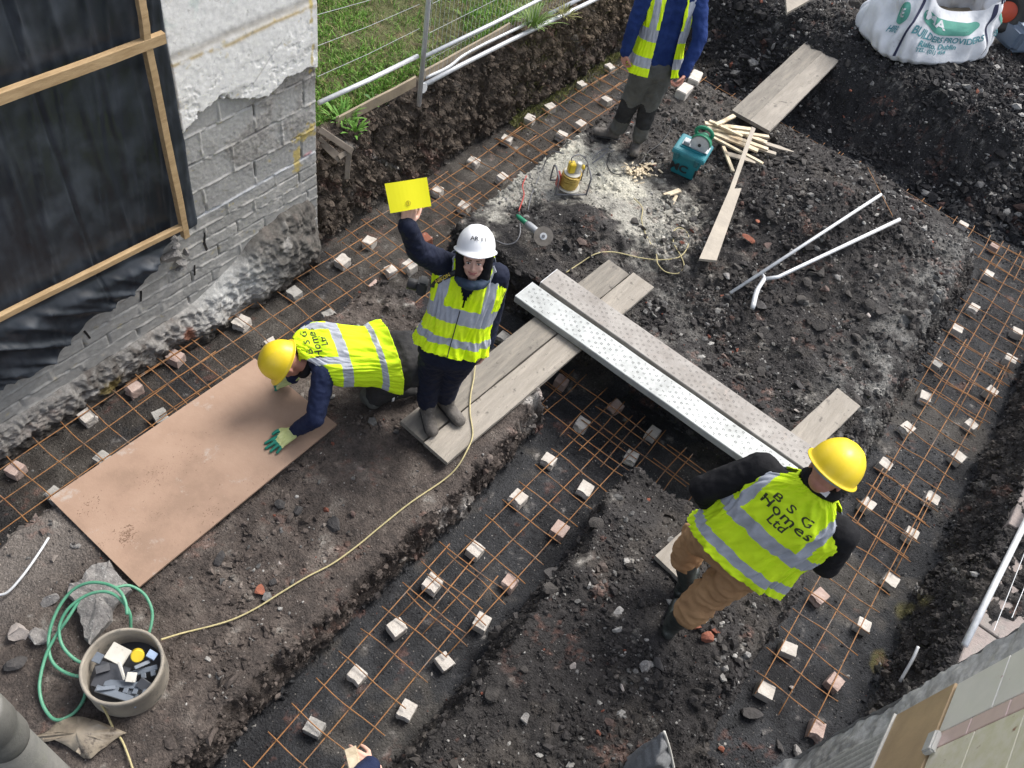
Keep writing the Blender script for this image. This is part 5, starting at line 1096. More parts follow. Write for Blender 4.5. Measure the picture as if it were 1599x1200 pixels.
# vertical soil pipe close to the camera
pb = at(22, 1168, 3.15); M_sp = mat('soil_pipe', (.10, .10, .09), (.16, .155, .14), scale=6, rough=.6, bump=.3, bscale=20, spots=((.13, .13, .11), .58), spotscale=7)
vp = thing('soil_pipe', 'thick dirty grey vertical pipe with a collar close by in the bottom left corner', 'pipe', (pb.x, pb.y, .4))
bm = bmesh.new(); tube(bm, [(pb.x, pb.y, .3), (pb.x, pb.y, 3.4)], .046, 28); from_bm('pipe', bm, M_sp, vp, True)
bm = bmesh.new(); tube(bm, [(pb.x, pb.y, 3.21), (pb.x, pb.y, 3.23), (pb.x, pb.y, 3.27), (pb.x, pb.y, 3.29), (pb.x, pb.y, 3.31), (pb.x, pb.y, 3.33), (pb.x, pb.y, 3.42), (pb.x, pb.y, 3.43)], [.047, .052, .053, .048, .048, .054, .054, .050], 28); from_bm('collar', bm, M_sp, vp, True)

# ------------------------------------------------------------------ bulk bag and what stands behind it
b0 = at(1384, 96, .86); b1 = at(1545, 96, .86); bxd = (b1 - b0).normalized(); bd = Vector((-bxd.y, bxd.x, 0)); BW = (b1 - b0).length; bcn = (b0 + b1) / 2 + bd * .42
bag = thing('bulk_bag', 'slumped white bulk bag with green printing and dark straps on the far spoil', 'bulk bag', bcn)
M_bag = mat('woven_bag', (.74, .75, .77), (.62, .63, .65), scale=5, rough=.7, bump=.5, bscale=14, spots=((.33, .32, .31), .62), spotscale=5)
Zb = .80
def bagp(u, v, off=0):
    """u around (radians), v up 0..1"""
    w_ = BW / 2 * (1.02 + .10 * math.sin(math.pi * min(v * 1.6, 1)) - .02 * v ** 1.6); d_ = .46 * (1.0 + .06 * math.sin(math.pi * v) - .32 * v ** 1.4)
    if v < .12: k = (v / .12) ** .5; w_ *= .82 + .18 * k; d_ *= .82 + .18 * k
    c, s = math.cos(u), math.sin(u); e = .62
    x = w_ * abs(c) ** e * (1 if c > 0 else -1); y = d_ * abs(s) ** e * (1 if s > 0 else -1)
    fold = .022 * math.sin(7 * u + 9 * v) * (v + .2) + .016 * math.sin(13 * u - 14 * v + 1) * v + .010 * math.sin(23 * u + 6 * v)
    r = 1 + fold / .5 + off / .5
    top = .66 - .06 * (1 + math.cos(u * 1 + .1)) * .5 * 1 + .05 * math.sin(2 * u + 1) + .05 * math.sin(5 * u)
    z = Zb + v * top + .02 * math.sin(5 * u) * v
    return bcn + bxd * (x * r) + bd * (y * r) + Vector((0, 0, z - Zb + (Zb - 0) - bcn.z)) + Vector((0, 0, 0)) + bd * (.12 * v) + bxd * (.10 * v)
nu, nv = 180, 60; V = [tuple(bagp(2 * math.pi * i / nu, j / nv)) for i in range(nu) for j in range(nv + 1)]
F = grid_faces(nu, nv + 1, wrap=True); np_mesh('bag_body', V, F, M_bag, bag, smooth=True)
bm = bmesh.new(); c1 = bm.verts.new(bagp(0, 0) * .5 + bagp(math.pi, 0) * .5 + Vector((0, 0, .0))); rb_ = [bm.verts.new(bagp(2 * math.pi * i / nu, .40) * .97 + (bcn + Vector((0, 0, .3 ))) * .03 - Vector((0, 0, 0))) for i in range(nu)]
bm.verts.remove(c1); bm.faces.new(rb_); bmesh.ops.triangulate(bm, faces=bm.faces[:]); from_bm('fill', bm, mat('fill_sand', (.30, .25, .17), (.22, .18, .13), rough=1, bump=.6), bag)
M_navy = mat('navy_strap', (.02, .025, .07), rough=.7, bump=.1); M_prt = mat('green_print', (.07, .27, .21), (.10, .34, .26), scale=10, rough=.7, bump=.1); M_prt2 = mat('teal_print', (.05, .20, .24), (.09, .27, .30), scale=16, rough=.7, bump=.1)
FU = 1.5 * math.pi     # the side facing the trench
for du in (-.72, .55):
    bm = bmesh.new(); prevv = None
    for j in range(41):
        v = .12 + .86 * j / 40; uu = FU + du + .10 * (v - .5) * (1 if du < 0 else -1); a, b = bagp(uu - .028, v, .006), bagp(uu + .028, v, .006); cur = (bm.verts.new(a), bm.verts.new(b))
        if prevv: bm.faces.new((prevv[0], prevv[1], cur[1], cur[0]))
        prevv = cur
    from_bm('strap', bm, M_navy, bag, True)
def onbag(cu, cv, su, sv):
    def fn(x, y):
        X = cu + x * su; w_ = BW / 2 * 1.0; t = max(-.999, min(.999, X / w_)); c = abs(t) ** (1 / .62) * (1 if t > 0 else -1)
        return bagp(2 * math.pi - math.acos(c), cv + y * sv, .010)
    return fn
SU, SV = 1.28, 1.12
def oval(name, cu, cv, ru, rv):
    bm = bmesh.new(); c = bm.verts.new(bagp(FU + cu, cv, .0065)); rings_ = []
    for q in (.25, .5, .75, 1.0): rings_.append([bm.verts.new(bagp(FU + cu + ru * q * math.cos(k / 40 * 6.2832), cv + rv * q * math.sin(k / 40 * 6.2832), .0065)) for k in range(40)])
    for k in range(40): bm.faces.new((c, rings_[0][k], rings_[0][(k + 1) % 40]))
    for A, B in zip(rings_, rings_[1:]):
        for k in range(40): bm.faces.new((A[k], B[k], B[(k + 1) % 40], A[(k + 1) % 40]))
    from_bm(name, bm, M_prt, bag, True)
oval('printed_oval', -.13, .74, .44, .12); oval('printed_oval', 1.02, .78, .22, .11); oval('printed_oval', -1.05, .72, .17, .16)
M_wpr = mat('white_print', (.66, .67, .69), rough=.7, bump=0)
put_text('writing', 'MA', .17, None, M_wpr, bag, onbag(-.30, .77, SU, SV), bold=.004)
put_text('writing', 'BUILDERS PROVIDERS', .118, None, M_prt2, bag, onbag(-.06, .53, .80, 1.25), bold=.003)
put_text('writing', 'Rialto, Dublin', .10, None, M_prt2, bag, onbag(-.14, .41, .88, 1.2), bold=.003)
put_text('writing', 'TEL: (01) 454', .075, None, M_prt2, bag, onbag(-.20, .32, .9, 1.2), bold=.002)
put_text('writing', 'PLANT', .13, None, M_prt2, bag, lambda x, y: bagp(FU + 1.02 + x * .9, .52 + y * 1.2, .010), bold=.003)
put_text('writing', 'IRE', .15, None, M_wpr, bag, lambda x, y: bagp(FU - 1.06 + x * .9, .73 + y * 1.1, .010), bold=.004)
put_text('writing', 'HIRE', .12, None, M_prt2, bag, lambda x, y: bagp(FU - 1.08 + x * .9, .48 + y * 1.1, .010), bold=.003)
# lifting loops
for k, du in enumerate((-.7, .7, 2.4)):
    a = bagp(FU + du - .1, .97, .0); b = bagp(FU + du + .1, .97, 0); mdl = (a + b) / 2 + Vector((0, 0, .14)) + bd * .1
    bm = bmesh.new(); tube(bm, spline([a, mdl, b], 8), .012, 6); from_bm('lifting_loop', bm, M_navy if k else M_bag, bag, True)
# barrow behind the bag
wb = at(1572, 18, 1.15); brw = thing('wheelbarrow', 'orange wheel hub and blue-grey tray of a machine half seen behind the bag', 'wheelbarrow', wb)
wn = (Vector((0, 0, CAMZ)) - wb).normalized(); wn.z *= .4; wn.normalize(); bm = bmesh.new(); prof = [(.12, -.05), (.21, -.06), (.235, -.03), (.235, .03), (.21, .06), (.12, .05)]
Fw = frame_mat(wb, Vector((0, 0, 1)).cross(wn), wn); rings = [[bm.verts.new(Fw @ Vector((math.cos(k / 32 * 6.2832) * r, math.sin(k / 32 * 6.2832) * r, z))) for k in range(32)] for r, z in prof]
for i in range(6):
    A, B = rings[i], rings[(i + 1) % 6]
    for k in range(32): bm.faces.new((A[k], A[(k + 1) % 32], B[(k + 1) % 32], B[k]))
from_bm('tyre', bm, M_blk, brw, True); M_or = mat('orange_paint', (.50, .07, .025), (.42, .06, .03), scale=8, rough=.5, bump=.1, spots=((.2, .15, .12), .64))
bm = bmesh.new(); disc(bm, wb - wn * .03, wn, .135, .075, 30, .02); from_bm('rim', bm, M_or, brw, True)
bm = bmesh.new(); tp = at(1600, 52, .98); box(bm, frame_mat(tp, bxd, (0, 0, 1)), .55, .45, .30, bev=.06, segs=3); from_bm('tray', bm, mat('blue_grey_paint', (.10, .14, .20), (.16, .20, .26), scale=5, rough=.4, bump=.1), brw)
# grey mesh cloth by the bottom edge
cp = [(990, 1215), (995, 1188), (1012, 1165), (1037, 1143), (1046, 1172), (1055, 1215)]
M_net = mat('grey_netting', (.17, .175, .185), (.26, .27, .28), scale=140, rough=.8, bump=.5, bscale=220)
zl_ = [.60, .66, .78, .95, .80, .62]; cl = thing('netting_sack', 'peak of a grey netting sack with a white seam at the bottom edge', 'sack', at(1025, 1200, .45))
bm = bmesh.new(); vs = [bm.verts.new(at(x, y, z)) for (x, y), z in zip(cp, zl_)]; cv = bm.verts.new(at(1026, 1190, .86)); bs_ = [bm.verts.new(Vector((v.co.x, v.co.y, .40)) + (Vector((v.co.x, v.co.y, 0)) - Vector((cv.co.x, cv.co.y, 0))) * .25) for v in vs]
for i in range(6): bm.faces.new((vs[i], vs[(i + 1) % 6], cv)); bm.faces.new((vs[i], bs_[i], bs_[(i + 1) % 6], vs[(i + 1) % 6]))
bmesh.ops.recalc_face_normals(bm, faces=bm.faces[:]); bmesh.ops.subdivide_edges(bm, edges=bm.edges[:], cuts=5, use_grid_fill=True); rg = random.Random(4)
for v in bm.verts: v.co += Vector((.008 * math.sin(v.co.z * 60 + v.co.y * 30), .008 * math.sin(v.co.x * 70), .006 * math.sin(v.co.x * 90 + v.co.y * 60)))
from_bm('cloth', bm, M_net, cl, True)
bm = bmesh.new(); tube(bm, spline([at(1037, 1143, .955), at(1046, 1172, .81), at(1055, 1215, .63)], 6), .008, 8); from_bm('seam', bm, M_wht, cl, True)
# ================================================================== PEOPLE
from mathutils import noise as mnoise
def cap(bm, p0, r0, p1, r1, seg=16, flat=None, fk=1.0):
    """tapered limb with rounded ends; flat = axis along which the section is scaled by fk"""
    p0 = Vector(p0); p1 = Vector(p1); d = p1 - p0; L = d.length
    if L < 1e-6: return
    d.normalize(); a = d.orthogonal().normalized()
    if flat is not None:
        f = Vector(flat); f = (f - d * f.dot(d));
        if f.length > 1e-4: a = f.normalized()
    b = d.cross(a); rings = []
    st = [(-1, 0)] ; prof = []
    for k in range(5): t = -math.pi / 2 + (k + .3) / 5 * math.pi / 2; prof.append((p0 + d * (r0 * math.sin(t)), r0 * math.cos(t)))
    for k in range(5): prof.append((p0 + d * (L * k / 4), r0 + (r1 - r0) * k / 4))
    for k in range(5): t = (k + .7) / 5 * math.pi / 2; prof.append((p1 + d * (r1 * math.sin(t)), r1 * math.cos(t)))
    for c, r in prof: rings.append([bm.verts.new(c + a * (math.cos(6.28319 * k / seg) * r * (fk if flat is not None else 1)) + b * (math.sin(6.28319 * k / seg) * r)) for k in range(seg)])
    for A, B in zip(rings, rings[1:]):
        for k in range(seg): bm.faces.new((A[k], A[(k + 1) % seg], B[(k + 1) % seg], B[k]))
    bm.faces.new(rings[0][::-1]); bm.faces.new(rings[-1])
def ell(bm, c, F, r, sub=3):
    """ellipsoid with radii r in the 3x3 frame F"""
    res = bmesh.ops.create_icosphere(bm, subdivisions=sub, radius=1.0)
    for v in res['verts']: v.co = Vector(c) + F @ Vector((v.co.x * r[0], v.co.y * r[1], v.co.z * r[2]))
def fuse(name, bm, mats, parent, voxel=.011, smooth=5, fold=0, fscale=.1, fstretch=None, seed=0, matfn=None, fac=.5):
    bmesh.ops.recalc_face_normals(bm, faces=bm.faces[:])
    me = bpy.data.meshes.new('tmp'); bm.to_mesh(me); bm.free(); o = bpy.data.objects.new('tmp', me); COL.objects.link(o)
    r = o.modifiers.new('r', 'REMESH'); r.mode = 'VOXEL'; r.voxel_size = voxel; r.adaptivity = 0
    s = o.modifiers.new('s', 'SMOOTH'); s.iterations = smooth; s.factor = fac
    m2 = bpy.data.meshes.new_from_object(o.evaluated_get(bpy.context.evaluated_depsgraph_get())); bpy.data.objects.remove(o); bpy.data.meshes.remove(me)
    m2.name = name; m2.materials.clear()
    if fold:
        nv = len(m2.vertices); N = [v.normal.copy() for v in m2.vertices]; off = Vector((seed * 3.1, seed * 1.7, 0))
        for v, n in zip(m2.vertices, N):
            q = v.co.copy()
            if fstretch is not None: ax = fstretch; q = q - ax * (q.dot(ax) * .65)
            a = mnoise.noise(q / fscale + off); b = mnoise.noise(q / (fscale * .42) + off)
            v.co += n * (fold * ((1 - abs(a) * 2.6) * .6 + b * .55))
    ob = link_mesh(name, m2, mats, parent, True)
    if matfn:
        for p in m2.polygons: p.material_index = matfn(p.center)
    return ob
def F3(f, u):
    """3x3 frame: x = person's left, y = forward, z = up"""
    u = Vector(u).normalized(); f = Vector(f); f = (f - u * f.dot(u)).normalized(); s = u.cross(f); return Matrix((s, f, u)).transposed()

M_skin = mat('skin', (.66, .42, .33), (.60, .35, .27), scale=14, rough=.5, bump=.08, bscale=120, spec=.35)
M_skinr = mat('ruddy_skin', (.50, .25, .18), (.42, .19, .14), scale=14, rough=.5, bump=.08, bscale=120, spec=.35)
M_lip = mat('lip', (.42, .16, .14), rough=.5, bump=0)
M_eyew = mat('eye_white', (.62, .58, .55), rough=.3, bump=0); M_iris = mat('iris', (.03, .025, .02), rough=.2, bump=0)
M_brow = mat('brow_hair', (.10, .055, .03), rough=.9, bump=.2)
M_hivis = mat('hi_vis', (.68, .94, .0), (.76, .97, .03), scale=6, rough=.75, bump=.35, bscale=16, spec=.25, sheen=.0, bdist=.006)
M_hivisd = mat('hi_vis_worn', (.70, .94, .02), (.62, .86, .02), scale=6, rough=.75, bump=.3, bscale=14, spec=.25, spots=((.50, .58, .10), .68), spotscale=8)
M_refl = mat('reflective_tape', (.34, .36, .41), (.42, .44, .50), scale=16, rough=.45, bump=.25, bscale=30, metal=.0, spec=.5)
M_navyc = mat('navy_cloth', (.012, .018, .050), (.020, .028, .068), scale=14, rough=.85, bump=.35, bscale=60, spec=.2)
M_navyb = mat('dark_navy_cloth', (.010, .013, .028), (.016, .02, .04), scale=14, rough=.8, bump=.35, bscale=60, spec=.2)
M_bluej = mat('blue_jumper', (.012, .028, .115), (.02, .042, .15), scale=10, rough=.9, bump=.4, bscale=90, spec=.15)
M_blackc = mat('black_cloth', (.008, .008, .010), (.014, .014, .016), scale=14, rough=.85, bump=.3, bscale=60, spec=.2)
M_greyt = mat('grey_trousers', (.085, .085, .078), (.12, .12, .11), scale=10, rough=.9, bump=.5, bscale=40, spec=.15, spots=((.19, .185, .17), .68), spotscale=9)
M_blkt = mat('black_panel', (.022, .022, .022), (.04, .04, .04), scale=10, rough=.9, bump=.4, bscale=40, spec=.15)
M_char = mat('charcoal_trousers', (.030, .030, .032), (.055, .053, .052), scale=8, rough=.9, bump=.5, bscale=30, spec=.15, spots=((.15, .14, .13), .66), spotscale=7)
M_tan = mat('tan_trousers', (.45, .27, .14), (.36, .21, .11), scale=7, rough=.9, bump=.45, bscale=30, spec=.15, spots=((.38, .25, .15), .66), spotscale=10)
M_boot = mat('dusty_boot', (.085, .075, .065), (.16, .145, .13), scale=16, rough=.9, bump=.5, bscale=50, spots=((.27, .25, .22), .58), spotscale=30)
M_well = mat('rubber_boot', (.022, .026, .024), (.05, .055, .05), scale=9, rough=.35, bump=.15, bscale=30, spots=((.15, .145, .13), .62), spotscale=8)
M_hat_w = mat('white_helmet', (.74, .75, .77), (.80, .81, .82), scale=5, rough=.36, bump=.04, spots=((.52, .50, .47), .66), spotscale=16)
M_hat_y = mat('yellow_helmet', (.80, .58, .02), (.86, .64, .03), scale=5, rough=.38, bump=.04, spots=((.66, .52, .18), .62), spotscale=14)
M_glove = mat('pale_glove', (.58, .62, .30), (.50, .55, .22), scale=14, rough=.9, bump=.6, bscale=160); M_gloveg = mat('green_glove_tip', (.01, .22, .15), (.015, .17, .12), scale=14, rough=.6, bump=.3)
M_band2 = mat('headband_grey', (.30, .33, .34), (.22, .25, .26), scale=10, rough=.6, bump=.2)

def helmet(c, F, m, parent, s=1.0, ridge=True, badge=None):
    """hard hat: dome, ridge, rim with a peak at the front; c = middle of the rim plane, F: x left, y front, z up"""
    n = 48; rx, ry, h = .112 * s, .135 * s, .125 * s; h0 = thing_part('helmet', parent)
    def P(x, y, z): return Vector(c) + F @ Vector((x, y, z))
    bm = bmesh.new(); rings = []
    for j in range(15):
        t = j / 14 * math.pi / 2; rr, z = math.cos(t) ** .82, math.sin(t) * h
        if j == 14: continue
        rings.append([bm.verts.new(P(math.cos(a) * rx * rr, math.sin(a) * ry * rr, z + (.0055 * math.exp(-(math.cos(a) * rr * 3.2) ** 2) * (1 if ridge else 0) + .004 * math.exp(-((abs(math.cos(a) * rr) - .42) * 7) ** 2)) * min(1, j / 4))) for a in [k / n * 2 * math.pi for k in range(n)]])
    topv = bm.verts.new(P(0, 0, h + .005))
    for A, B in zip(rings, rings[1:]):
        for k in range(n): bm.faces.new((A[k], A[(k + 1) % n], B[(k + 1) % n], B[k]))
    for k in range(n): bm.faces.new((rings[-1][k], rings[-1][(k + 1) % n], topv))
    # rim
    def rim(e, z, pk=0): return [bm.verts.new(P(math.cos(a) * (rx + e), math.sin(a) * (ry + e + pk * max(0, math.sin(a)) ** 2), z - .012 * max(0, math.sin(a)) ** 2 * (pk > 0))) for a in [k / n * 2 * math.pi for k in range(n)]]
    R1 = rim(.003, -.012); R2 = rim(.014, -.014, .038); R3 = rim(.015, -.019, .038); R4 = rim(-.003, -.018); R5 = rim(-.008, .02)
    for A, B in ((R1, rings[0]), (R2, R1), (R3, R2), (R4, R3), (R5, R4)):
        for k in range(n): bm.faces.new((A[k], A[(k + 1) % n], B[(k + 1) % n], B[k]))
    bmesh.ops.recalc_face_normals(bm, faces=bm.faces[:]); o = from_bm('helmet', bm, m, parent, True)
    return o
def thing_part(*a): return None
def head(c, F, skin, parent, s=1.0, neck=None):
    """c = centre of the head, F: x left, y front, z up"""
    bm = bmesh.new(); P = lambda x, y, z: Vector(c) + F @ (Vector((x, y, z)) * s)
    ell(bm, P(0, -.012, .025), F, (.076 * s, .095 * s, .095 * s)); ell(bm, P(0, .022, -.045), F, (.056 * s, .066 * s, .066 * s)); ell(bm, P(0, .050, -.085), F, (.028 * s, .026 * s, .022 * s), 2)
    cap(bm, P(0, .082, .005), .009 * s, P(0, .103, -.028), .0125 * s, 10); ell(bm, P(0, .094, -.034), F, (.017 * s, .012 * s, .009 * s), 2)
    for q in (-1, 1):
        ell(bm, P(.036 * q, .062, -.030), F, (.024 * s, .020 * s, .022 * s), 2); ell(bm, P(.079 * q, -.006, -.008), F, (.009 * s, .018 * s, .031 * s), 2); ell(bm, P(.030 * q, .076, .024), F, (.022 * s, .010 * s, .008 * s), 2)
    ell(bm, P(0, .080, -.058), F, (.024 * s, .012 * s, .012 * s), 2)
    cap(bm, P(0, -.03, -.04), .056 * s, P(0, -.045, -.14) if neck is None else Vector(neck), .058 * s, 16)
    o = fuse('head', bm, skin, parent, .0055, 3)
    for q in (-1, 1):
        b = bmesh.new(); ell(b, P(.031 * q, .0755, .004), F, (.0135 * s, .009 * s, .0068 * s), 2); from_bm('eye', b, M_eyew, parent, True)
        b = bmesh.new(); ell(b, P(.031 * q, .0815, .003), F, (.0060 * s, .0045 * s, .0062 * s), 2); from_bm('iris', b, M_iris, parent, True)
        b = bmesh.new(); cap(b, P(.016 * q, .087, .024), .0035 * s, P(.046 * q, .076, .027), .0025 * s, 8); from_bm('eyebrow', b, M_brow, parent, True)
        b = bmesh.new(); cap(b, P(.019 * q, .0835, .0115), .0018 * s, P(.044 * q, .076, .010), .0016 * s, 8); from_bm('eyelash', b, M_brow, parent, True)
    b = bmesh.new(); cap(b, P(-.024, .0845, -.050), .0036 * s, P(0, .0935, -.0565), .0052 * s, 10); cap(b, P(.024, .0845, -.050), .0036 * s, P(0, .0935, -.0565), .0052 * s, 10); cap(b, P(-.014, .0875, -.063), .004 * s, P(.014, .0875, -.063), .004 * s, 10)
    from_bm('lips', b, M_lip, parent, True)
    return o
def hand(wrist, d, palm, side, curl, mats, parent, s=1.0, name='hand', spread=.1, tips=False, fat=1.0, thumb=(.5, .3)):
    """wrist point, d towards the fingers, palm = direction the palm faces, side = direction of the thumb"""
    d = Vector(d).normalized(); pn = Vector(palm); pn = (pn - d * pn.dot(d)).normalized(); sd = Vector(side); sd = (sd - d * sd.dot(d) - pn * sd.dot(pn)).normalized()
    bm = bmesh.new(); w = Vector(wrist); tipz = []
    cap(bm, w - d * .03 * s, .027 * s * fat, w + d * .015 * s, .029 * s * fat, 14, flat=pn, fk=.75)
    for k in range(4):
        o = (1.5 - k) * .0205 * s; cap(bm, w + d * .012 * s + sd * o * .8, .0155 * s * fat, w + d * (.086 - .004 * abs(k - 1)) * s + sd * o, .0125 * s * fat, 12)
    L = [(.040, .026, .021), (.045, .029, .022), (.042, .027, .021), (.033, .020, .018)]
    for k in range(4):
        o = (1.5 - k) * .0205 * s; p = w + d * (.086 - .004 * abs(k - 1)) * s + sd * o; a = 0; base = (d + sd * (1.5 - k) * spread).normalized()
        cu = curl[k] if isinstance(curl, (list, tuple)) else curl
        for j, l in enumerate(L[k]):
            a += cu * (1.0, 1.15, .7)[j]; dr = (base * math.cos(a) + pn * math.sin(a)).normalized(); q = p + dr * l * s; cap(bm, p, (.0096 - .0008 * j) * s * fat, q, (.0092 - .0010 * j) * s * fat, 10); p = q
        tipz.append(p.copy())
    p = w + d * .022 * s + sd * .026 * s; t1 = p + (d * .55 + sd * .75 + pn * thumb[0]).normalized() * .040 * s; t2 = t1 + (d * .85 + sd * .25 + pn * thumb[1]).normalized() * .031 * s; t3 = t2 + (d * .95 + sd * .05 + pn * (thumb[1] + .2)).normalized() * .023 * s
    cap(bm, p, .0155 * s * fat, t1, .0115 * s * fat, 10); cap(bm, t1, .0112 * s * fat, t2, .010 * s * fat, 10); cap(bm, t2, .010 * s * fat, t3, .0085 * s * fat, 10); tipz.append(t3.copy())
    fn = None
    if tips:
        fn = lambda c: 1 if ((c - w).dot(d) > .108 * s or (c - t3).length < .045 * s) else 0
    return fuse(name, bm, mats, parent, .0042 * s, 2, matfn=fn)
def boot(ankle, toe, parent, m, h=.12, s=1.0, up=(0, 0, 1), name='boot'):
    """ankle = centre of the ankle, toe = point on the ground under the toe cap"""
    ankle = Vector(ankle); toe = Vector(toe); up = Vector(up).normalized(); gnd = toe.dot(up); d = toe - ankle; d = (d - up * d.dot(up)).normalized()
    heel = ankle - d * .055 * s; heel = heel + up * (gnd - heel.dot(up)); tp = heel + d * .265 * s; bm = bmesh.new()
    cap(bm, heel + d * .035 * s + up * .04 * s, .040 * s, heel + d * .12 * s + up * .045 * s, .043 * s); cap(bm, heel + d * .12 * s + up * .045 * s, .046 * s, tp - d * .045 * s + up * .036 * s, .045 * s, flat=up, fk=.82)
    cap(bm, heel + d * .05 * s + up * .06 * s, .045 * s, ankle + up * (h - .1), .053 * s)
    cap(bm, heel + d * .10 * s + up * .08 * s, .036 * s, ankle + d * .02 + up * .06, .045 * s)
    o = fuse(name, bm, m, parent, .009, 3, fold=.002, fscale=.04)
    b = bmesh.new(); cap(b, heel + d * .035 * s + up * .012, .042 * s, heel + d * .20 * s + up * .012, .048 * s, 20, flat=up, fk=.26); from_bm('sole', b, M_blk, parent, True)
    return o, d
def catm(P, t):
    n = len(P) - 1; x = t * n; i = min(int(x), n - 1); f = x - i; g = lambda k: P[max(0, min(n, k))]
    a, b, c, d = g(i - 1), g(i), g(i + 1), g(i + 2)
    return (b * 2 + (c - a) * f + (a * 2 - b * 5 + c * 4 - d) * (f * f) + (b * 3 - a - c * 3 + d) * (f ** 3)) * .5
class Garment:
    """cloth shell lofted through rings (centre, side, front, half width, depth front, depth back)"""
    def __init__(g, rings): g.r = rings
    def P(g, u, v, off=0, seed=0, fold=.010):
        v = min(max(v, 0), 1); R = g.r; c = catm([Vector(q[0]) for q in R], v); s = catm([Vector(q[1]) for q in R], v).normalized(); f = catm([Vector(q[2]) for q in R], v); f = (f - s * f.dot(s)).normalized()
        w = catm([Vector((q[3], q[4], q[5])) for q in R], v); cu, su = math.cos(u), math.sin(u); e = .78
        x = (abs(cu) ** e) * (1 if cu > 0 else -1) * w.x; y = (abs(su) ** e) * (1 if su > 0 else -1) * (w.y if su > 0 else w.z)
        p = c + s * x + f * y; dirn = (s * (x / max(w.x, .01)) + f * (y / max(w.y, .01))); dirn = dirn.normalized() if dirn.length > 1e-6 else f
        if fold:
            a = mnoise.noise(Vector((math.cos(u) * 2.6 + seed, math.sin(u) * 2.6, v * 1.9))); b = mnoise.noise(Vector((math.cos(u) * 6 + seed, math.sin(u) * 6, v * 5 + 3))); c2 = mnoise.noise(Vector((math.cos(u + v * 1.4) * 11 + seed, math.sin(u + v * 1.4) * 11, v * 6 + 7)))
            off += fold * (1.5 * a * (1.15 - v * .6) + 1.0 * (1 - 2.8 * abs(b)) * .75 + .5 * c2)
        off *= 1 - .75 * max(0, min(1, (v - .55) / .2)) * abs(cu) ** 3
        return p + dirn * off
    def mesh(g, name, mats, parent, cut=None, midx=None, nu=250, nv=170, seed=0, fold=.010, thick=.004):
        V = []; keep = []; 
        for i in range(nu):
            for j in range(nv + 1): V.append(g.P(2 * math.pi * i / nu, j / nv, 0, seed, fold))
        bm = bmesh.new(); vs = [bm.verts.new(p) for p in V]; lay = []
        for i in range(nu):
            for j in range(nv):
                u = 2 * math.pi * (i + .5) / nu; v = (j + .5) / nv
                if cut and cut(u, v): continue
                i2 = (i + 1) % nu; fc = bm.faces.new((vs[i * (nv + 1) + j], vs[i2 * (nv + 1) + j], vs[i2 * (nv + 1) + j + 1], vs[i * (nv + 1) + j + 1]))
                fc.material_index = midx(u, v) if midx else 0
        for v in [v for v in bm.verts if not v.link_faces]: bm.verts.remove(v)
        me = bpy.data.meshes.new(name); bm.to_mesh(me); bm.free()
        for mm in mats: me.materials.append(mm)
        o = bpy.data.objects.new('tmp', me); COL.objects.link(o); sm = o.modifiers.new('s', 'SOLIDIFY'); sm.thickness = thick; sm.offset = -1
        m2 = bpy.data.meshes.new_from_object(o.evaluated_get(bpy.context.evaluated_depsgraph_get())); bpy.data.objects.remove(o); bpy.data.meshes.remove(me); m2.name = name
        return link_mesh(name, m2, mats, parent, True)
    def w_at(g, v): return catm([Vector((q[3], q[4], q[5])) for q in g.r], v)
def xw(g, u, v):
    cu = math.cos(u); return (abs(cu) ** .78) * (1 if cu > 0 else -1) * g.w_at(v).x
def u_of(g, x, v, back=True):
    t = min(.999, abs(x) / g.w_at(v).x); c = t ** (1 / .78) * (1 if x > 0 else -1); a = math.acos(c); return (2 * math.pi - a) if back else a
def torso_rings(H, S, side, front, hem, scale=1.0, wide=1.0, puff=1.0, hemdrop=.0):
    """H hip centre, S centre between the shoulder joints; returns vest rings from hem to neck"""
    H = Vector(H); S = Vector(S); ax = (S - H).normalized(); L = (S - H).length; k = scale
    side = Vector(side); front = Vector(front)
    R = []
    for t, w, df, db in ((-hem, .215 * puff, .150 * puff, .150 * puff), (max(.12, .14 - hem), .205 * puff, .145, .142), (.40, .200, .135, .125), (.68, .212, .130, .120), (.88, .222, .112, .112), (1.03, .198, .085, .098), (1.16, .135, .062, .082), (1.24, .078, .055, .068)):
        R.append((H + ax * (L * t), side, front, w * k * wide, df * k, db * k))
    return R
def tape(g, bands, vert, hw=.026, vtop=1.0):
    def fn(u, v):
        for b in bands:
            if abs(v - b) < hw / .62: return 1
        x = xw(g, u, v)
        if v > max(bands) and v < vtop and abs(abs(x) - vert) < hw: return 1
        return 0
    return fn
def vest(g, parent, seed, bands=(.20, .44), vert=.125, front='v', hole=(.62, .95), opening=0.0, mats=None, arm=.70, fold=.010):
    def cut(u, v):
        s_, c_ = math.sin(u), math.cos(u); x = xw(g, u, v)
        # arm holes
        hc = (hole[0] + hole[1]) / 2; hr = (hole[1] - hole[0]) / 2
        du = math.acos(min(1, abs(c_)))
        if ((v - hc) / hr) ** 2 + (du / arm) ** 2 < 1: return True
        if s_ > 0:
            if front == 'v' and v > .42 and abs(x) < (v - .42) * .27: return True
            if front == 'v' and abs(x - .004) < .0022: return False
            if front == 'open' and abs(x) < opening + (v - .5) * -.02 + .05 * max(0, v - .8): return True
        return False
    return g.mesh('vest', mats or [M_hivis, M_refl], parent, cut, tape(g, bands, vert), seed=seed, fold=fold)

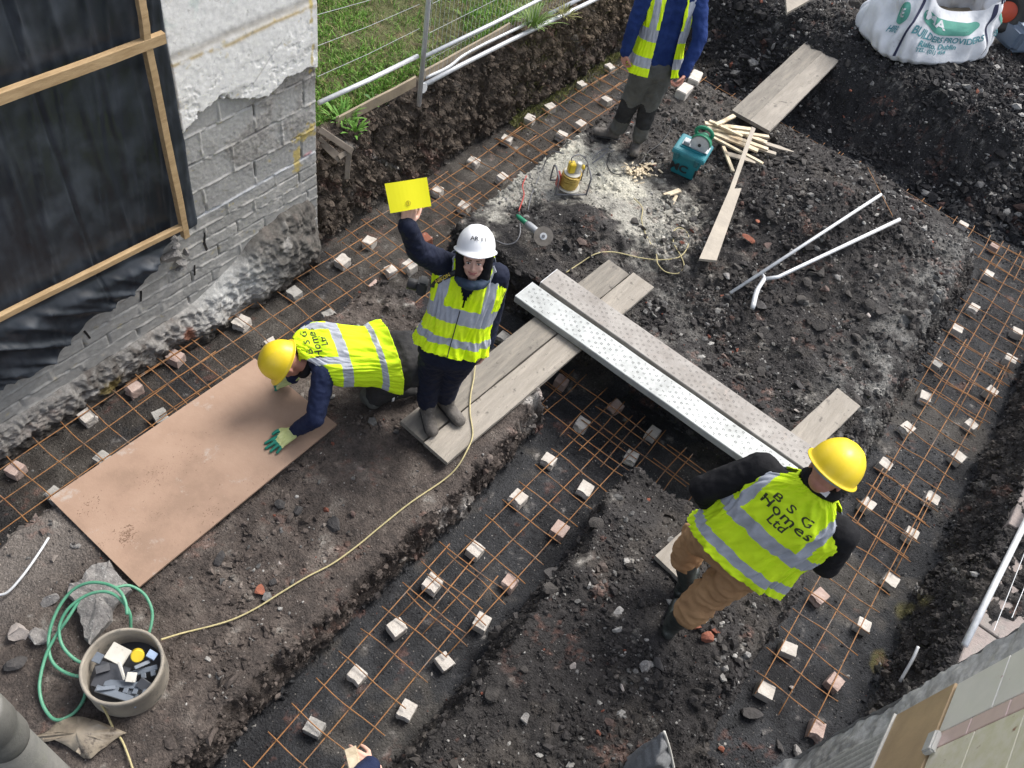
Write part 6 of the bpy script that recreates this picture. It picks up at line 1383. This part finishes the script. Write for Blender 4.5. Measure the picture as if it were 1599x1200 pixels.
# ------------------------------------------------------------------ the woman holding up the card
W = thing('person', 'woman in white helmet and yellow vest on the boards, holding up a yellow card', 'person', at(682, 645, .465))
sR, sL = at(697, 412, 1.85), at(776, 431, 1.83); side = (sL - sR).normalized(); S = (sR + sL) / 2; Hc = at(701, 549, 1.30)
ax = (S - Hc).normalized(); front = side.cross(ax) * -1
if front.dot(Vector((0, 0, CAMZ)) - S) < 0: front = -front
gw = Garment(torso_rings(Hc, S, side, front, -.09, .93, puff=1.08, wide=1.0))
# jacket with both sleeves
bm = bmesh.new()
for (t0, r0, t1, r1) in ((.0, .125, .45, .118), (.4, .12, .85, .125)): 
    for q in (-1, 1): cap(bm, Hc + ax * .55 * t0 + side * .055 * q, r0, Hc + ax * .55 * t1 + side * .065 * q, r1, flat=front, fk=.8)
cap(bm, sR, .068, sL, .068); cap(bm, S + ax * .02, .085, S + ax * .10, .060)
el = at(652, 392, 2.045); wr_ = at(636, 352, 2.255)
cap(bm, sR - ax * .01, .078, el, .062); cap(bm, el, .060, wr_, .047); cap(bm, wr_ + (el - wr_) * .05, .051, wr_ + (el - wr_) * .12, .052)
el2 = at(769, 486, 1.56); wr2 = at(759, 536, 1.36); cap(bm, sL, .075, el2, .060); cap(bm, el2, .060, wr2, .050)
for q in range(3): cap(bm, S + ax * .09 + side * (.05 * (q - 1)) + front * .045, .030, S + ax * .06 + side * (.06 * (q - 1)) + front * .07, .030)
cap(bm, S + ax * .12 - front * .07, .05, S + ax * .04 - front * .11 , .06)
fuse('jacket', bm, M_navyb, W, .010, 4, fold=.007, fscale=.055, seed=1)
bm = bmesh.new(); kA, kB = at(672, 588, .93), at(704, 588, .92); aA, aB = at(667, 629, .60), at(696, 619, .60)
hA, hB = Hc - side * .085, Hc + side * .085
cap(bm, Hc - side * .05, .13, Hc + side * .05, .13, flat=front, fk=.85); cap(bm, hA, .105, kA, .078); cap(bm, kA, .078, aA, .066); cap(bm, hB, .105, kB, .078); cap(bm, kB, .078, aB, .066)
fuse('trousers', bm, M_navyb, W, .011, 4, fold=.010, fscale=.07, seed=2)
boot(at(667, 634, .565), at(671, 667, .467), W, M_boot, h=.16, s=1.02); boot(at(696, 623, .565), at(709, 653, .467), W, M_boot, h=.16, s=1.02)
vest(gw, W, 3, bands=(.165, .365), vert=.135, fold=.014)
bm = bmesh.new(); tube(bm, [gw.P(math.pi / 2 + .02, v / 30, .004, 3, .014) for v in range(0, 13)], .0035, 6); from_bm('zip', bm, M_blk, W, True)
# head: she looks up at the camera
hc = at(741, 405, 1.99); look = (Vector((0, 0, CAMZ)) - hc).normalized(); upv = (Vector((-.10, .10, 1)) - look * .28); lk = (look + Vector((0, 0, -.42))).normalized(); uh = Vector((0, 0, 1)) + ax * .3 - side * .10; uh = (uh - lk * uh.dot(lk)).normalized(); FH = F3(lk, uh)
head(hc, FH, M_skin, W, .94)
helmet(hc + FH @ Vector((0, -.016, .066)), F3(FH @ Vector((0, 1, .22)), FH @ Vector((0, -.22, 1))), M_hat_w, W, .97)
HM = F3(FH @ Vector((0, 1, .22)), FH @ Vector((0, -.22, 1))); tn = HM @ Vector((.12, .80, .60)); tx_ = (HM @ Vector((1, -.15, 0))).normalized(); ty_ = tn.normalized().cross(tx_).normalized(); tx_ = ty_.cross(tn.normalized())
put_text('writing', 'AR 11', .036, Matrix.Translation(hc + FH @ Vector((0, -.016, .066)) + HM @ Vector((.012, .118, .066))) @ Matrix((tx_, ty_, tn.normalized())).transposed().to_4x4(), M_dark, W, bold=.0004)
# dark hood and scarf round the face
bm = bmesh.new()
for k in range(15):
    a = math.pi * (-.12 + 1.24 * k / 14); a2 = math.pi * (-.12 + 1.24 * (k + 1) / 14)
    if k < 14: cap(bm, hc + FH @ Vector((math.cos(a) * .080, .018, math.sin(a) * .085 + .008)), .026, hc + FH @ Vector((math.cos(a2) * .080, .018, math.sin(a2) * .085 + .008)), .026, 10)
for q in (-1, 1): cap(bm, hc + FH @ Vector((.078 * q, .008, -.03)), .028, hc + FH @ Vector((.06 * q, -.01, -.13)), .040, 12)
cap(bm, hc + FH @ Vector((0, -.07, .03)), .07, hc + FH @ Vector((0, -.06, -.12)), .07, 14)
fuse('hood', bm, M_blackc, W, .007, 3, fold=.003, fscale=.04)
bm = bmesh.new()
for k in range(12):
    a, a2 = math.pi * 2 * k / 12, math.pi * 2 * (k + 1) / 12; cc0 = hc + FH @ Vector((0, -.01, -.125))
    cap(bm, cc0 + FH @ Vector((math.cos(a) * .075, math.sin(a) * .07, -.012 * math.sin(a))), .028, cc0 + FH @ Vector((math.cos(a2) * .075, math.sin(a2) * .07, -.012 * math.sin(a2))), .028, 10)
fuse('scarf', bm, mat('teal_scarf', (.02, .045, .07), (.035, .05, .09), scale=40, rough=.9, bump=.4), W, .008, 2, fold=.006, fscale=.03)
# raised hand and card
hd = (at(640, 325, 2.34) - wr_).normalized(); cam_dir = (Vector((0, 0, CAMZ)) - wr_).normalized()
hand(wr_ + hd * .01, hd, -cam_dir, side * -1 if False else (at(655, 345, 2.28) - at(630, 348, 2.28)), (.55, .5, .55, .6), M_skin, W, .95, thumb=(.9, .5), spread=.05)
hand(wr2 + (wr2 - el2).normalized() * .02, wr2 - el2, side * -1, front, .5, M_skin, W, .92)
cz = [2.47, 2.49, 2.37, 2.35]; cp = [at(600, 287, cz[0]), at(666, 277, cz[1]), at(673, 322, cz[2]), at(609, 333, cz[3])]
M_card = mat('yellow_card', (.86, .80, .0), (.90, .84, .01), scale=3, rough=.6, bump=.02)
bm = bmesh.new(); nrm = (cp[1] - cp[0]).cross(cp[3] - cp[0]).normalized(); nrm = nrm if nrm.dot(cam_dir) > 0 else -nrm
for q in cp: q += nrm * .012
g_ = [[bm.verts.new(cp[0].lerp(cp[1], i / 10).lerp(cp[3].lerp(cp[2], i / 10), j / 8) + nrm * (.004 * math.sin(i * .5))) for j in range(9)] for i in range(11)]
fcs = [bm.faces.new((g_[i][j], g_[i][j + 1], g_[i + 1][j + 1], g_[i + 1][j])) for i in range(10) for j in range(8)]
ex_ = bmesh.ops.extrude_face_region(bm, geom=fcs)
for v in [q for q in ex_['geom'] if isinstance(q, bmesh.types.BMVert)]: v.co -= nrm * .0015
bmesh.ops.recalc_face_normals(bm, faces=bm.faces[:])
card = thing('yellow_card', 'bright yellow card held up in the hand of the woman', 'card', cp[3]); from_bm('sheet', bm, M_card, card)
bm = bmesh.new(); mk = cp[3].lerp(cp[2], .46).lerp(cp[0].lerp(cp[1], .46), .24) + nrm * .006; xd = (cp[1] - cp[0]).normalized(); yd = (cp[0] - cp[3]).normalized()
tube(bm, [mk + xd * math.cos(a) * .012 + yd * math.sin(a) * .012 for a in [k / 16 * 6.283 for k in range(17)]], .0012, 5); tube(bm, [mk - yd * .010, mk + yd * .012], .0012, 5); from_bm('emblem', bm, mat('ochre_ink', (.45, .33, .02), rough=.7, bump=0), card)
# camera on its strap, slung across the body
cmr = thing('camera', 'black camera hanging on a strap at the side of the woman', 'camera', at(661, 468, 1.62)); cpos = gw.P(math.pi + .12, .42, .055)
FCm = F3(side * -1, ax)
bm = bmesh.new(); box(bm, Matrix.Translation(cpos) @ FCm.to_4x4(), .12, .06, .085, bev=.012, segs=2); from_bm('body', bm, M_blk, cmr)
bm = bmesh.new(); disc(bm, cpos + FCm @ Vector((0, .03, -.005)), FCm @ Vector((0, 1, 0)), .034, .06, 24, .004); from_bm('lens', bm, M_blk, cmr, True)
bm = bmesh.new(); prevv = None; PS = []
for k in range(41):
    t = k / 40; u = math.pi + .05 - t * (math.pi - .95); v = .47 + .02 * math.sin(t * 3) + .62 * max(0, t - .22) ** 1.1; PS.append(gw.P(u, v, .012, 3, .004))
for k in range(41):
    tdir = (PS[min(k + 1, 40)] - PS[max(k - 1, 0)]).normalized(); wv = tdir.cross(cam_dir).normalized() * (.016 if k > 9 and k < 30 else .005); cur = (bm.verts.new(PS[k] - wv), bm.verts.new(PS[k] + wv))
    if prevv: bm.faces.new((prevv[0], prevv[1], cur[1], cur[0]))
    prevv = cur
ret = bmesh.ops.extrude_face_region(bm, geom=bm.faces[:]); 
for v in [g for g in ret['geom'] if isinstance(g, bmesh.types.BMVert)]: v.co += cam_dir * .003
from_bm('strap', bm, M_blk, cmr, True)
i0 = 17; tx = (PS[i0 + 3] - PS[i0 - 3]).normalized(); tx = -tx if tx.dot(CR) < 0 else tx; ty = (cam_dir - tx * cam_dir.dot(tx)).normalized().cross(tx)
Ms = Matrix((tx, ty, tx.cross(ty))).transposed().to_4x4(); Ms.translation = PS[i0] + cam_dir * .010
put_text('writing', 'NIKON', .030, Ms, M_yel, cmr, bold=.0004)

# ------------------------------------------------------------------ the kneeling man
K = thing('person', 'kneeling man in yellow helmet and lettered yellow vest leaning over the plywood', 'person', at(600, 615, .40))
sF, sN = at(484, 520, .90), at(506, 582, .90); side = (sN - sF).normalized(); S = (sF + sN) / 2; Hc = at(628, 560, .90); ax = (S - Hc).normalized(); front = (ax.cross(side)).normalized()
if front.z > 0: front = -front
RK = torso_rings(Hc, S, side, front, -.13, 1.02, wide=1.04, puff=1.14)
gk = Garment(RK)
bm = bmesh.new()
for q in (-1, 1): cap(bm, Hc + side * .05 * q, .12, Hc + ax * .25 + side * .055 * q, .115, flat=front, fk=.8); cap(bm, Hc + ax * .2 + side * .06 * q, .115, S - ax * .05 + side * .07 * q, .12, flat=front, fk=.75)
cap(bm, sF, .07, sN, .07); cap(bm, S, .08, S + ax * .10, .058)
elN = Vector((-2.315, 2.145, .70)); wN = at(462, 672, .515); cap(bm, sN, .078, elN, .060); cap(bm, elN, .060, wN, .046)
elF = at(458, 566, .68); wF = at(457, 590, .55); cap(bm, sF, .078, elF, .060); cap(bm, elF, .06, wF, .046)
fuse('jumper', bm, M_navyc, K, .010, 4, fold=.007, fscale=.055, seed=4)
bm = bmesh.new(); kN = at(585, 616, .49); kF = at(590, 570, .49); fN = at(640, 606, .49); fF = at(655, 575, .49)
cap(bm, Hc - side * .06 - ax * .04, .145, Hc + side * .06 - ax * .04, .145); cap(bm, Hc + side * .09, .12, kN, .088); cap(bm, Hc - side * .09, .12, kF, .088); cap(bm, kN, .078, fN, .058); cap(bm, kF, .078, fF, .058)
fuse('trousers', bm, M_char, K, .012, 4, fold=.010, fscale=.08, seed=5)
bm = bmesh.new(); cap(bm, kN + Vector((-.02, -.045, .01)), .062, kN + Vector((.02, -.03, -.03)), .060, 16); fuse('knee_pad', bm, M_greyt, K, .01, 3, fold=.003, fscale=.04)
for q in range(3):
    p = kN.lerp(fN, .45 + .16 * q); dd = (fN - kN).normalized(); a_ = dd.orthogonal().normalized(); b_ = dd.cross(a_); bm = bmesh.new(); r_ = .074 - .008 * q
    tube(bm, [p - dd * .008, p + dd * .008], r_, 24); from_bm('sock_stripe', bm, M_hat_w, K, True)
for f_, k_ in ((fN, kN), (fF, kF)):
    dd = (f_ - k_).normalized(); bm = bmesh.new(); cap(bm, f_, .045, f_ + dd * .06 + Vector((0, 0, -.01)), .045); cap(bm, f_ + dd * .05, .045, f_ + dd * .08 + Vector((0, 0, -.07)), .038); fuse('boot', bm, M_boot, K, .009, 3)
vest(gk, K, 8, bands=(.20, .47), vert=.145, front='shut', hole=(.70, .97), arm=.62, mats=[M_hivisd, M_refl], fold=.012)
def backtext(g, parent, s, size, x0, v0, L, seed, fold, m=None, stretch=1.0, spacing=1.0):
    def fn(x, y):
        v = v0 + y / L; xx = x0 - x * stretch; return g.P(u_of(g, xx, v), v, .0065, seed, fold)
    return put_text('lettering', s, size, None, m or M_ink, parent, fn, bold=.0011, spacing=spacing)
M_ink = mat('black_print', (.03, .035, .02), (.05, .06, .03), rough=.8, bump=0)
backtext(gk, K, 'B S G', .072, .0, .80, .64, 8, .012, spacing=1.15); backtext(gk, K, 'Homes', .082, .0, .70, .64, 8, .012, spacing=1.1); backtext(gk, K, 'Ltd', .062, .0, .605, .64, 8, .012)
hc = at(449, 567, .86); upK = (at(420, 556, .93) - at(452, 566, .86)).normalized(); faceK = Vector((-.15, -.35, -1)); FK = F3(faceK, upK); 
head(hc, FK, M_skinr, K, .98)
helmet(hc + FK @ Vector((0, -.004, .045)), FK, M_hat_y, K, 1.10)
bm = bmesh.new(); b1_, b2_ = hc + FK @ Vector((0, -.01, .018)), hc + FK @ Vector((0, -.01, .034)); 
rr0 = [(math.cos(k / 30 * 6.283) * .093, math.sin(k / 30 * 6.283) * .108 - .006) for k in range(31)]; prevv = None
for x_, y_ in rr0:
    cur = (bm.verts.new(hc + FK @ Vector((x_, y_, .012))), bm.verts.new(hc + FK @ Vector((x_, y_, .040))))
    if prevv: bm.faces.new((prevv[0], prevv[1], cur[1], cur[0]))
    prevv = cur
from_bm('headband', bm, M_band2, K, True)
bm = bmesh.new()
for k in range(12):
    a, a2 = math.pi * 2 * k / 12, math.pi * 2 * (k + 1) / 12; cc0 = hc + FK @ Vector((0, -.025, -.115))
    cap(bm, cc0 + FK @ Vector((math.cos(a) * .066, math.sin(a) * .066, 0)), .026, cc0 + FK @ Vector((math.cos(a2) * .066, math.sin(a2) * .066, 0)), .026, 10)
cap(bm, hc + FK @ Vector((0, .05, -.085)), .035, hc + FK @ Vector((0, .0, -.12)), .045)
fuse('collar', bm, M_blackc, K, .008, 3)
hdv = (at(418, 702, .475) - wN); hand(wN + hdv.normalized() * .02, hdv, (0, 0, -1), (at(420, 680, .47) - at(445, 700, .47)), (.10, .06, .06, .10), [M_glove, M_gloveg], K, 1.12, name='glove', spread=.16, tips=True, fat=1.2, thumb=(.05, .0))
hdv = (at(440, 596, .50) - wF); hand(wF + hdv.normalized() * .01, hdv, (0, 0, -1), (at(440, 590, .5) - at(445, 610, .5)), .25, [M_glove, M_gloveg], K, 1.12, name='glove', tips=True, fat=1.2)

# ------------------------------------------------------------------ the man in tan trousers, seen from behind
B = thing('person', 'man in tan trousers, rubber boots and yellow helmet standing with his back to the camera', 'person', at(1056, 955, .40))
sL, sR = at(1190, 732, 1.70), at(1313, 834, 1.70); side = (sL - sR).normalized(); S = (sL + sR) / 2; Hc = at(1148, 866, 1.22); ax = (S - Hc).normalized(); front = side.cross(ax) * -1
if front.y < 0: front = -front
RB = torso_rings(Hc, S, side, front, .0, 1.12, wide=1.26, puff=1.02); gb = Garment(RB)
bm = bmesh.new()
for q in (-1, 1): cap(bm, Hc + side * .06 * q, .13, Hc + ax * .28 + side * .065 * q, .125, flat=front, fk=.8); cap(bm, Hc + ax * .2 + side * .07 * q, .125, S - ax * .03 + side * .085 * q, .125, flat=front, fk=.75)
cap(bm, sL, .078, sR, .078); cap(bm, S, .09, S + ax * .09, .066)
eL = at(1098, 764, 1.46); wL = eL + Vector((.12, .08, -.22)); cap(bm, sL, .092, eL, .078); cap(bm, eL, .076, wL, .055)
eR = at(1290, 880, 1.44); wR = eR + Vector((.02, .18, -.16)); cap(bm, sR, .092, eR, .078); cap(bm, eR, .070, wR, .055)
fuse('jacket', bm, M_blackc, B, .011, 4, fold=.007, fscale=.07, seed=6)
bm = bmesh.new(); kR = at(1112, 925, .92); kL = at(1086, 838, .92); aR = at(1078, 955, .72); aL = at(1071, 872, .72); hR = Hc - side * .095; hL = Hc + side * .095
cap(bm, Hc - side * .06, .135, Hc + side * .06, .135); cap(bm, hR, .125, kR, .098); cap(bm, kR, .098, aR, .092); cap(bm, hL, .125, kL, .092); cap(bm, kL, .092, aL, .086)
cap(bm, Hc + side * .21 + ax * .22 + front * .06, .05, Hc + side * .12 + ax * .05, .08)
fuse('trousers', bm, M_tan, B, .011, 3, fold=.024, fscale=.075, fstretch=side, seed=7)
for a_, t_, k_ in ((at(1050, 976, .50), at(1052, 955, .405), aR), (at(1070, 915, .50), at(1080, 895, .405), aL)):
    bm = bmesh.new(); cap(bm, k_ + Vector((0, 0, .0)), .072, a_ + Vector((0, 0, .04)), .056, 20); d_ = (t_ - a_); d_.z = 0; d_.normalize()
    cap(bm, a_ + Vector((0, 0, -.05)) - d_ * .03, .045, a_ + Vector((0, 0, -.045)) + d_ * .10, .046); cap(bm, a_ + Vector((0, 0, .0)), .056, a_ - Vector((0, 0, .05)), .048); cap(bm, a_ + d_ * .08 + Vector((0, 0, -.05)), .046, a_ + d_ * .17 + Vector((0, 0, -.055)), .042)
    fuse('rubber_boot', bm, M_well, B, .009, 3, fold=.004, fscale=.06)
vest(gb, B, 12, bands=(.14, .36), vert=.20, front='shut', hole=(.66, .97), arm=.60, fold=.017, mats=[M_hivisd, M_refl])
backtext(gb, B, 'B S G', .092, -.005, .665, .80, 12, .017, spacing=1.15); backtext(gb, B, 'Homes', .102, -.005, .570, .80, 12, .017, spacing=1.1); backtext(gb, B, 'Ltd', .082, -.005, .485, .80, 12, .017)
hc = at(1293, 740, 1.93); FB = F3(Vector((.05, .9, -.62)), Vector((.12, .55, .95))); head(hc, FB, M_skinr, B, 1.12, neck=S + ax * .16 + front * .03)
helmet(hc + FB @ Vector((0, -.006, .050)), FB, M_hat_y, B, 1.22)
bm = bmesh.new(); disc(bm, hc + FB @ Vector((-.085, -.108, .068)), FB @ Vector((-.65, -.8, .3)), .016, .004, 18, .001); from_bm('badge', bm, mat('badge_red', (.40, .10, .10), (.5, .3, .3), scale=80, rough=.5, bump=0), B)
bm = bmesh.new(); prevv = None
for k in range(31):
    x_, y_ = math.cos(k / 30 * 6.283) * .104, math.sin(k / 30 * 6.283) * .122 - .010; cur = (bm.verts.new(hc + FB @ Vector((x_, y_, .004))), bm.verts.new(hc + FB @ Vector((x_, y_, .046))))
    if prevv: bm.faces.new((prevv[0], prevv[1], cur[1], cur[0]))
    prevv = cur
from_bm('headband', bm, M_band2, B, True)
bm = bmesh.new()
for k in range(12):
    a, a2 = math.pi * 2 * k / 12, math.pi * 2 * (k + 1) / 12; cc0 = S + ax * .15
    cap(bm, cc0 + side * math.cos(a) * .090 + front * math.sin(a) * .08, .030, cc0 + side * math.cos(a2) * .090 + front * math.sin(a2) * .08, .030, 10)
fuse('collar', bm, M_blackc, B, .008, 2)
bm = bmesh.new(); q = S + ax * .175 - front * .105 - side * .02; box(bm, frame_mat(q, side, -front + ax * .9), .075, .035, .004, bev=.001); from_bm('collar_label', bm, M_hat_w, B)
hand(wL, (.3, .9, -.4), (0, 0, -1), (1, 0, 0), .4, M_skinr, B, 1.0); hand(wR, (-.2, .9, -.3), (0, 0, -1), (-1, 0, 0), .4, M_skinr, B, 1.0)

# ------------------------------------------------------------------ the man in the blue jumper at the top edge
T = thing('person', 'man in blue jumper, open yellow vest and grey work trousers at the top edge', 'person', at(972, 215, .40))
sR, sL = at(1012, -14, 1.93), at(1092, -8, 1.93); side = (sL - sR).normalized(); S = (sR + sL) / 2; Hc = at(1022, 104, 1.30); ax = (S - Hc).normalized(); front = side.cross(ax) * -1
if front.y > 0: front = -front
bm = bmesh.new()
for q in (-1, 1): cap(bm, Hc + side * .06 * q, .125, Hc + ax * .3 + side * .065 * q, .125, flat=front, fk=.85); cap(bm, Hc + ax * .2 + side * .07 * q, .125, S - ax * .03 + side * .085 * q, .125, flat=front, fk=.8)
cap(bm, sL, .075, sR, .075); cap(bm, S, .09, S + ax * .09, .06)
eR = at(990, 40, 1.66); wR = at(977, 82, 1.42); cap(bm, sR, .080, eR, .062); cap(bm, eR, .062, wR, .048)
eL = at(1093, 62, 1.66); wL = at(1068, 115, 1.42); cap(bm, sL, .080, eL, .062); cap(bm, eL, .062, wL, .048)
fuse('jumper', bm, M_bluej, T, .011, 4, fold=.009, fscale=.08, seed=8)
bm = bmesh.new(); kR = at(985, 157, .90); kL = at(1013, 164, .90); aR = at(966, 200, .56); aL = at(999, 213, .56)
cap(bm, Hc - side * .06 - ax * .02, .125, Hc + side * .06 - ax * .02, .125); cap(bm, Hc - side * .09 - ax * .05, .115, kR, .088); cap(bm, kR, .085, aR, .072); cap(bm, Hc + side * .09 - ax * .05, .115, kL, .088); cap(bm, kL, .085, aL, .072)
fuse('trousers', bm, [M_greyt, M_blkt], T, .011, 4, fold=.012, fscale=.085, seed=9, matfn=lambda c: 1 if (.68 < c.z < .90 + .03 * math.sin(c.x * 40)) else 0)
boot(at(962, 203, .50), at(944, 213, .402), T, M_boot, h=.16, s=1.05); boot(at(997, 215, .50), at(990, 238, .402), T, M_boot, h=.16, s=1.05)
RT = torso_rings(Hc, S, side, front, .06, 1.02, wide=1.02, puff=1.1); gt = Garment(RT)
vest(gt, T, 15, bands=(.14, .33), vert=.155, front='open', opening=.10, hole=(.60, .96), arm=.62, fold=.012)
hand(wR, (wR - eR) + Vector((0, 0, -.1)), side, front, (.8, .85, .9, .9), M_skinr, T, 1.05, thumb=(.6, .6)); hand(wL, (wL - eL) + Vector((0, 0, -.05)), -side, front, (.7, .75, .8, .8), M_skinr, T, 1.05, thumb=(.6, .6))
hc = S + ax * .26 + front * .02; FT = F3(front, Vector((0, 0, 1))); head(hc, FT, M_skinr, T, 1.0)
bm = bmesh.new(); ell(bm, hc + FT @ Vector((0, -.022, .045)), FT, (.083, .098, .090)); from_bm('hair', bm, M_brow, T, True)

# ------------------------------------------------------------------ the person below the bottom edge, one hand in view
Q = thing('person', 'person below the bottom edge, only a hand with a wood block and navy sleeve showing', 'person', (-.20, .26, .40))
bm = bmesh.new(); hp_ = Vector((-.20, .24, 1.28)); shc = Vector((-.22, .42, 1.68)); sR_, sL_ = shc + Vector((.19, 0, 0)), shc - Vector((.19, -.02, .03))
for q in (-1, 1): cap(bm, hp_ + Vector((.06 * q, 0, 0)), .12, shc + Vector((.07 * q, 0, -.03)), .12)
cap(bm, sR_, .07, sL_, .07); cap(bm, shc, .08, shc + Vector((0, .03, .09)), .06)
wq = at(579, 1197, 1.12); eq = sL_.lerp(wq, .5) + Vector((-.05, -.05, -.07)); e2 = sR_ + Vector((.04, .06, -.27)); cap(bm, sL_, .075, eq, .058); cap(bm, eq, .058, wq, .046); cap(bm, sR_, .075, e2, .058); cap(bm, e2, .058, e2 + Vector((0, .12, -.2)), .045)
fuse('jumper', bm, M_navyc, Q, .012, 4, fold=.007, fscale=.06)
bm = bmesh.new(); cap(bm, hp_ - Vector((.06, 0, 0)), .12, hp_ + Vector((.06, 0, 0)), .12)
for q in (-1, 1): cap(bm, hp_ + Vector((.09 * q, 0, 0)), .10, hp_ + Vector((.12 * q, .02, -.40)), .078); cap(bm, hp_ + Vector((.12 * q, .02, -.40)), .078, hp_ + Vector((.13 * q, .0, -.74)), .065)
fuse('trousers', bm, M_navyb, Q, .012, 4, fold=.009, fscale=.08)
for q in (-1, 1): boot(hp_ + Vector((.13 * q, 0, -.77)), hp_ + Vector((.14 * q, .2, -.87)), Q, M_boot)
FQ = F3((0, 1, 0), (0, 0, 1)); head(shc + Vector((0, .06, .23)), FQ, M_skin, Q, .96); helmet(shc + Vector((0, .05, .28)), FQ, M_hat_w, Q, 1.04)
dq = at(545, 1180, 1.12) - wq; hand(wq, dq, (at(560, 1180, 1.0) - at(560, 1180, 1.12)), (at(545, 1165, 1.12) - at(550, 1190, 1.12)), (.45, .5, .5, .5), M_skin, Q, .98, thumb=(.6, .5))
hand(e2 + Vector((0, .13, -.22)), (0, .3, -1), (-1, 0, 0), (0, 1, 0), .5, M_skin, Q, .98)
bm = bmesh.new(); qa, qb = at(546, 1168, 1.16), at(556, 1204, 1.14); plank_box(bm, qa, qb, .055, .05, bev=.003, up=(.2, -.2, 1), sub=3); tag(from_bm('wood_block', bm, M_new), 'small pale wood block held in the hand at the bottom edge', 'wood block')
